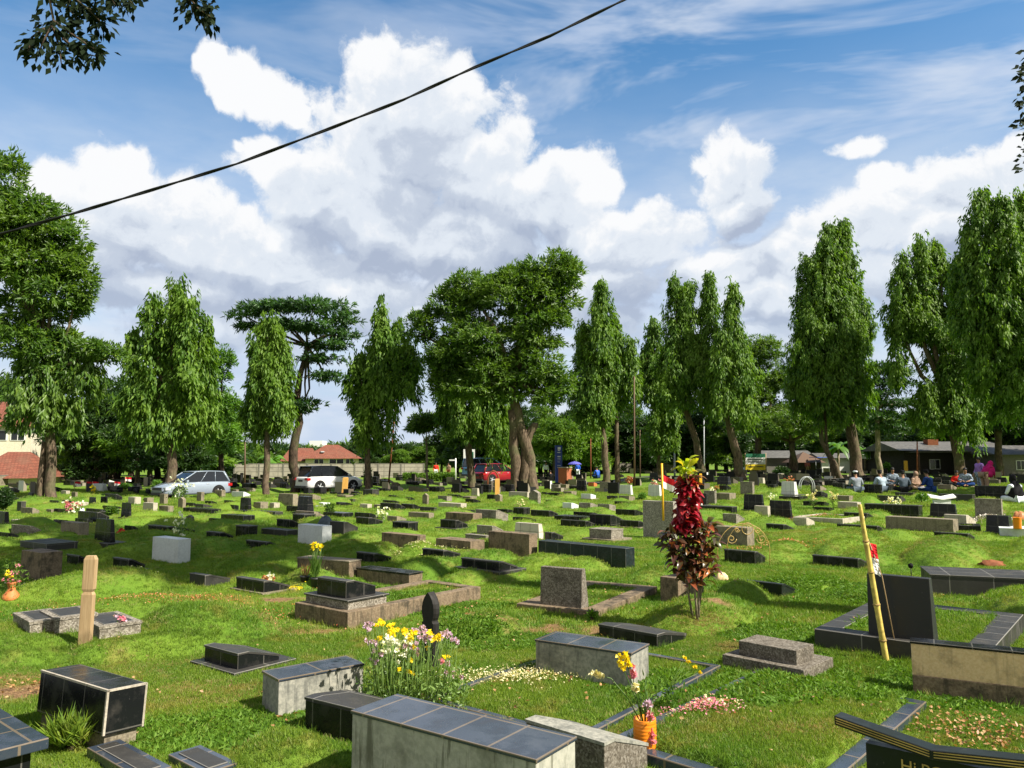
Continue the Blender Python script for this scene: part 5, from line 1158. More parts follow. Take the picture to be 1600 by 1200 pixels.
        if hat:
            f_ = MB(); f_.lathe(off+hb+V(0, -.01, .055), [(.098, -.015), (.100, .03), (.094, .075 if hat == 'black_cloth' else .05), (.0, .085 if hat == 'black_cloth' else .075)], 16); f_.build('cap', MAT[hat], t)
    return t
zr = lambda px, D: float(h_base(W(px, 740, D)[0], D))
person(1338, 38, zr(1338, 38)+.10, R(-10), 'sit', 'person in a grey shirt and white skullcap seated with back turned, leftmost mourner', 'cloth_grey', 'cloth_slate', 'cloth_white', 1.12)
person(1378, 38.5, zr(1378, 38)+.12, R(8), 'sit', 'person in a pale blue shirt and black cap seated second from left', 'cloth_pale', 'cloth_slate', 'black_cloth', 1.12)
person(1393, 42, zr(1393, 42)+.22, R(170), 'sit', 'person in a blue-white patterned shirt facing the camera among the mourners', 'cloth_batik', 'cloth_slate', None, 1.12)
person(1411, 38, zr(1411, 38)+.10, R(-20), 'sit', 'person in a dark slate shirt and black cap seated third in the row of backs', 'cloth_slate', 'black_cloth', 'black_cloth', 1.12)
person(1427, 42, zr(1427, 42)+.05, R(200), 'sit', 'person in a tan top sitting behind, facing the mourners', 'cloth_tan', 'cloth_tan', None, 1.05, hijab='cloth_tan')
person(1453, 38, zr(1453, 38)+.12, R(30), 'sit', 'person in a dark blue shirt and black cap seated with an open book, fourth back', 'cloth_blue', 'cloth_blue', 'black_cloth', 1.15)
person(1494, 44, zr(1494, 44)+.15, R(160), 'sit', 'person in a bright red top seated behind the mourners', 'cloth_red', 'black_cloth', None, 1.)
person(1508, 43, zr(1508, 43)+.20, R(150), 'sit', 'person in a dark patterned shirt seated right of the one in red', 'cloth_batik', 'cloth_blue', None, 1.15)
person(1538, 37.5, zr(1538, 37)+.05, R(-70), 'bend', 'person in a magenta headscarf and brown skirt bending forward, standing right of the mourners', 'cloth_magenta', 'cloth_tan', None, 1.05, hijab='cloth_magenta')
person(1531, 40, zr(1531, 40)+.05, R(100), 'stand', 'person in a purple top standing just behind the magenta headscarf', 'cloth_purple', 'cloth_batik', None, 1.)
person(1588, 33, zr(1588, 33)+.02, R(10), 'sit', 'person in a long black headscarf and white top seated at the right edge', 'cloth_white', 'cloth_white', None, 1.25, hijab='black_cloth')
# book on the lap of the fourth mourner
q = W(1440, 763, 37.7); m = MB()
for sx in (-1, 1):
    A = [q, q+np.array([sx*.17, -.02, .04]), q+np.array([sx*.17, .2, .07]), q+np.array([0, .2, .03])]; A = A if sx < 0 else A[::-1]
    m.loft([A[::-1], [v+np.array([0, 0, .02]) for v in A[::-1]]])
tag(m.build('open_book', MAT['white_paint']), 'open white book held low beside the mourner in dark blue', 'book')
zf = lambda px, D: float(h_base(W(px, 740, D)[0], D))
person(681, 83, zf(681, 83), R(190), 'stand', 'distant person in a red top left of the blue van', 'cloth_red', 'cloth_white', None, 1.)
person(701, 86, zf(701, 86), R(150), 'stand', 'distant person in dark rusty clothes left of the blue van', 'cloth_tan', 'rust', None, 1.)
person(853, 82, zf(853, 82), R(200), 'stand', 'distant person in white between the mango trunk and the blue sign', 'cloth_white', 'black_cloth', None, 1.05)
person(861, 80, zf(861, 80), R(20), 'sit', 'distant person in black seated right of the one in white', 'black_cloth', 'cloth_white', None, 1.1)
person(903, 86, zf(903, 86), R(0), 'stand', 'distant person in blue under the blue-violet umbrella', 'tarp_blue', 'cloth_white', None, 1.)
person(934, 84, zf(934, 84)+.1, R(30), 'sit', 'distant person in bright blue seated right of the umbrella', 'tarp_blue', 'cloth_blue', None, 1.3)
person(1262, 96, zf(1262, 96), R(180), 'stand', 'distant person in pink near the white stall wall', 'petal_pink', 'cloth_tan', None, 1.05)
person(1275, 98, zf(1275, 98), R(180), 'stand', 'distant person in a pale top under the blue tarpaulin', 'cloth_white', 'cloth_blue', None, 1.05)
b = W(898, 724, 85); m = MB(); t = thing('umbrella', 'open blue-violet umbrella right of the blue sign', 'umbrella', (b[0], b[1], zf(898, 85)))
R_ = .78; m.loft([[b+np.array([r_*math.cos(2*PI*i/16), r_*math.sin(2*PI*i/16), dz]) for i in range(16)] for r_, dz in ((R_, -.10), (R_*.75, .06), (R_*.4, .17), (.02, .22))]); m.build('canopy', MAT['umbrella_blue'], t)
m = MB(); m.tube([np.array([b[0], b[1], zf(898, 85)+.8]), b+np.array([0, 0, .26])], .02, 6); m.build('shaft', MAT['steel'], t)

# ------------------------------------------------------------------ signs, poles, pillar
b = W(873, 747, 72); b[2] = float(h_base(b[0], 72)); k = 72/F; h = zat(696, 72)-b[2]; t = thing('information_sign', 'tall dark blue sign pylon with white emblem and text lines, right of the mango tree', 'sign', b)
m = MB(); m.box(b+np.array([0, 0, .1]), 11*k, .14, h-.1, R(8)); m.build('panel', MAT['blue_sign'], t)
m = MB(); q = lambda x, y: W(x, y, 71.85)
def strip(mb, x0, x1, y0, y1, Y): mb.loft([[W(x0, y1, Y), W(x1, y1, Y), W(x1, y1, Y)+np.array([0, .02, 0]), W(x0, y1, Y)+np.array([0, .02, 0])], [W(x0, y0, Y), W(x1, y0, Y), W(x1, y0, Y)+np.array([0, .02, 0]), W(x0, y0, Y)+np.array([0, .02, 0])]])
for x0, x1, y0, y1 in ((871.3, 876, 698.5, 702.5), (871.6, 875, 703, 704.5), (870.8, 875.6, 706.5, 707.6), (871, 876, 712.5, 714), (871, 876, 715.6, 716.2), (871, 876, 718.3, 718.8), (871, 875, 721.5, 722), (871, 876, 727, 727.5)): strip(m, x0, x1, y0, y1, 71.84)
m.build('lettering', MAT['white_paint'], t)
b = W(883, 753, 66); b[2] = float(h_base(b[0], 66)); k = 66/F; h = zat(731, 66)-b[2]; t = thing('brick_pillar', 'orange-brown brick gate pillar right of the blue sign', 'pillar', b)
m = MB(); m.box(b-np.array([0, 0, .1]), 16*k, 14*k, h+.1, R(-38)); m.build('shaft', MAT['brick_red'], t); m = MB(); m.box(b+np.array([0, 0, h]), 18*k, 16*k, .07, R(-38)); m.build('cap', MAT['B'], t)
b = W(733, 740, 74); b[2] = float(h_base(b[0], 74)); t = thing('notice_board', 'white framed notice board on two posts behind a weeping tree trunk', 'sign', b)
m = MB(); 
for x in (729, 738): m.tube([np.array([W(x, 740, 74)[0], 74, b[2]]), W(x, 712, 74)], .05, 6)
m.build('posts', MAT['steel'], t); m = MB(); strip(m, 724, 742, 702, 719, 73.9); m.build('panel', MAT['white_paint'], t); m = MB(); strip(m, 732, 740, 706, 716, 73.86); m.build('inset_panel', MAT['banner_green'], t)
b = W(712, 740, 70); b[2] = float(h_base(b[0], 70)); t = thing('signpost', 'slim white signpost with a short arm, left of the blue van', 'sign', b); m = MB(); m.tube([b, W(712, 716, 70)], .06, 6); m.build('post', MAT['white_paint'], t); m = MB(); strip(m, 702, 712, 718, 720, 69.95); m.build('arm', MAT['white_paint'], t)
def pole(px, yb, yt, D, mat, label, r=.075, lean=0, cat='pole', name='utility_pole', lamp=None, pt=None):
    b = W(px, 740, D); b[2] = float(h_base(b[0], D)); tp = W(px+lean, yt, D); t = thing(name, label, cat, b); m = MB(); m.tube([b-np.array([0, 0, .3]), b*.5+tp*.5, tp], [r, r*.85, r*.65], 8); m.build('pole', MAT[mat], t)
    if lamp:
        m = MB(); a_ = [W(px+lean+dx, yt+dy, D) for dx, dy in lamp]; m.tube(a_, .04, 6); m.build('arm', MAT['steel'], t); m = MB(); e = a_[-1]; m.box(e-np.array([0, 0, .06]), .55, .2, .1, 0); m.build('lamp_head', MAT['steel'], t)
    return t
pole(573, 740, 600, 58, 'pole_wood', 'thin brown utility pole in front of the weeping tree near the orange roof'); pole(607, 740, 624, 66, 'rust', 'leaning rusty street lamp pole with curved grey arm', lean=12, lamp=[(0, 0), (6, -1), (14, -6), (22, -7)], cat='street lamp', name='street_lamp')
pole(991, 740, 588, 60, 'pole_wood', 'tall dark brown pole between the weeping trees, centre right'); pole(923, 740, 685, 86, 'rust', 'short rusty pole right of the umbrella'); pole(1000, 740, 672, 80, 'pole_wood', 'short brown pole just right of the tall dark one')
pole(383, 740, 690, 66, 'pole_wood', 'slim brown post against the pale panel wall left of the single weeping tree'); pole(1433, 740, 690, 62, 'rust', 'thin rusty pole in front of the dark shack'); pole(1054, 740, 700, 75, 'steel', 'short pale pole left of the croton top', r=.1)
pole(1100, 740, 655, 85, 'steel', 'grey street lamp with a curved arm behind the leaning trunks', lamp=[(0, 0), (3, -4), (9, -5)], cat='street lamp', name='street_lamp'); pole(343, 740, 640, 62, 'bark_dark', 'dark pole with cross wires behind the left weeping tree')
b = W(1180, 740, 88); b[2] = zf(1180, 88); t = thing('banner', 'green, white and yellow banner under the trees, right of the leaning trunk', 'banner', b); m = MB()
for x in (1164.5, 1196.5): m.tube([np.array([W(x, 740, 88)[0], 88, b[2]]), W(x, 708, 88)], .05, 6)
m.build('posts', MAT['wood'], t)
for nm, mt, y0, y1 in (('green_panel', 'banner_green', 709, 715), ('white_panel', 'white_paint', 715, 725.3), ('yellow_panel', 'banner_yellow', 725.4, 734.5)): m = MB(); strip(m, 1165, 1196, y0, y1, 87.9); m.build(nm, MAT[mt], t)
m = MB(); [strip(m, a_, b_, y_, y_+1.1, 87.87) for a_, b_, y_ in ((1168, 1192, 717), (1170, 1190, 721), (1169, 1180, 728.5), (1182, 1193, 728.5))]; m.build('text_lines', MAT['dark_metal'], t)

# ------------------------------------------------------------------ walls and buildings
def panelwall(x0, x1, D0, D1, ytop, mat, label, th=.15):
    a = W(x0, 740, D0); b_ = W(x1, 740, D1); a[2] = b_[2] = min(zf(x0, D0), zf(x1, D1))-.3; c = (a+b_)/2; d = b_-a; L = np.linalg.norm(d[:2]); yaw = math.atan2(d[1], d[0]); h = zat(ytop, D0)-a[2]
    t = thing('boundary_wall', label, 'wall', c); m = MB(); m.box(c, L, th, h, yaw); m.build('panels', MAT[mat], t); e = d/np.linalg.norm(d)
    m = MB(); n = max(2, int(L/2.4)); [m.box(a+d*i/n, .16, th+.08, h+.05, yaw) for i in range(n+1)]; m.build('posts', MAT['grey_plaster'], t); m = MB(); m.box(c+np.array([0, 0, h]), L, th+.05, .06, yaw); m.build('coping', MAT['grey_plaster'], t); return t
panelwall(-120, 68, 56, 66, 746, 'C', 'grey rendered wall at the far left behind the tree trunks'); panelwall(366, 662, 88, 92, 725, 'panel_wall', 'long pale concrete panel wall behind the white car'); panelwall(960, 1052, 108, 108, 724, 'panel_wall', 'short concrete wall far behind, left of the croton'); panelwall(1180, 1260, 112, 110, 722, 'grey_plaster', 'grey wall behind the banner, under the trees')
def house(px, D, wpx, dpt, ywall, ytop, wallmat, roofmat, label, yaw=0., overhang=.5, hip=True, wins=(), name='house', flat=False, ridge=.4):
    b = W(px, 740, D); b[2] = zf(px, D)-.3; k = D/F; w_ = wpx*k; t = thing(name, label, 'house', b); zw = zat(ywall, D)-b[2]; zt = zat(ytop, D)-b[2]
    m = MB(); m.box(b, w_, dpt, zw, yaw); wl = m.build('wall', MAT[wallmat], t)
    ca, sa = math.cos(yaw), math.sin(yaw); T = lambda x, y, z: b+np.array([x*ca-y*sa, x*sa+y*ca, z])
    o_ = overhang; X, Y = w_/2+o_, dpt/2+o_; r = X*ridge if hip else X; m = MB(); th = .12
    A = [T(-X, -Y, zw-.05), T(X, -Y, zw-.05), T(X, Y, zw-.05), T(-X, Y, zw-.05)]
    r0, r1 = T(-r, 0, zt), T(r, 0, zt)
    m.face([A[0], A[1], r1, r0]); m.face([A[2], A[3], r0, r1]); m.face([A[1], A[2], r1]); m.face([A[3], A[0], r0]); m.face([A[3], A[2], A[1], A[0]])
    rf = m.build('roof', MAT[roofmat], t)
    for (fx, z0, ww, hh) in wins:
        m = MB(); c = T(fx*w_, -dpt/2-.02, z0); m.box(c, ww, .08, hh, yaw); f_ = m.build('window', MAT['white_paint'], t)
        g = MB(); n = 2
        for i in range(n): g.box(T(fx*w_+(-.25+.5*i)*ww*.92, -dpt/2-.065, z0+.06), ww*.40, .02, hh-.12, yaw)
        pn = g.build('pane', MAT['glass_dark'], t); pn.parent = f_
    return t, T, zw, zt
t, T, zw, zt = house(518, 112, 78, 7.5, 716, 695, 'plaster', 'roof_tile', 'orange tiled hip-roofed house behind the panel wall', yaw=R(14), ridge=.22, wins=((-.25, 1.6, 1.4, .9), (.08, 1.5, 2.2, 1.), (.33, 1.6, 1.2, .9)))
m = MB(); q = T(-1.4, -2.4, zt-1.1); m.box(q, .5, 1.1, .14, R(20)); m.build('skylight', MAT['steel'], t)
house(470, 118, 46, 6, 720, 700, 'plaster', 'roof_tile', 'lower orange roof adjoining the hip-roofed house on its left', yaw=R(10), ridge=.6)
house(12, 78, 110, 9, 668, 628, 'plaster', 'roof_tile', 'cream two-storey house with white-barred windows at the left edge', yaw=R(12), wins=((-.35, 4.2, 1.3, 1.0), (-.12, 4.2, 1.6, 1.0), (.1, 4.2, 1.6, 1.0), (.34, 4.2, 1.3, 1.0)))
house(28, 66, 76, 7, 745, 706, 'plaster', 'roof_tile', 'low red-brown tiled roof just above the left wall', yaw=R(8), ridge=.35)
house(146, 90, 34, 5, 690, 640, 'plaster', 'roof_tile', 'narrow brown-roofed house glimpsed between the left trees', ridge=.5)
t, T, zw, zt = house(1462, 90, 150, 8, 704, 690, 'shack_dark', 'tin', 'long dark shack with a low tin roof behind the mourners', hip=False, wins=((-.2, .9, 1.2, 1.1), (.1, .9, 1.4, 1.1)), overhang=.9, name='shack')
m = MB(); m.box(T(1.4, -4.1, 0), 3., .1, 2.0, 0); m.build('white_panel', MAT['white_paint'], t); m = MB(); m.box(T(-1., -5.4, 2.75), 9., 2.6, .10, 0); m.build('awning', MAT['tin'], t); m = MB(); [m.tube([T(x, -6.4, 0), T(x, -6.4, 2.8)], .06, 6) for x in (-5.2, -1, 3.2)]; m.build('posts', MAT['pole_wood'], t)
m = MB(); m.box(T(-1.2, -1.5, zt-.5), 1.2, 1.0, .7, 0); m.build('vent_box', MAT['rust'], t)
house(1580, 84, 110, 8, 710, 696, 'grey_plaster', 'tin', 'grey lean-to house at the right edge behind the tree', hip=False, overhang=.8, wins=((-.2, .9, 1., 1.),), name='shack')
house(1222, 104, 70, 6, 715, 704, 'grey_plaster', 'tin', 'grey shed with a weathered roof behind the banner', hip=False, name='shack'); house(1217, 118, 30, 6, 702, 695, 'plaster', 'roof_tile', 'small red roof peeping above the grey shed')
house(1300, 100, 50, 4, 715, 708, 'white_paint', 'tin', 'white-walled stall beside the curved trunk', hip=False, name='stall'); house(1256, 98, 34, 4, 722, 706, 'shack_dark', 'pole_wood', 'small dark gabled kiosk left of the white stall', hip=True, ridge=.0, name='stall')
b = W(1281, 715, 95); t = thing('tarpaulin', 'bright blue tarpaulin awning over the stall', 'tarpaulin', (b[0], b[1], zf(1281, 95))); m = MB(); m.box(b, 1.8, 1.8, .06, R(10)); m.build('sheet', MAT['tarp_blue'], t); [(lambda mm: (mm.tube([b+np.array([dx, -.7, 0]), np.array([b[0]+dx, b[1]-.7, zf(1281, 95)])], .03, 5), mm.build('pole', MAT['steel'], t)))(MB()) for dx in (-.8, .8)]
house(1180, 128, 26, 5, 726, 718, 'white_paint', 'tin', 'small white building far beyond the banner', name='house'); house(1372, 96, 44, 4, 716, 710, 'shack_dark', 'white_paint', 'dark open stall with a pale flat roof left of the long shack', hip=False, name='stall')
# far skyline blocks
for (px, wp, y0, lb) in ((620, 10, 697, 'tiny white block of flats on the skyline left of the round tree'), (497, 20, 689, 'pale building far beyond the orange roof')):
    b = W(px, 712, 330); m = MB(); m.box(np.array([b[0], 330, 0]), wp*330/F, 8, zat(y0, 330), 0); t = thing('tower_block', lb, 'building', (b[0], 330, 0)); m.build('wall', MAT['white_paint'], t); m = MB(); [m.box(np.array([b[0]+(i-.5)*wp*330/F*.4, 325.9, 2.5+3*j]), .8, .05, 1.2, 0) for i in range(2) for j in range(1)]; m.build('window', MAT['glass_dark'], t)
# ------------------------------------------------------------------ trees
def crown_plume(D, px, yt, yb, hw, rr, dens=1., L=.44, depth=None):
    """drooping column: heavy hanging tassels of long leaves over a darker core, world space"""
    k = D/F; Rr = hw*k*.86; yb = yb-26; top = W(px, yt, D); bot = W(px, yb, D); Hh = top[2]-bot[2]; dy = rr.uniform(-.5, .5)*Rr if depth is None else depth
    def surf(n, lo, hi, pw):
        t_ = rr.uniform(0, 1, n)**.9; th = rr.uniform(0, 2*PI, n)
        prof = np.minimum(1., 1.18*(1-t_)**.5)*np.where(t_ < .22, .62+.38*t_/.22, 1.)
        lob = 1+.30*np.sin(th*3+t_*8+px)+.18*np.sin(th*5-t_*15+px*2); rad = Rr*prof*lob*(lo+(hi-lo)*rr.uniform(0, 1, n)**pw)
        return np.stack([bot[0]+(top[0]-bot[0])*t_+rad*np.cos(th), D+dy+rad*np.sin(th), bot[2]+Hh*t_], -1), np.stack([np.cos(th), np.sin(th), np.zeros(n)], -1)
    A = 2*PI*Rr*Hh*.8; K = max(14, int(A*1.25)); sc, so_ = surf(K, .62, 1.08, .8); per = max(4, int(13*dens)); sz = rr.uniform(.6, 1.25, K)
    C1 = np.repeat(sc, per, 0)+rr.normal(size=(K*per, 3))*np.array([.20, .20, .42])*np.repeat(sz, per)[:, None]; o1 = np.repeat(so_, per, 0)
    C2, o2 = surf(int(A*4.5*dens), .15, .85, .6)
    C = np.concatenate([C1, C2]); out = np.concatenate([o1, o2]); m_ = 8
    B = np.repeat(C, m_, 0); o_ = np.repeat(out, m_, 0); N = len(B); B = B+rr.normal(size=(N, 3))*[.08, .08, .16]
    Dr = np.array([0, 0, -1.])+o_*rr.uniform(.0, .6, (N, 1))+rr.normal(size=(N, 3))*.30; Nn = o_+rr.normal(size=(N, 3))*.55+np.array([0, 0, .3])
    return B, Dr, Nn, L*rr.uniform(.55, 1.15, N), L*.28
def crown_blob(D, px, py, rx, ry, rr, dens=1., L=.40, ydep=None, drop=.25, sub=18, m_=8, wide=.26, depthf=.85):
    k = D/F; c = W(px, py, D); R3 = np.array([rx*k, rx*k*depthf, ry*k]); c[1] += 0 if ydep is None else ydep
    sd = unit(sub, rr); sd[:, 2] = sd[:, 2]*.9+.1; sc = c+sd*R3*.62; sr = rr.uniform(.36, .56, sub)
    area = 4*PI*((R3[0]*R3[1])**1.6/3+2*(R3[0]*R3[2])**1.6/3)**(1/1.6); n = max(60, int(dens*15*area)); idx = rr.integers(0, sub, n)
    u = unit(n, rr); u[:, 2] = np.abs(u[:, 2])*.75+u[:, 2]*.25; rad = sr[idx][:, None]*R3*(.55+.5*rr.uniform(0, 1, (n, 1))**.5)
    C = sc[idx]+u*rad; cen = c
    out = (C-cen); out /= np.linalg.norm(out, axis=1, keepdims=True)+1e-6; out = out*.6+u*.7
    B = np.repeat(C, m_, 0); o_ = np.repeat(out, m_, 0); N = len(B); B = B+rr.normal(size=(N, 3))*.07*L/.36
    Dr = o_*.8+unit(N, rr)*.9+np.array([0, 0, -drop]); Nn = o_+rr.normal(size=(N, 3))*.5+np.array([0, 0, .5])
    return B, Dr, Nn, L*rr.uniform(.6, 1.15, N), L*wide
def cat_(parts): return [np.concatenate([p[i] if hasattr(p[i], '__len__') else np.full(len(p[0]), p[i]) for p in parts]) for i in range(5)]
def tree(name, label, D, trunks, crowns, matleaf, matbark='bark', group=None, dens=1., seed=0, limbs=True, cat='tree'):
    rr = np.random.default_rng(seed+int(crowns[0][1])); b0 = W(trunks[0][0][0], 740, D); b0[2] = float(h_base(b0[0], D)); t = thing(name, label, cat, b0, group)
    m = MB()
    for tr in trunks:
        pts = []
        for i, p in enumerate(tr):
            x, y, rpx = p[:3]; q = W(x, y, D+(p[3] if len(p) > 3 else 0)); 
            if i == 0: q = np.array([W(x, 740, D)[0], D+(p[3] if len(p) > 3 else 0), b0[2]-.3])
            pts.append((q, rpx*D/F))
        P_ = [pts[0][0]]; R_ = [pts[0][1]*1.35]
        P_.append(pts[0][0]+(pts[1][0]-pts[0][0])*.12); R_.append(pts[0][1]*1.05)
        for i in range(1, len(pts)):
            a_, ra = pts[i-1]; c_, rc = pts[i]
            for s_ in ((.35, .7, 1.) if i == 1 else (.5, 1.)):
                P_.append(a_+(c_-a_)*s_+rr.normal(size=3)*ra*.25*(s_ < 1)); R_.append(ra+(rc-ra)*s_)
        m.tube(P_, R_, 9)
        if limbs and tr is trunks[0]:
            tip = pts[-1][0]
            for cr in crowns:
                if cr[0] == 'p': q = W(cr[1], cr[2]+(cr[3]-cr[2])*.15, D); mid = tip*.5+W(cr[1], (cr[2]+cr[3])/2, D)*.5; m.tube([tip, mid, q], [pts[-1][1], pts[-1][1]*.6, .03], 6)
                else: q = W(cr[1], cr[2], D); m.tube([tip, tip*.45+q*.55+rr.normal(size=3)*.3-np.array([0, 0, .3]), q], [pts[-1][1]*.8, pts[-1][1]*.5, .04], 6)
    m.build('trunk', MAT[matbark], t)
    parts = []
    for cr in crowns:
        kw = dict(cr[5]) if len(cr) > 5 and isinstance(cr[5], dict) else {}
        if cr[0] == 'p': parts.append(crown_plume(D, *cr[1:5], rr, dens=dens*kw.pop('dens', 1.), **kw))
        else: parts.append(crown_blob(D, *cr[1:5], rr, dens=dens*kw.pop('dens', 1.), **kw))
    B, Dr, Nn, L, Wd = cat_(parts)
    leafobj('crown', B, Dr, Nn, L, Wd, matleaf, t); return t
GW = 'weeping trees lining the cemetery road'
tree('weeping_tree', 'broad weeping tree with several pointed tops behind the silver car', 48, [[(267,770,8.5),(267,700,7),(264,600,5)]],
     [('p',272,446,700,34),('p',298,475,690,30),('p',240,470,705,28),('p',208,525,705,24),('p',320,505,700,22),('p',255,560,715,36),('p',296,580,715,34),('p',225,610,705,26)], 'leaf_weep', group=GW, dens=.8)
tree('weeping_tree', 'single rounded weeping tree column left of the umbrella-shaped tree', 52, [[(417,766,5.5),(417,700,4.6),(418,640,3.5)]],
     [('p',418,497,690,37),('p',405,530,700,26),('p',436,520,700,25),('p',398,600,705,18),('p',440,600,702,20)], 'leaf_weep', group=GW)
tree('weeping_tree', 'drooping multi-topped weeping tree beside the leaning street lamp', 56, [[(576,765,5),(574,700,4.5),(578,620,3.5)]],
     [('p',597,484,640,24),('p',618,508,640,22),('p',560,560,672,27),('p',585,540,720,30),('p',605,560,660,36),('p',640,540,650,24),('p',570,620,722,15),('b',625,585,38,34,{})], 'leaf_weep', group=GW)
tree('weeping_tree', 'weeping tree with pale bare trunk just left of the great mango', 61, [[(738,766,6.5),(732,700,5.5),(727,640,4.5)]],
     [('p',722,560,700,34),('p',700,600,690,20),('p',752,580,720,34),('p',775,600,735,26)], 'leaf_weep', group=GW)
tree('weeping_tree', 'tall pointed weeping tree right of the great mango', 66, [[(948,765,6),(945,700,5),(938,650,4)],[(966,765,4.5),(964,700,3.5),(963,640,3)]],
     [('p',938,452,670,30),('p',915,510,655,26),('p',962,500,668,30),('p',985,530,650,17),('p',925,580,690,34),('p',905,600,672,20)], 'leaf_weep', group=GW)
tree('weeping_tree', 'small pointed weeping tree with a long hanging skirt, right of the tall brown pole', 72, [[(1030,765,4),(1028,700,3.5),(1022,640,3)]],
     [('p',1021,504,640,18),('p',1010,540,650,14),('p',1030,580,735,22),('p',1045,600,728,20)], 'leaf_weep', group=GW)
tree('weeping_tree', 'weeping tree pair on a strongly leaning trunk behind the croton', 66, [[(1101,770,5.5),(1088,690,5),(1068,630,4.5),(1060,590,3.5)]],
     [('p',1056,436,630,24),('p',1076,440,620,20),('p',1106,436,640,21),('p',1050,540,660,32),('p',1090,540,665,34),('p',1120,560,670,22)], 'leaf_weep', group=GW)
tree('weeping_tree', 'weeping tree with pointed top on a leaning trunk left of the banner', 63, [[(1160,770,7.5),(1148,700,6.5),(1135,640,5)]],
     [('p',1146,447,640,24),('p',1128,520,650,22),('p',1160,540,690,30),('p',1130,600,672,24)], 'leaf_weep', group=GW)
tree('weeping_tree', 'huge towering weeping tree right of centre, isolated against the clouds', 68, [[(1341,770,9.5),(1334,700,8.5),(1325,630,7)],[(1314,770,5.5),(1298,716,4.5),(1284,690,3.5),(1276,610,2.5)],[(1304,745,3),(1292,700,2.4),(1288,610,2)]],
     [('p',1302,350,640,42),('p',1322,350,600,30),('p',1268,400,650,30),('p',1290,380,680,44),('p',1262,470,660,36),('p',1334,440,640,30),('p',1245,560,668,18),('p',1312,500,690,48),('p',1352,470,560,14),('p',1335,560,690,20)], 'leaf_weep', group=GW, dens=.8)
tree('weeping_tree', 'ragged weeping tree with a hollow gap on its left, behind the mourners', 62, [[(1500,770,8),(1494,700,7),(1480,620,6)]],
     [('p',1440,378,560,32),('p',1470,378,600,30),('p',1412,405,540,26),('p',1400,480,630,16),('p',1492,420,640,30),('p',1450,460,560,38),('p',1480,560,700,38),('p',1445,600,690,28),('p',1510,600,720,30)], 'leaf_weep', group=GW, dens=.85)
tree('weeping_tree', 'very tall weeping tree cropped by the right edge of the picture', 54, [[(1660,780,9),(1655,700,8),(1640,620,6)]],
     [('p',1535,300,520,38),('p',1558,320,560,40),('p',1518,350,560,26),('p',1595,308,600,30),('p',1560,420,620,50),('p',1610,400,650,50),('p',1532,500,640,20),('p',1580,520,680,40),('p',1650,320,640,60)], 'leaf_weep', group=GW, dens=.75)
tree('mango_tree', 'great spreading mango tree with leaning forked trunk in the centre', 53, [[(833,776,10),(828,715,9),(812,665,8.5),(803,625,8),(800,590,7)],[(808,768,8),(803,700,8),(800,640,7)],[(816,690,8),(828,675,6.5),(836,661,5.5)]],
     [('b',858,437,56,44,{}),('b',822,448,44,34,{}),('b',800,470,66,50,{}),('b',740,462,50,40,{}),('b',702,490,40,40,{}),('b',655,520,28,36,{}),('b',765,540,78,48,{}),('b',845,520,56,50,{}),('b',720,560,52,46,{}),('b',830,580,50,44,{}),('b',760,590,56,36,{}),('b',700,580,34,36,{}),('b',870,480,40,40,{}),('b',880,430,30,26,{}),('b',850,615,40,34,{}),('b',735,612,52,34,{}),('b',790,618,36,26,{}),('b',690,612,22,30,{}),('b',875,600,26,30,{})],
     'leaf_mango', matbark='bark', dens=.75)
tree('umbrella_tree', 'flat-topped umbrella tree on a crooked dark trunk, left of centre', 55, [[(462,770,7.5),(458,705,7),(468,660,6),(462,630,6),(468,590,4.5),(480,540,3)]],
     [('b',430,482,56,8,{}),('b',490,482,66,9,{}),('b',540,500,36,7,{}),('b',378,492,28,6,{}),('b',485,512,56,9,{}),('b',515,540,40,8,{}),('b',500,562,36,8,{}),('b',508,590,34,9,{}),('b',478,632,28,8,{}),('b',448,508,40,8,{}),('b',535,524,30,7,{}),('b',388,512,18,6,{}),('b',470,640,22,6,{})],
     'leaf_rain', matbark='bark_dark', dens=.42)
tree('mango_tree', 'big dense tree filling the left edge of the picture', 44, [[(84,778,8),(80,700,7),(76,620,6),(70,560,5)],[(65,776,5.5),(66,730,5),(70,690,4)]],
     [('b',10,290,34,56,{}),('b',40,330,46,36,{}),('b',0,370,60,60,{}),('b',60,425,70,56,{}),('b',60,360,60,44,{}),('b',10,400,70,60,{}),('b',100,390,40,50,{}),('b',60,470,80,60,{}),('b',120,450,30,60,{}),('b',20,540,80,60,{}),('b',90,560,56,50,{}),('p',60,560,700,50),('p',105,540,700,40),('p',40,600,690,40),('p',140,560,640,26),('b',150,548,40,12,{}),('b',165,560,36,12,{}),('b',-60,420,70,120,{'dens':.6})],
     'leaf_mango', matbark='bark', dens=.62)
tree('small_tree', 'small round-crowned tree standing alone left of the mango', 63, [[(669,765,2.2),(667,720,1.8),(666,690,1.5)]], [('b',666,662,28,19,{}),('b',655,668,20,15,{}),('b',680,664,18,16,{})], 'leaf_mango', matbark='bark_pale')
tree('round_tree', 'bright rounded tree crown behind the blue sign pylon', 82, [[(868,750,4),(868,720,3.5),(868,700,3)]], [('b',868,682,36,32,{}),('b',850,705,26,24,{}),('b',892,705,22,26,{})], 'leaf_weep', matbark='bark_dark')
tree('round_tree', 'tall light green tree rising behind the banner', 92, [[(1186,755,5.5),(1184,710,5),(1184,660,4.5)]], [('b',1188,560,38,34,{}),('b',1205,600,34,38,{}),('b',1175,620,36,34,{}),('b',1150,640,30,30,{}),('b',1190,665,50,28,{}),('b',1240,650,40,28,{}),('b',1235,680,44,26,{})], 'leaf_mango', matbark='bark_dark', dens=.8)
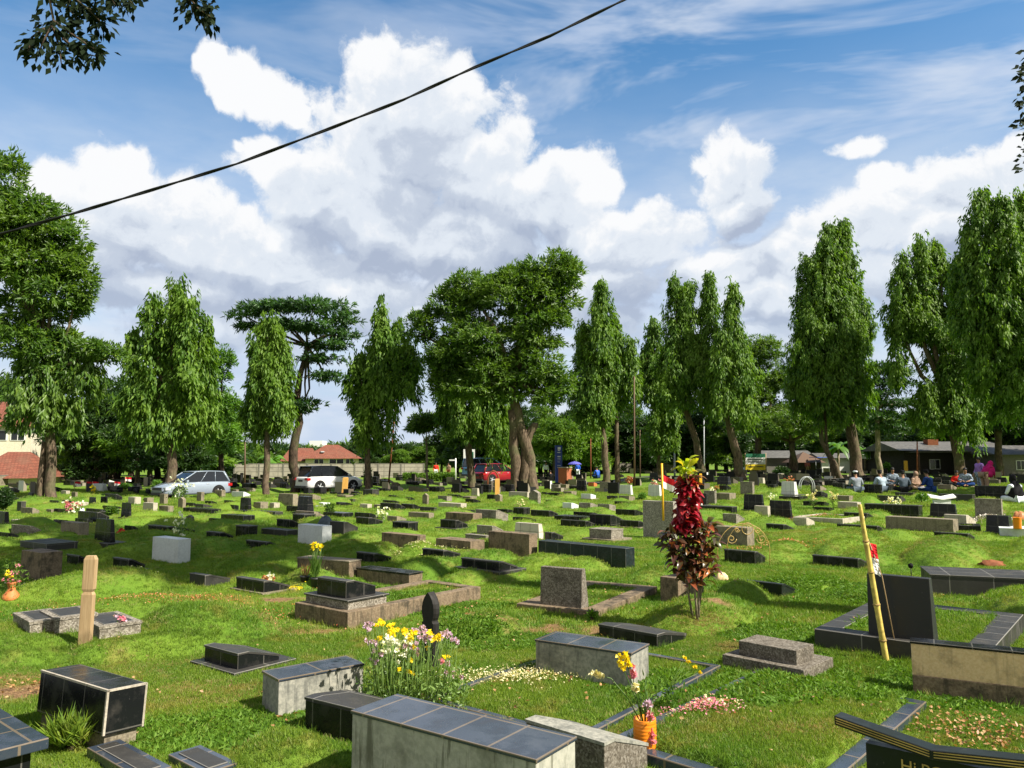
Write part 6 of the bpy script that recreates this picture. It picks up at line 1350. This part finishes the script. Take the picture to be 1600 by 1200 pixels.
tree('layered_tree', 'airy layered tree with upswept branches between the two tall weeping trees', 80, [[(1376,760,4.5),(1372,700,4),(1372,640,3)]],
     [('b',1375,578,44,10,{}),('b',1395,600,40,9,{}),('b',1365,618,42,9,{}),('b',1400,632,42,8,{}),('b',1370,650,38,9,{}),('b',1405,585,26,8,{}),('b',1385,668,34,9,{})], 'leaf_rain', matbark='bark_pale', dens=.42)
tree('round_tree', 'dark dense tree behind the shack at the right', 78, [[(1562,755,6),(1560,700,5),(1560,660,5)]], [('b',1560,610,60,50,{}),('b',1600,580,60,60,{}),('b',1520,650,46,40,{}),('b',1580,660,60,34,{}),('b',1640,640,60,60,{})], 'leaf_dark', matbark='bark_dark', dens=.7)
tree('round_tree', 'dark low-branched tree over the grey shed', 84, [[(1243,755,5.5),(1240,715,4.5),(1236,690,4)],[(1232,750,3),(1236,715,2.5),(1240,690,2)]], [('b',1235,665,44,24,{}),('b',1270,655,34,24,{}),('b',1205,672,34,22,{})], 'leaf_mango', matbark='bark_dark', dens=.8)
tree('young_tree', 'tall light green tree behind the left weeping tree', 62, [[(350,765,3.5),(346,700,3),(344,640,2.5)]], [('b',345,575,22,34,{}),('b',355,640,20,30,{}),('b',350,690,26,40,{}),('b',335,610,22,30,{})], 'leaf_bright', matbark='bark_dark', dens=.7)
# the background belt: copies of three dark trees, each placed and sized on its own
proto = []
for s_ in range(4):
    rr = np.random.default_rng(50+s_)
    cr = [('b', 800+rr.normal()*24, 630+i*12+rr.normal()*5, rr.uniform(24, 38), rr.uniform(16, 26), {'L': .6, 'm_': 6}) for i in range(8)]
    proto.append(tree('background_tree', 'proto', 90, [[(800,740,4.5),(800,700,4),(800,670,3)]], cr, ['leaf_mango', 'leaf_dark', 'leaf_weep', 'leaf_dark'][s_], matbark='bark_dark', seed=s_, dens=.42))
H0 = zat(612, 90)-proto[0].location[2]
def bgtree(px, D, ytop, pi, wf, label, group):
    o = proto[pi]; c = o.copy(); COL.objects.link(c); b = W(px, 740, D); z = float(h_base(b[0], D)); s_ = (zat(ytop, D)-z)/H0; c.location = (b[0], D, z-.2); c.scale = (s_*wf, s_*wf, s_); c.rotation_euler = (0, 0, rng.uniform(0, 6)); c['label'] = label; c['group'] = group
    for ch in list(o.children): d = ch.copy(); COL.objects.link(d); d.parent = c
    return c
BG = [(120,74,640),(150,70,618),(185,72,640),(215,66,650),(245,76,625),(290,70,640),(322,74,610),(345,80,650),(100,80,655),(370,92,690),(398,104,690),(175,84,600),(235,88,640),
      (60,88,640),(20,92,600),(-20,84,590),(95,96,630),(135,92,625),(270,96,650),(305,98,640),(205,100,640),(340,100,660),(620,108,700),(575,112,706),(790,120,640),(860,118,650),(765,116,650),(945,120,640),(975,118,640),(1045,116,650),(1105,118,640),(1135,120,650),(1200,120,640),(1300,124,650),(1385,120,640),(1430,118,645),(1500,112,630),(1560,108,620),
      (395,98,700),(560,126,690),(640,140,700),(600,135,702),(665,128,690),(690,115,672),(715,105,662),(745,98,640),(775,100,630),(810,98,640),(845,104,640),(905,100,640),(930,96,650),(960,100,630),(990,104,640),(1015,98,650),(1060,104,650),(1090,98,640),(1120,108,655),
      (1150,112,640),(1290,112,650),(1330,110,655),(1410,108,660),(1445,104,640),(1480,100,650),(1530,98,640),(1600,96,610),(1640,90,600),(1355,120,645),(1250,118,640),(440,128,705),(1070,124,640),(885,118,650)]
for i, (px, D, yt) in enumerate(BG):
    near = min([(620, 'beyond the panel wall'), (230, 'behind the left weeping tree'), (800, 'behind the great mango'), (950, 'behind the tall pointed weeping tree'), (1090, 'behind the croton'), (1240, 'behind the banner and shed'), (1340, 'behind the huge weeping tree'), (1480, 'behind the long shack'), (1610, 'at the right edge')], key=lambda q: abs(q[0]-px))
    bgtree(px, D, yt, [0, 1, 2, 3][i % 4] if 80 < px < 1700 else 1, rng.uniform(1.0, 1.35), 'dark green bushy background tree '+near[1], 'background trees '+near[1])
# undergrowth closing the view under the crowns
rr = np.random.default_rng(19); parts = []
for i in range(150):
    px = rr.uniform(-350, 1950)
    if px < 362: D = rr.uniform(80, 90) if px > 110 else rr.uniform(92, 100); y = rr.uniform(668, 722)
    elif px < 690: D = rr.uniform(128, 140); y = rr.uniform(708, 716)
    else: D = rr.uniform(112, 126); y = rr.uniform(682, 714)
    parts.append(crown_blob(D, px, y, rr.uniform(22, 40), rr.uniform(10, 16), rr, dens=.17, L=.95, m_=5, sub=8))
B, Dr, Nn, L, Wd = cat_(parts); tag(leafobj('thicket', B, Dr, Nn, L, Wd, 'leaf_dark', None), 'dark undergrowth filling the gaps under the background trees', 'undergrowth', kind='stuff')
# far wooded skyline
rr = np.random.default_rng(9); parts = []
for i in range(110):
    px = rr.uniform(-500, 2100); D = rr.uniform(190, 300); parts.append(crown_blob(D, px, rr.uniform(706, 718), rr.uniform(12, 24), rr.uniform(7, 14), rr, dens=.05, L=2.2, m_=5, sub=6))
B, Dr, Nn, L, Wd = cat_(parts); tag(leafobj('distant_wood', B, Dr, Nn, L, Wd, 'leaf_mango', None), 'continuous far-off belt of trees along the skyline', 'trees', kind='stuff')
for o in proto:
    for ch in list(o.children): bpy.data.objects.remove(ch)
    bpy.data.objects.remove(o)
# trees outside the picture whose shade falls into it, and the sprays that hang into the top corners
def shade_tree(name, label, base, top, blobs, seed, n_, matleaf='leaf_dark', L=.3):
    rr = np.random.default_rng(seed); b = np.array([base[0], base[1], float(h_base(*base))-.3]); t = thing(name, label, 'tree', b); m = MB(); tp = np.array(top, float); mid = b*.5+tp*.5+np.array([.4, .3, 0])
    m.tube([b, b*.9+mid*.1, mid, tp], [.55, .42, .34, .24], 10); C = []
    for (x, y, z, r_, rz) in blobs:
        q = np.array([x, y, z], float); m.tube([tp, tp*.4+q*.6+np.array([0, 0, -.3]), q], [.2, .12, .03], 6); u = unit(n_, rr); C.append(q+u*np.array([r_, r_, rz])*rr.uniform(.35, 1, (n_, 1)))
    m.build('trunk', MAT['bark'], t); C = np.concatenate(C); B = np.repeat(C, 7, 0)+rr.normal(size=(len(C)*7, 3))*.12; N = len(B)
    leafobj('crown', B, unit(N, rr)+np.array([0, 0, -.3]), unit(N, rr)+np.array([0, 0, .8]), L*rr.uniform(.6, 1.2, N), L*.5, matleaf, t); return t
SH = []
for (sx, sy, r_) in ((60,862,1.9),(140,875,1.7),(255,850,1.7),(345,862,1.6),(430,845,1.6),(100,834,1.9),(245,832,1.9),(395,836,1.8),(480,868,1.3),(20,895,1.4),(215,900,1.3),(320,884,1.2),(330,824,1.6),(40,905,1.2),(180,850,1.8),(455,829,1.4),(20,824,1.7)):
    q = onplane(sx, sy, 0); z_ = 15.5+rng.uniform(-.8, .8); SH.append((q[0]-SHX*z_/math.tan(SUN_ELEV), q[1]-SHY*z_/math.tan(SUN_ELEV), z_, r_*1.2, .8))
shade_tree('shade_tree', 'high spreading shade tree standing just outside the right of the picture', (15.5, 4.5), (9, 8.5, 12.8), SH, 4, 270)
shade_tree('shade_tree', 'shade tree beyond the right edge of the picture shading the mourners', (36, 29), (33.5, 31, 8.5), [(30.5,33,11,2.6,2.),(33,34,12,2.8,2.),(36,33,12,3.,2.),(29.5,31,10.5,2.2,1.6),(33.5,31,11,2.6,1.6),(37,30,11,2.6,1.6)], 5, 420)
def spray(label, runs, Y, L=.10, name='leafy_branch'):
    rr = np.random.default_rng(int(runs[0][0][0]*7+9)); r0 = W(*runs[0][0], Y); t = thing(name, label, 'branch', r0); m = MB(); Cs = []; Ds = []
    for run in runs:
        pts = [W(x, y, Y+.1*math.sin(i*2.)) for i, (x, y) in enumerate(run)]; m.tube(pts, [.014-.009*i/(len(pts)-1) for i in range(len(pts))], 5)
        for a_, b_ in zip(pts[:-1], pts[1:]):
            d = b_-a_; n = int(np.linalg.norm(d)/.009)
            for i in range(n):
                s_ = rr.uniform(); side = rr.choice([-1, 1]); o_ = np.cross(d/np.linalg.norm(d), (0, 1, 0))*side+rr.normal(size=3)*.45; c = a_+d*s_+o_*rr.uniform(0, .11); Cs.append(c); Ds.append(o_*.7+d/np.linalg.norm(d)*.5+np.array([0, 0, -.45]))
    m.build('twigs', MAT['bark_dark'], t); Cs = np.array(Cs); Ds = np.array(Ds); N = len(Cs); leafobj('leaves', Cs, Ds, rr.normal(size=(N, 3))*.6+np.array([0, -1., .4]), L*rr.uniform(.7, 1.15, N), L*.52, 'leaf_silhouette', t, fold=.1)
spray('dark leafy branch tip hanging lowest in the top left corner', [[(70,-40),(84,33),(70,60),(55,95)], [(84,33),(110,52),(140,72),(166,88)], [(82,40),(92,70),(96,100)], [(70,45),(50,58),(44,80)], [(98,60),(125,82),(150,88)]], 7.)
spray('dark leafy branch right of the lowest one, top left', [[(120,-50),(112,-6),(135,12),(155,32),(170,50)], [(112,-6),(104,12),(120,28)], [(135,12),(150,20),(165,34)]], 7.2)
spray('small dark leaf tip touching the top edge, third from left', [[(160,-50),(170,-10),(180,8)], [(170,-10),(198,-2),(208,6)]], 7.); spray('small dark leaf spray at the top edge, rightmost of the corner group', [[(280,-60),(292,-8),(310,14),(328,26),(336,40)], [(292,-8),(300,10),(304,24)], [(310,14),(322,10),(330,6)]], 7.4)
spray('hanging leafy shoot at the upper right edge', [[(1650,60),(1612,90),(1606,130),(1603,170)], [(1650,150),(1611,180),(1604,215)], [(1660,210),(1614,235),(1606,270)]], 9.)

# ------------------------------------------------------------------ smaller shrubs and hedge
def shrub(px, yb, hpx, wpx, mat, label, L=.16, n=260, name='shrub', up=.5, wf=.35):
    b = P(px, yb); k = b[1]/F; t = thing(name, label, 'shrub', b); rr = np.random.default_rng(px); m = MB(); m.tube([b-np.array([0, 0, .1]), b+np.array([0, 0, hpx*k*.6])], .03, 6); m.build('stem', MAT['bark_dark'], t)
    u = unit(n, rr); C = b+np.array([0, 0, hpx*k*.55])+u*np.array([wpx*k/2, wpx*k/2, hpx*k*.48])*rr.uniform(.4, 1, (n, 1)); B = np.repeat(C, 4, 0); N = len(B)
    leafobj('foliage', B, unit(N, rr)+np.array([0, 0, up]), unit(N, rr), L*rr.uniform(.6, 1.2, N), L*wf, mat, t)
shrub(4, 798, 34, 28, 'leaf_dark', 'black-looking clipped shrub at the left edge', n=900, L=.12)
shrub(574, 762, 36, 12, 'leaf_mango', 'narrow clipped shrub at the foot of the utility pole', L=.2, n=300); shrub(196, 766, 10, 22, 'leaf_bright', 'low bright bush beside the small flags', n=200); shrub(175, 808, 14, 16, 'leaf_mango', 'leafy potted shrub by the left black headstones', n=160)
shrub(516, 806, 18, 14, 'flower_stem', 'thin leafy sapling behind the second white block', n=60); shrub(582, 776, 12, 12, 'leaf_bright', 'spiky yellow-green plant before the dark upright stone', n=60, up=1.2); shrub(974, 738, 12, 12, 'leaf_bright', 'small bright bush far right of the umbrella', n=120)
shrub(1004, 780, 8, 10, 'leaf_bright', 'bright green tuft between the white tiled headstones', n=90); shrub(984, 760, 16, 12, 'petal_red', 'reddish dry plant behind the white tiled headstone', n=70); shrub(1440, 786, 14, 18, 'leaf_bright', 'fern-like plant left of the white open-book stone', n=60, up=.9)
shrub(1385, 742, 18, 16, 'leaf_bright', 'broad-leaved bush in front of the dark stall', n=160, L=.3); shrub(1583, 740, 16, 18, 'leaf_bright', 'leafy shrub at the right edge behind the black headscarf', n=160, L=.3); shrub(1222, 744, 14, 26, 'leaf_dark', 'dark low bush under the trees right of the banner', n=200, L=.3)
shrub(245, 766, 16, 14, 'leaf_bright', 'yellow-green bush left of the tree trunk by the silver car', n=160); shrub(15, 745, 22, 16, 'leaf_bright', 'climbing plant over the left wall', n=200); shrub(1045, 928, 20, 14, 'weed', 'broad-leaved weed at the foot of the croton', n=40, L=.14); shrub(925, 972, 16, 12, 'weed', 'small weed at the corner of the brown kerb grave', n=30, L=.08)
shrub(150, 1120, 24, 22, 'grass_blade', 'spiky tuft of long grass against the black tiled box', n=60, L=.18, up=1.6, name='grass_tuft', wf=.06); shrub(110, 1172, 34, 60, 'grass_blade', 'broad tuft of coarse grass at the foot of the black tiled box', n=130, L=.17, up=1.2, name='grass_tuft', wf=.07)
# banana / palm fronds
def palm(px, D, yb, yt, label, n=12, mat='leaf_bright', name='palm'):
    b = W(px, 740, D); b[2] = zf(px, D); t = thing(name, label, 'palm', b); c = W(px, yb, D); rr = np.random.default_rng(px); k = D/F; m = MB(); m.tube([b, c], .14, 7); m.build('trunk', MAT['bark_pale'], t); V = []; Fc = []; ln = (yb-yt)*k
    for i in range(n):
        th = 2*PI*i/n+rr.normal()*.2; up = rr.uniform(.5, 1.3); o_ = np.array([math.cos(th), math.sin(th), 0]); s_ = np.cross(o_, (0, 0, 1)); i0 = len(V)
        for j in range(7):
            u_ = j/6; q = c+o_*ln*u_*.8+np.array([0, 0, ln*(up*u_-1.1*u_*u_)]); w_ = .34*math.sin(PI*min(u_*.9+.08, 1)); V += [q-s_*w_-np.array([0, 0, w_*.6]), q, q+s_*w_-np.array([0, 0, w_*.6])]
        for j in range(6):
            for a_ in (0, 1): q = i0+j*3+a_; Fc.append((q, q+1, q+4, q+3))
    obj('fronds', mesh_np('fronds', np.array(V)-b, np.array(Fc)), t, MAT[mat])
palm(425, 96, 722, 690, 'palm with spreading fronds before the orange roof, left side'); palm(1310, 92, 700, 668, 'banana plant with torn fronds left of the huge tree trunk'); palm(1352, 95, 705, 676, 'banana plant right of the huge tree trunk', name='palm')
# clipped hedge
a_ = W(630, 747, 76); b_ = W(712, 747, 76); n = 1500; C = np.stack([rng.uniform(a_[0], b_[0], n), 76+rng.uniform(-.4, .4, n), zf(670, 76)+rng.uniform(.1, .75, n)], -1); B = np.repeat(C, 4, 0); t = thing('hedge', 'low clipped hedge in front of the panel wall, left of the mango', 'hedge', (a_+b_)/2*np.array([1, 1, 0])); leafobj('foliage', B, unit(len(B)), unit(len(B)), .22, .1, 'leaf_weep', t)

# ------------------------------------------------------------------ grass and litter
def footmask(x, y):
    k = np.ones(len(x), bool)
    for (cx, cy_, a0, a1, b0, b1, w0, w1, d0, d1) in FOOT:
        dx = x-cx; dy = y-cy_; u_ = dx*a0+dy*a1; v_ = dx*b0+dy*b1; k &= ~((u_ > w0) & (u_ < w1) & (v_ > d0) & (v_ < d1))
    return k
def tuft(name, n, hgt, wid, spread, lean, rr, broad=False):
    th = rr.uniform(0, 2*PI, n); rad = spread*np.sqrt(rr.uniform(0, 1, n)); C = np.stack([rad*np.cos(th), rad*np.sin(th), np.full(n, -.006)], -1); D = rr.normal(size=(n, 3))*lean; D[:, 2] = 1 if not broad else rr.uniform(.1, .9, n)
    me = leafmesh(name, C, D, unit(n, rr), hgt*rr.uniform(.45, 1.15, n), wid, .1); return me
def instancer(name, pts, scl, tuft_me, mat, label=None, cat=None):
    tuft_me.materials.append(MAT[mat]); src = bpy.data.objects.new(name+'_tuft', tuft_me)
    me = bpy.data.meshes.new(name); me.vertices.add(len(pts)); me.vertices.foreach_set('co', pts.astype(np.float32).ravel()); a = me.attributes.new('scl', 'FLOAT', 'POINT'); a.data.foreach_set('value', scl.astype(np.float32)); o = obj(name, me)
    gt = bpy.data.node_groups.new(name, 'GeometryNodeTree'); gt.interface.new_socket('Geometry', in_out='INPUT', socket_type='NodeSocketGeometry'); gt.interface.new_socket('Geometry', in_out='OUTPUT', socket_type='NodeSocketGeometry')
    g = NT(gt); i_ = g('NodeGroupInput'); o_ = g('NodeGroupOutput'); oi = g('GeometryNodeObjectInfo'); oi.inputs['Object'].default_value = src; oi.inputs['As Instance'].default_value = True
    na = g('GeometryNodeInputNamedAttribute', data_type='FLOAT'); na.inputs['Name'].default_value = 'scl'; rv = g('FunctionNodeRandomValue', data_type='FLOAT_VECTOR'); rv.inputs[0].default_value = (-.12, -.12, 0); rv.inputs[1].default_value = (.12, .12, 6.283)
    ip = g('GeometryNodeInstanceOnPoints', {'Points': i_.outputs[0], 'Instance': oi.outputs['Geometry'], 'Rotation': rv.outputs[0], 'Scale': na.outputs['Attribute']}); gt.links.new(ip.outputs[0], o_.inputs[0])
    md = o.modifiers.new('scatter', 'NODES'); md.node_group = gt; tag(o, label, cat, kind='stuff'); return o
def scatter_pts(n, y0, y1, pw, marg=1.0):
    u_ = rng.uniform(0, 1, n); y = (y0**pw+(y1**pw-y0**pw)*u_)**(1/pw); x = rng.uniform(-1, 1, n)*(y*.69+marg); return x, y
rr = np.random.default_rng(12)
lay = [(80000, 3.6, 9.5, 1.6, .95, ('a', 28, .038, .0042, .05)), (75000, 9.2, 20, 1.5, 1.5, ('b', 16, .055, .0065, .075)), (80000, 19.5, 55, 1.4, 3.0, ('c', 12, .065, .0110, .12))]
WEED = [(1340,1060,1.6,.9),(1180,1085,1.3,.6),(1250,990,.9,.6),(330,1140,.8,.5),(1250,920,1.5,1.),(230,1140,.9,.4),(400,1120,.45,.25),(1200,1070,1.2,.5),(700,950,.9,.5),(760,1000,.9,.5),(920,915,1.,.6),(1330,940,1.0,.8),(640,920,.8,.3)]
def weedmask(x, y):
    k = np.zeros(len(x), bool)
    for (px, py, rx, ry) in WEED:
        q = onplane(px, py, 0); k |= (((x-q[0])/rx)**2+((y-q[1])/ry)**2+.8*pnoise(x/.3, y/.3, 4)) < 1
    return k
for (n, y0, y1, pw, sb, (nm, nb, hg, wd, sp)) in lay:
    x, y = scatter_pts(n, y0, y1, pw); k = footmask(x, y) & (rng.uniform(0, 1, n) > dirt_at(x, y)*1.1); thin_ = pnoise(x/.5, y/.5, 21)+.5; k &= rng.uniform(0, 1, n) < .45+thin_; k &= ~(weedmask(x, y) & (rng.uniform(0, 1, n) < .5))
    d_ = np.abs((x-ROAD0[0])*dv[1]-(y-ROAD0[1])*dv[0]); k &= d_ > 2.6; x = x[k]; y = y[k]; sc_ = rng.uniform(.6, 1.25, len(x))*(1+.5*pnoise(x/1.3, y/1.3, 31))*(1. if nm != 'c' else (1+(y-20)/45))
    instancer('grass', np.stack([x, y, H(x, y)], -1), sc_, tuft('tuft_'+nm, nb, hg, wd, sp, .42, rr), 'grass_blade', None, None)
# patches of dead straw-coloured grass
st_ = []
for (sx, sy, rx, ry, n) in ((330,1078,.75,.33,1900),(240,1040,.7,.3,500),(60,1010,.8,.35,400),(300,955,1.6,.6,800),(1120,985,.6,.35,900),(1160,1010,.5,.3,900),(450,985,.6,.3,700),(940,1150,.5,.2,500),(1250,1160,.7,.3,900),(1250,850,2.2,.8,1600),(1480,870,2.,.6,1300),(560,835,1.4,.5,700),(860,985,1.1,.4,400),(30,1060,.5,.3,500),(1340,835,2.,.5,900)):
    q = onplane(sx, sy, 0); st_.append(q[:2]+rng.normal(size=(n, 2))*[rx*.5, ry*.5])
st_ = np.concatenate(st_); st_ = st_[footmask(st_[:, 0], st_[:, 1])]
instancer('dry_grass', np.column_stack([st_, H(st_[:, 0], st_[:, 1])]), rng.uniform(.5, 1.2, len(st_)), tuft('tuft_d', 14, .034, .0045, .05, .8, rr), 'straw', 'patches of dead straw-coloured grass', 'grass')
# leafy ground-cover weeds
xs_, ys_ = scatter_pts(90000, 4.5, 16, 1.6); k = weedmask(xs_, ys_) & footmask(xs_, ys_) & (dirt_at(xs_, ys_) < .4); xs_ = xs_[k]; ys_ = ys_[k]
instancer('ground_cover', np.stack([xs_, ys_, H(xs_, ys_)], -1), rng.uniform(.5, 1.3, len(xs_)), tuft('tuft_w', 18, .075, .021, .07, .8, rr, True), 'weed', 'leafy green ground-cover weeds around the graves', 'weeds')
# longer grass at wall feet and in a few wild patches
px_ = []; 
for (cx, cy_, a0, a1, b0, b1, w0, w1, d0, d1) in FOOT:
    if cy_ > 16: continue
    for (u0, v0, u1, v1) in ((w0, d0, w1, d0), (w0, d0, w0, d1), (w1, d0, w1, d1), (w0, d1, w1, d1)):
        n = int(16*math.hypot(u1-u0, v1-v0)); s_ = rng.uniform(0, 1, n); u_ = u0+(u1-u0)*s_+rng.normal(size=n)*.03; v_ = v0+(v1-v0)*s_+rng.normal(size=n)*.03; px_.append(np.stack([cx+a0*u_+b0*v_, cy_+a1*u_+b1*v_], -1))
px_ = np.concatenate(px_); k = footmask(px_[:, 0], px_[:, 1]); px_ = px_[k]
for (sx, sy, rx, ry, n) in ((1290,950,1.2,.8,420),(1240,905,1.3,.9,360),(1350,1040,.9,.4,260),(500,955,.6,.4,60)):
    q = onplane(sx, sy, 0); px_ = np.concatenate([px_, q[:2]+rng.normal(size=(n, 2))*[rx*.55, ry*.55]])
px_ = px_[footmask(px_[:, 0], px_[:, 1])]
instancer('long_grass', np.column_stack([px_, H(px_[:, 0], px_[:, 1])]), rng.uniform(.4, 1.0, len(px_)), tuft('tuft_l', 20, .11, .005, .05, .5, rr), 'grass_blade', 'longer grass blades growing at the feet of the stones', 'grass')
def litter(px, py, rx, ry, n, mat, label, L=.018, zadd=.045, box=None):
    q = onplane(px, py, 0); a_ = rng.normal(size=(n, 2))*.45; x = q[0]+a_[:, 0]*rx; y = q[1]+a_[:, 1]*ry; C = np.stack([x, y, H(x, y)+zadd*rng.uniform(.4, 1.1, n)], -1); N = rng.normal(size=(n, 3))*.5+np.array([0, 0, 1.]); D = unit(n); D[:, 2] *= .4
    tag(leafobj('fallen_petals' if 'petal' in mat else 'leaf_litter', C, D, N, L*rng.uniform(.6, 1.3, n), L*.75, mat, None), label, 'petals' if 'petal' in mat else 'litter', kind='stuff')
litter(800,1062,.85,.34,1300,'petal_cream','cream petals strewn over the turf bed in the centre foreground', .020); litter(1088,1128,.36,.20,420,'petal_pink','pink and cream petals heaped right of the orange vase', .022, .06); litter(1095,1124,.34,.18,160,'petal_cream','pale petals mixed in the heap right of the orange vase', .022, .06)
litter(290,960,2.2,.9,1500,'petal_red','rust-red petals scattered on the mound at left', .022); litter(110,915,1.2,.5,260,'petal_cream','yellow petals in shade behind the wooden post', .035); litter(1530,1145,.7,.5,420,'dry_leaf','dry leaves on the slate-edged grass bed', .035); litter(1240,810,1.6,.7,800,'petal_red','reddish petals in the pale kerb grave', .05)
litter(1540,815,1.2,.8,1500,'pebble','white pebbles inside the black kerb grave', .06, .03); litter(1210,860,1.5,.4,300,'petal_red','red petals in a row on the grass right of the wire arch', .04); litter(655,868,1.,.5,260,'petal_cream','yellow petals on the grass left of the black wedge', .04)
litter(800,950,6.,3.5,500,'dry_leaf','dry leaves scattered thinly over the whole grass', .035); litter(760,1100,3.5,1.2,160,'dry_leaf','a few dry leaves in the near foreground grass', .04); litter(455,920,.3,.2,70,'petal_yellow','yellow petals beside the black wedge at left centre', .04); litter(60,1070,1.,.4,160,'dry_leaf','dead leaves on the bare soil at the left edge', .035)

# ------------------------------------------------------------------ labels of the grave markers: each named by its look and nearest landmark
LM = [('wooden grave post',133,935),('left white block',267,862),('second white block',491,838),('bamboo pole',1362,910),('croton plant',1080,850),('tall flower clump',640,1030),('orange vase',1008,1150),('stepped kerb grave',600,950),
      ('silver car',300,756),('white car',515,750),('red car',777,748),('blue sign pylon',873,740),('mango trunk',835,765),('tall speckled block',1030,812),('gold wire arch',1162,850),('seated mourners',1400,762),('book-shaped white stone',1472,782),
      ('big terrazzo headstone',1546,796),('blue-black tiled wall',915,870),('square brown headstone',873,912),('slate headstone',1410,945),('white tiled headstones',1000,766),('dark left shrub',8,782),('left big tree trunk',82,772),('pair of black pots stones',152,783),
      ('black upright headstone',478,790),('brown weathered block',630,850),('white flower bunch',598,802),('huge tree trunk',1341,745),('orange pot',1590,818),('banner',1180,735),('panel wall hedge',670,747),('leaning croton-side trunk',1100,745),('terracotta urn',17,925)]
LM = [l for l in LM if l[0] not in ('pair of black pots stones', 'leaning croton-side trunk')]
ORD = ['nearest', 'second nearest', 'third nearest', 'fourth nearest', 'fifth nearest', 'sixth nearest', 'seventh nearest', 'eighth nearest', 'ninth nearest', 'tenth nearest', 'eleventh nearest', 'twelfth nearest']
buckets = {}
for (t, spec, mx, my) in MARKS:
    cand = sorted(LM, key=lambda l: math.hypot(mx-l[1], (my-l[2])*2.2))[0]; dx = mx-cand[1]; dy = (my-cand[2])*2.2
    rel = ('right of' if dx > 0 else 'left of') if abs(dx) > abs(dy) else ('in front of' if dy > 0 else 'behind')
    sz = 'small' if spec[3] < 800 else ('low' if spec[6] == 'w' else '')
    key = (sz, WORDS[spec[7]], SH_[spec[6]] if 'SH_' in globals() else {'w': 'wedge grave marker', 'b': 'block grave marker', 's': 'upright headstone', 'p': 'pointed headstone'}[spec[6]], rel, cand[0])
    buckets.setdefault(key, []).append((math.hypot(dx, dy), t))
for key, lst in buckets.items():
    lst.sort(key=lambda q: q[0]); sz, wd, sh, rel, lm = key; base_ = (sz+' '+wd+' '+sh).strip()
    for i, (_, t) in enumerate(lst):
        t['label'] = f'{base_} {rel} the {lm}'.replace('grave marker', 'marker') if len(lst) == 1 else f'{base_}, {ORD[min(i, 11)]} one {rel} the {lm}'.replace('grave marker', 'marker')
        t['group'] = 'low grave markers across the cemetery' if 'wedge' in sh or 'block' in sh else 'upright headstones across the cemetery'
bpy.context.view_layer.update()
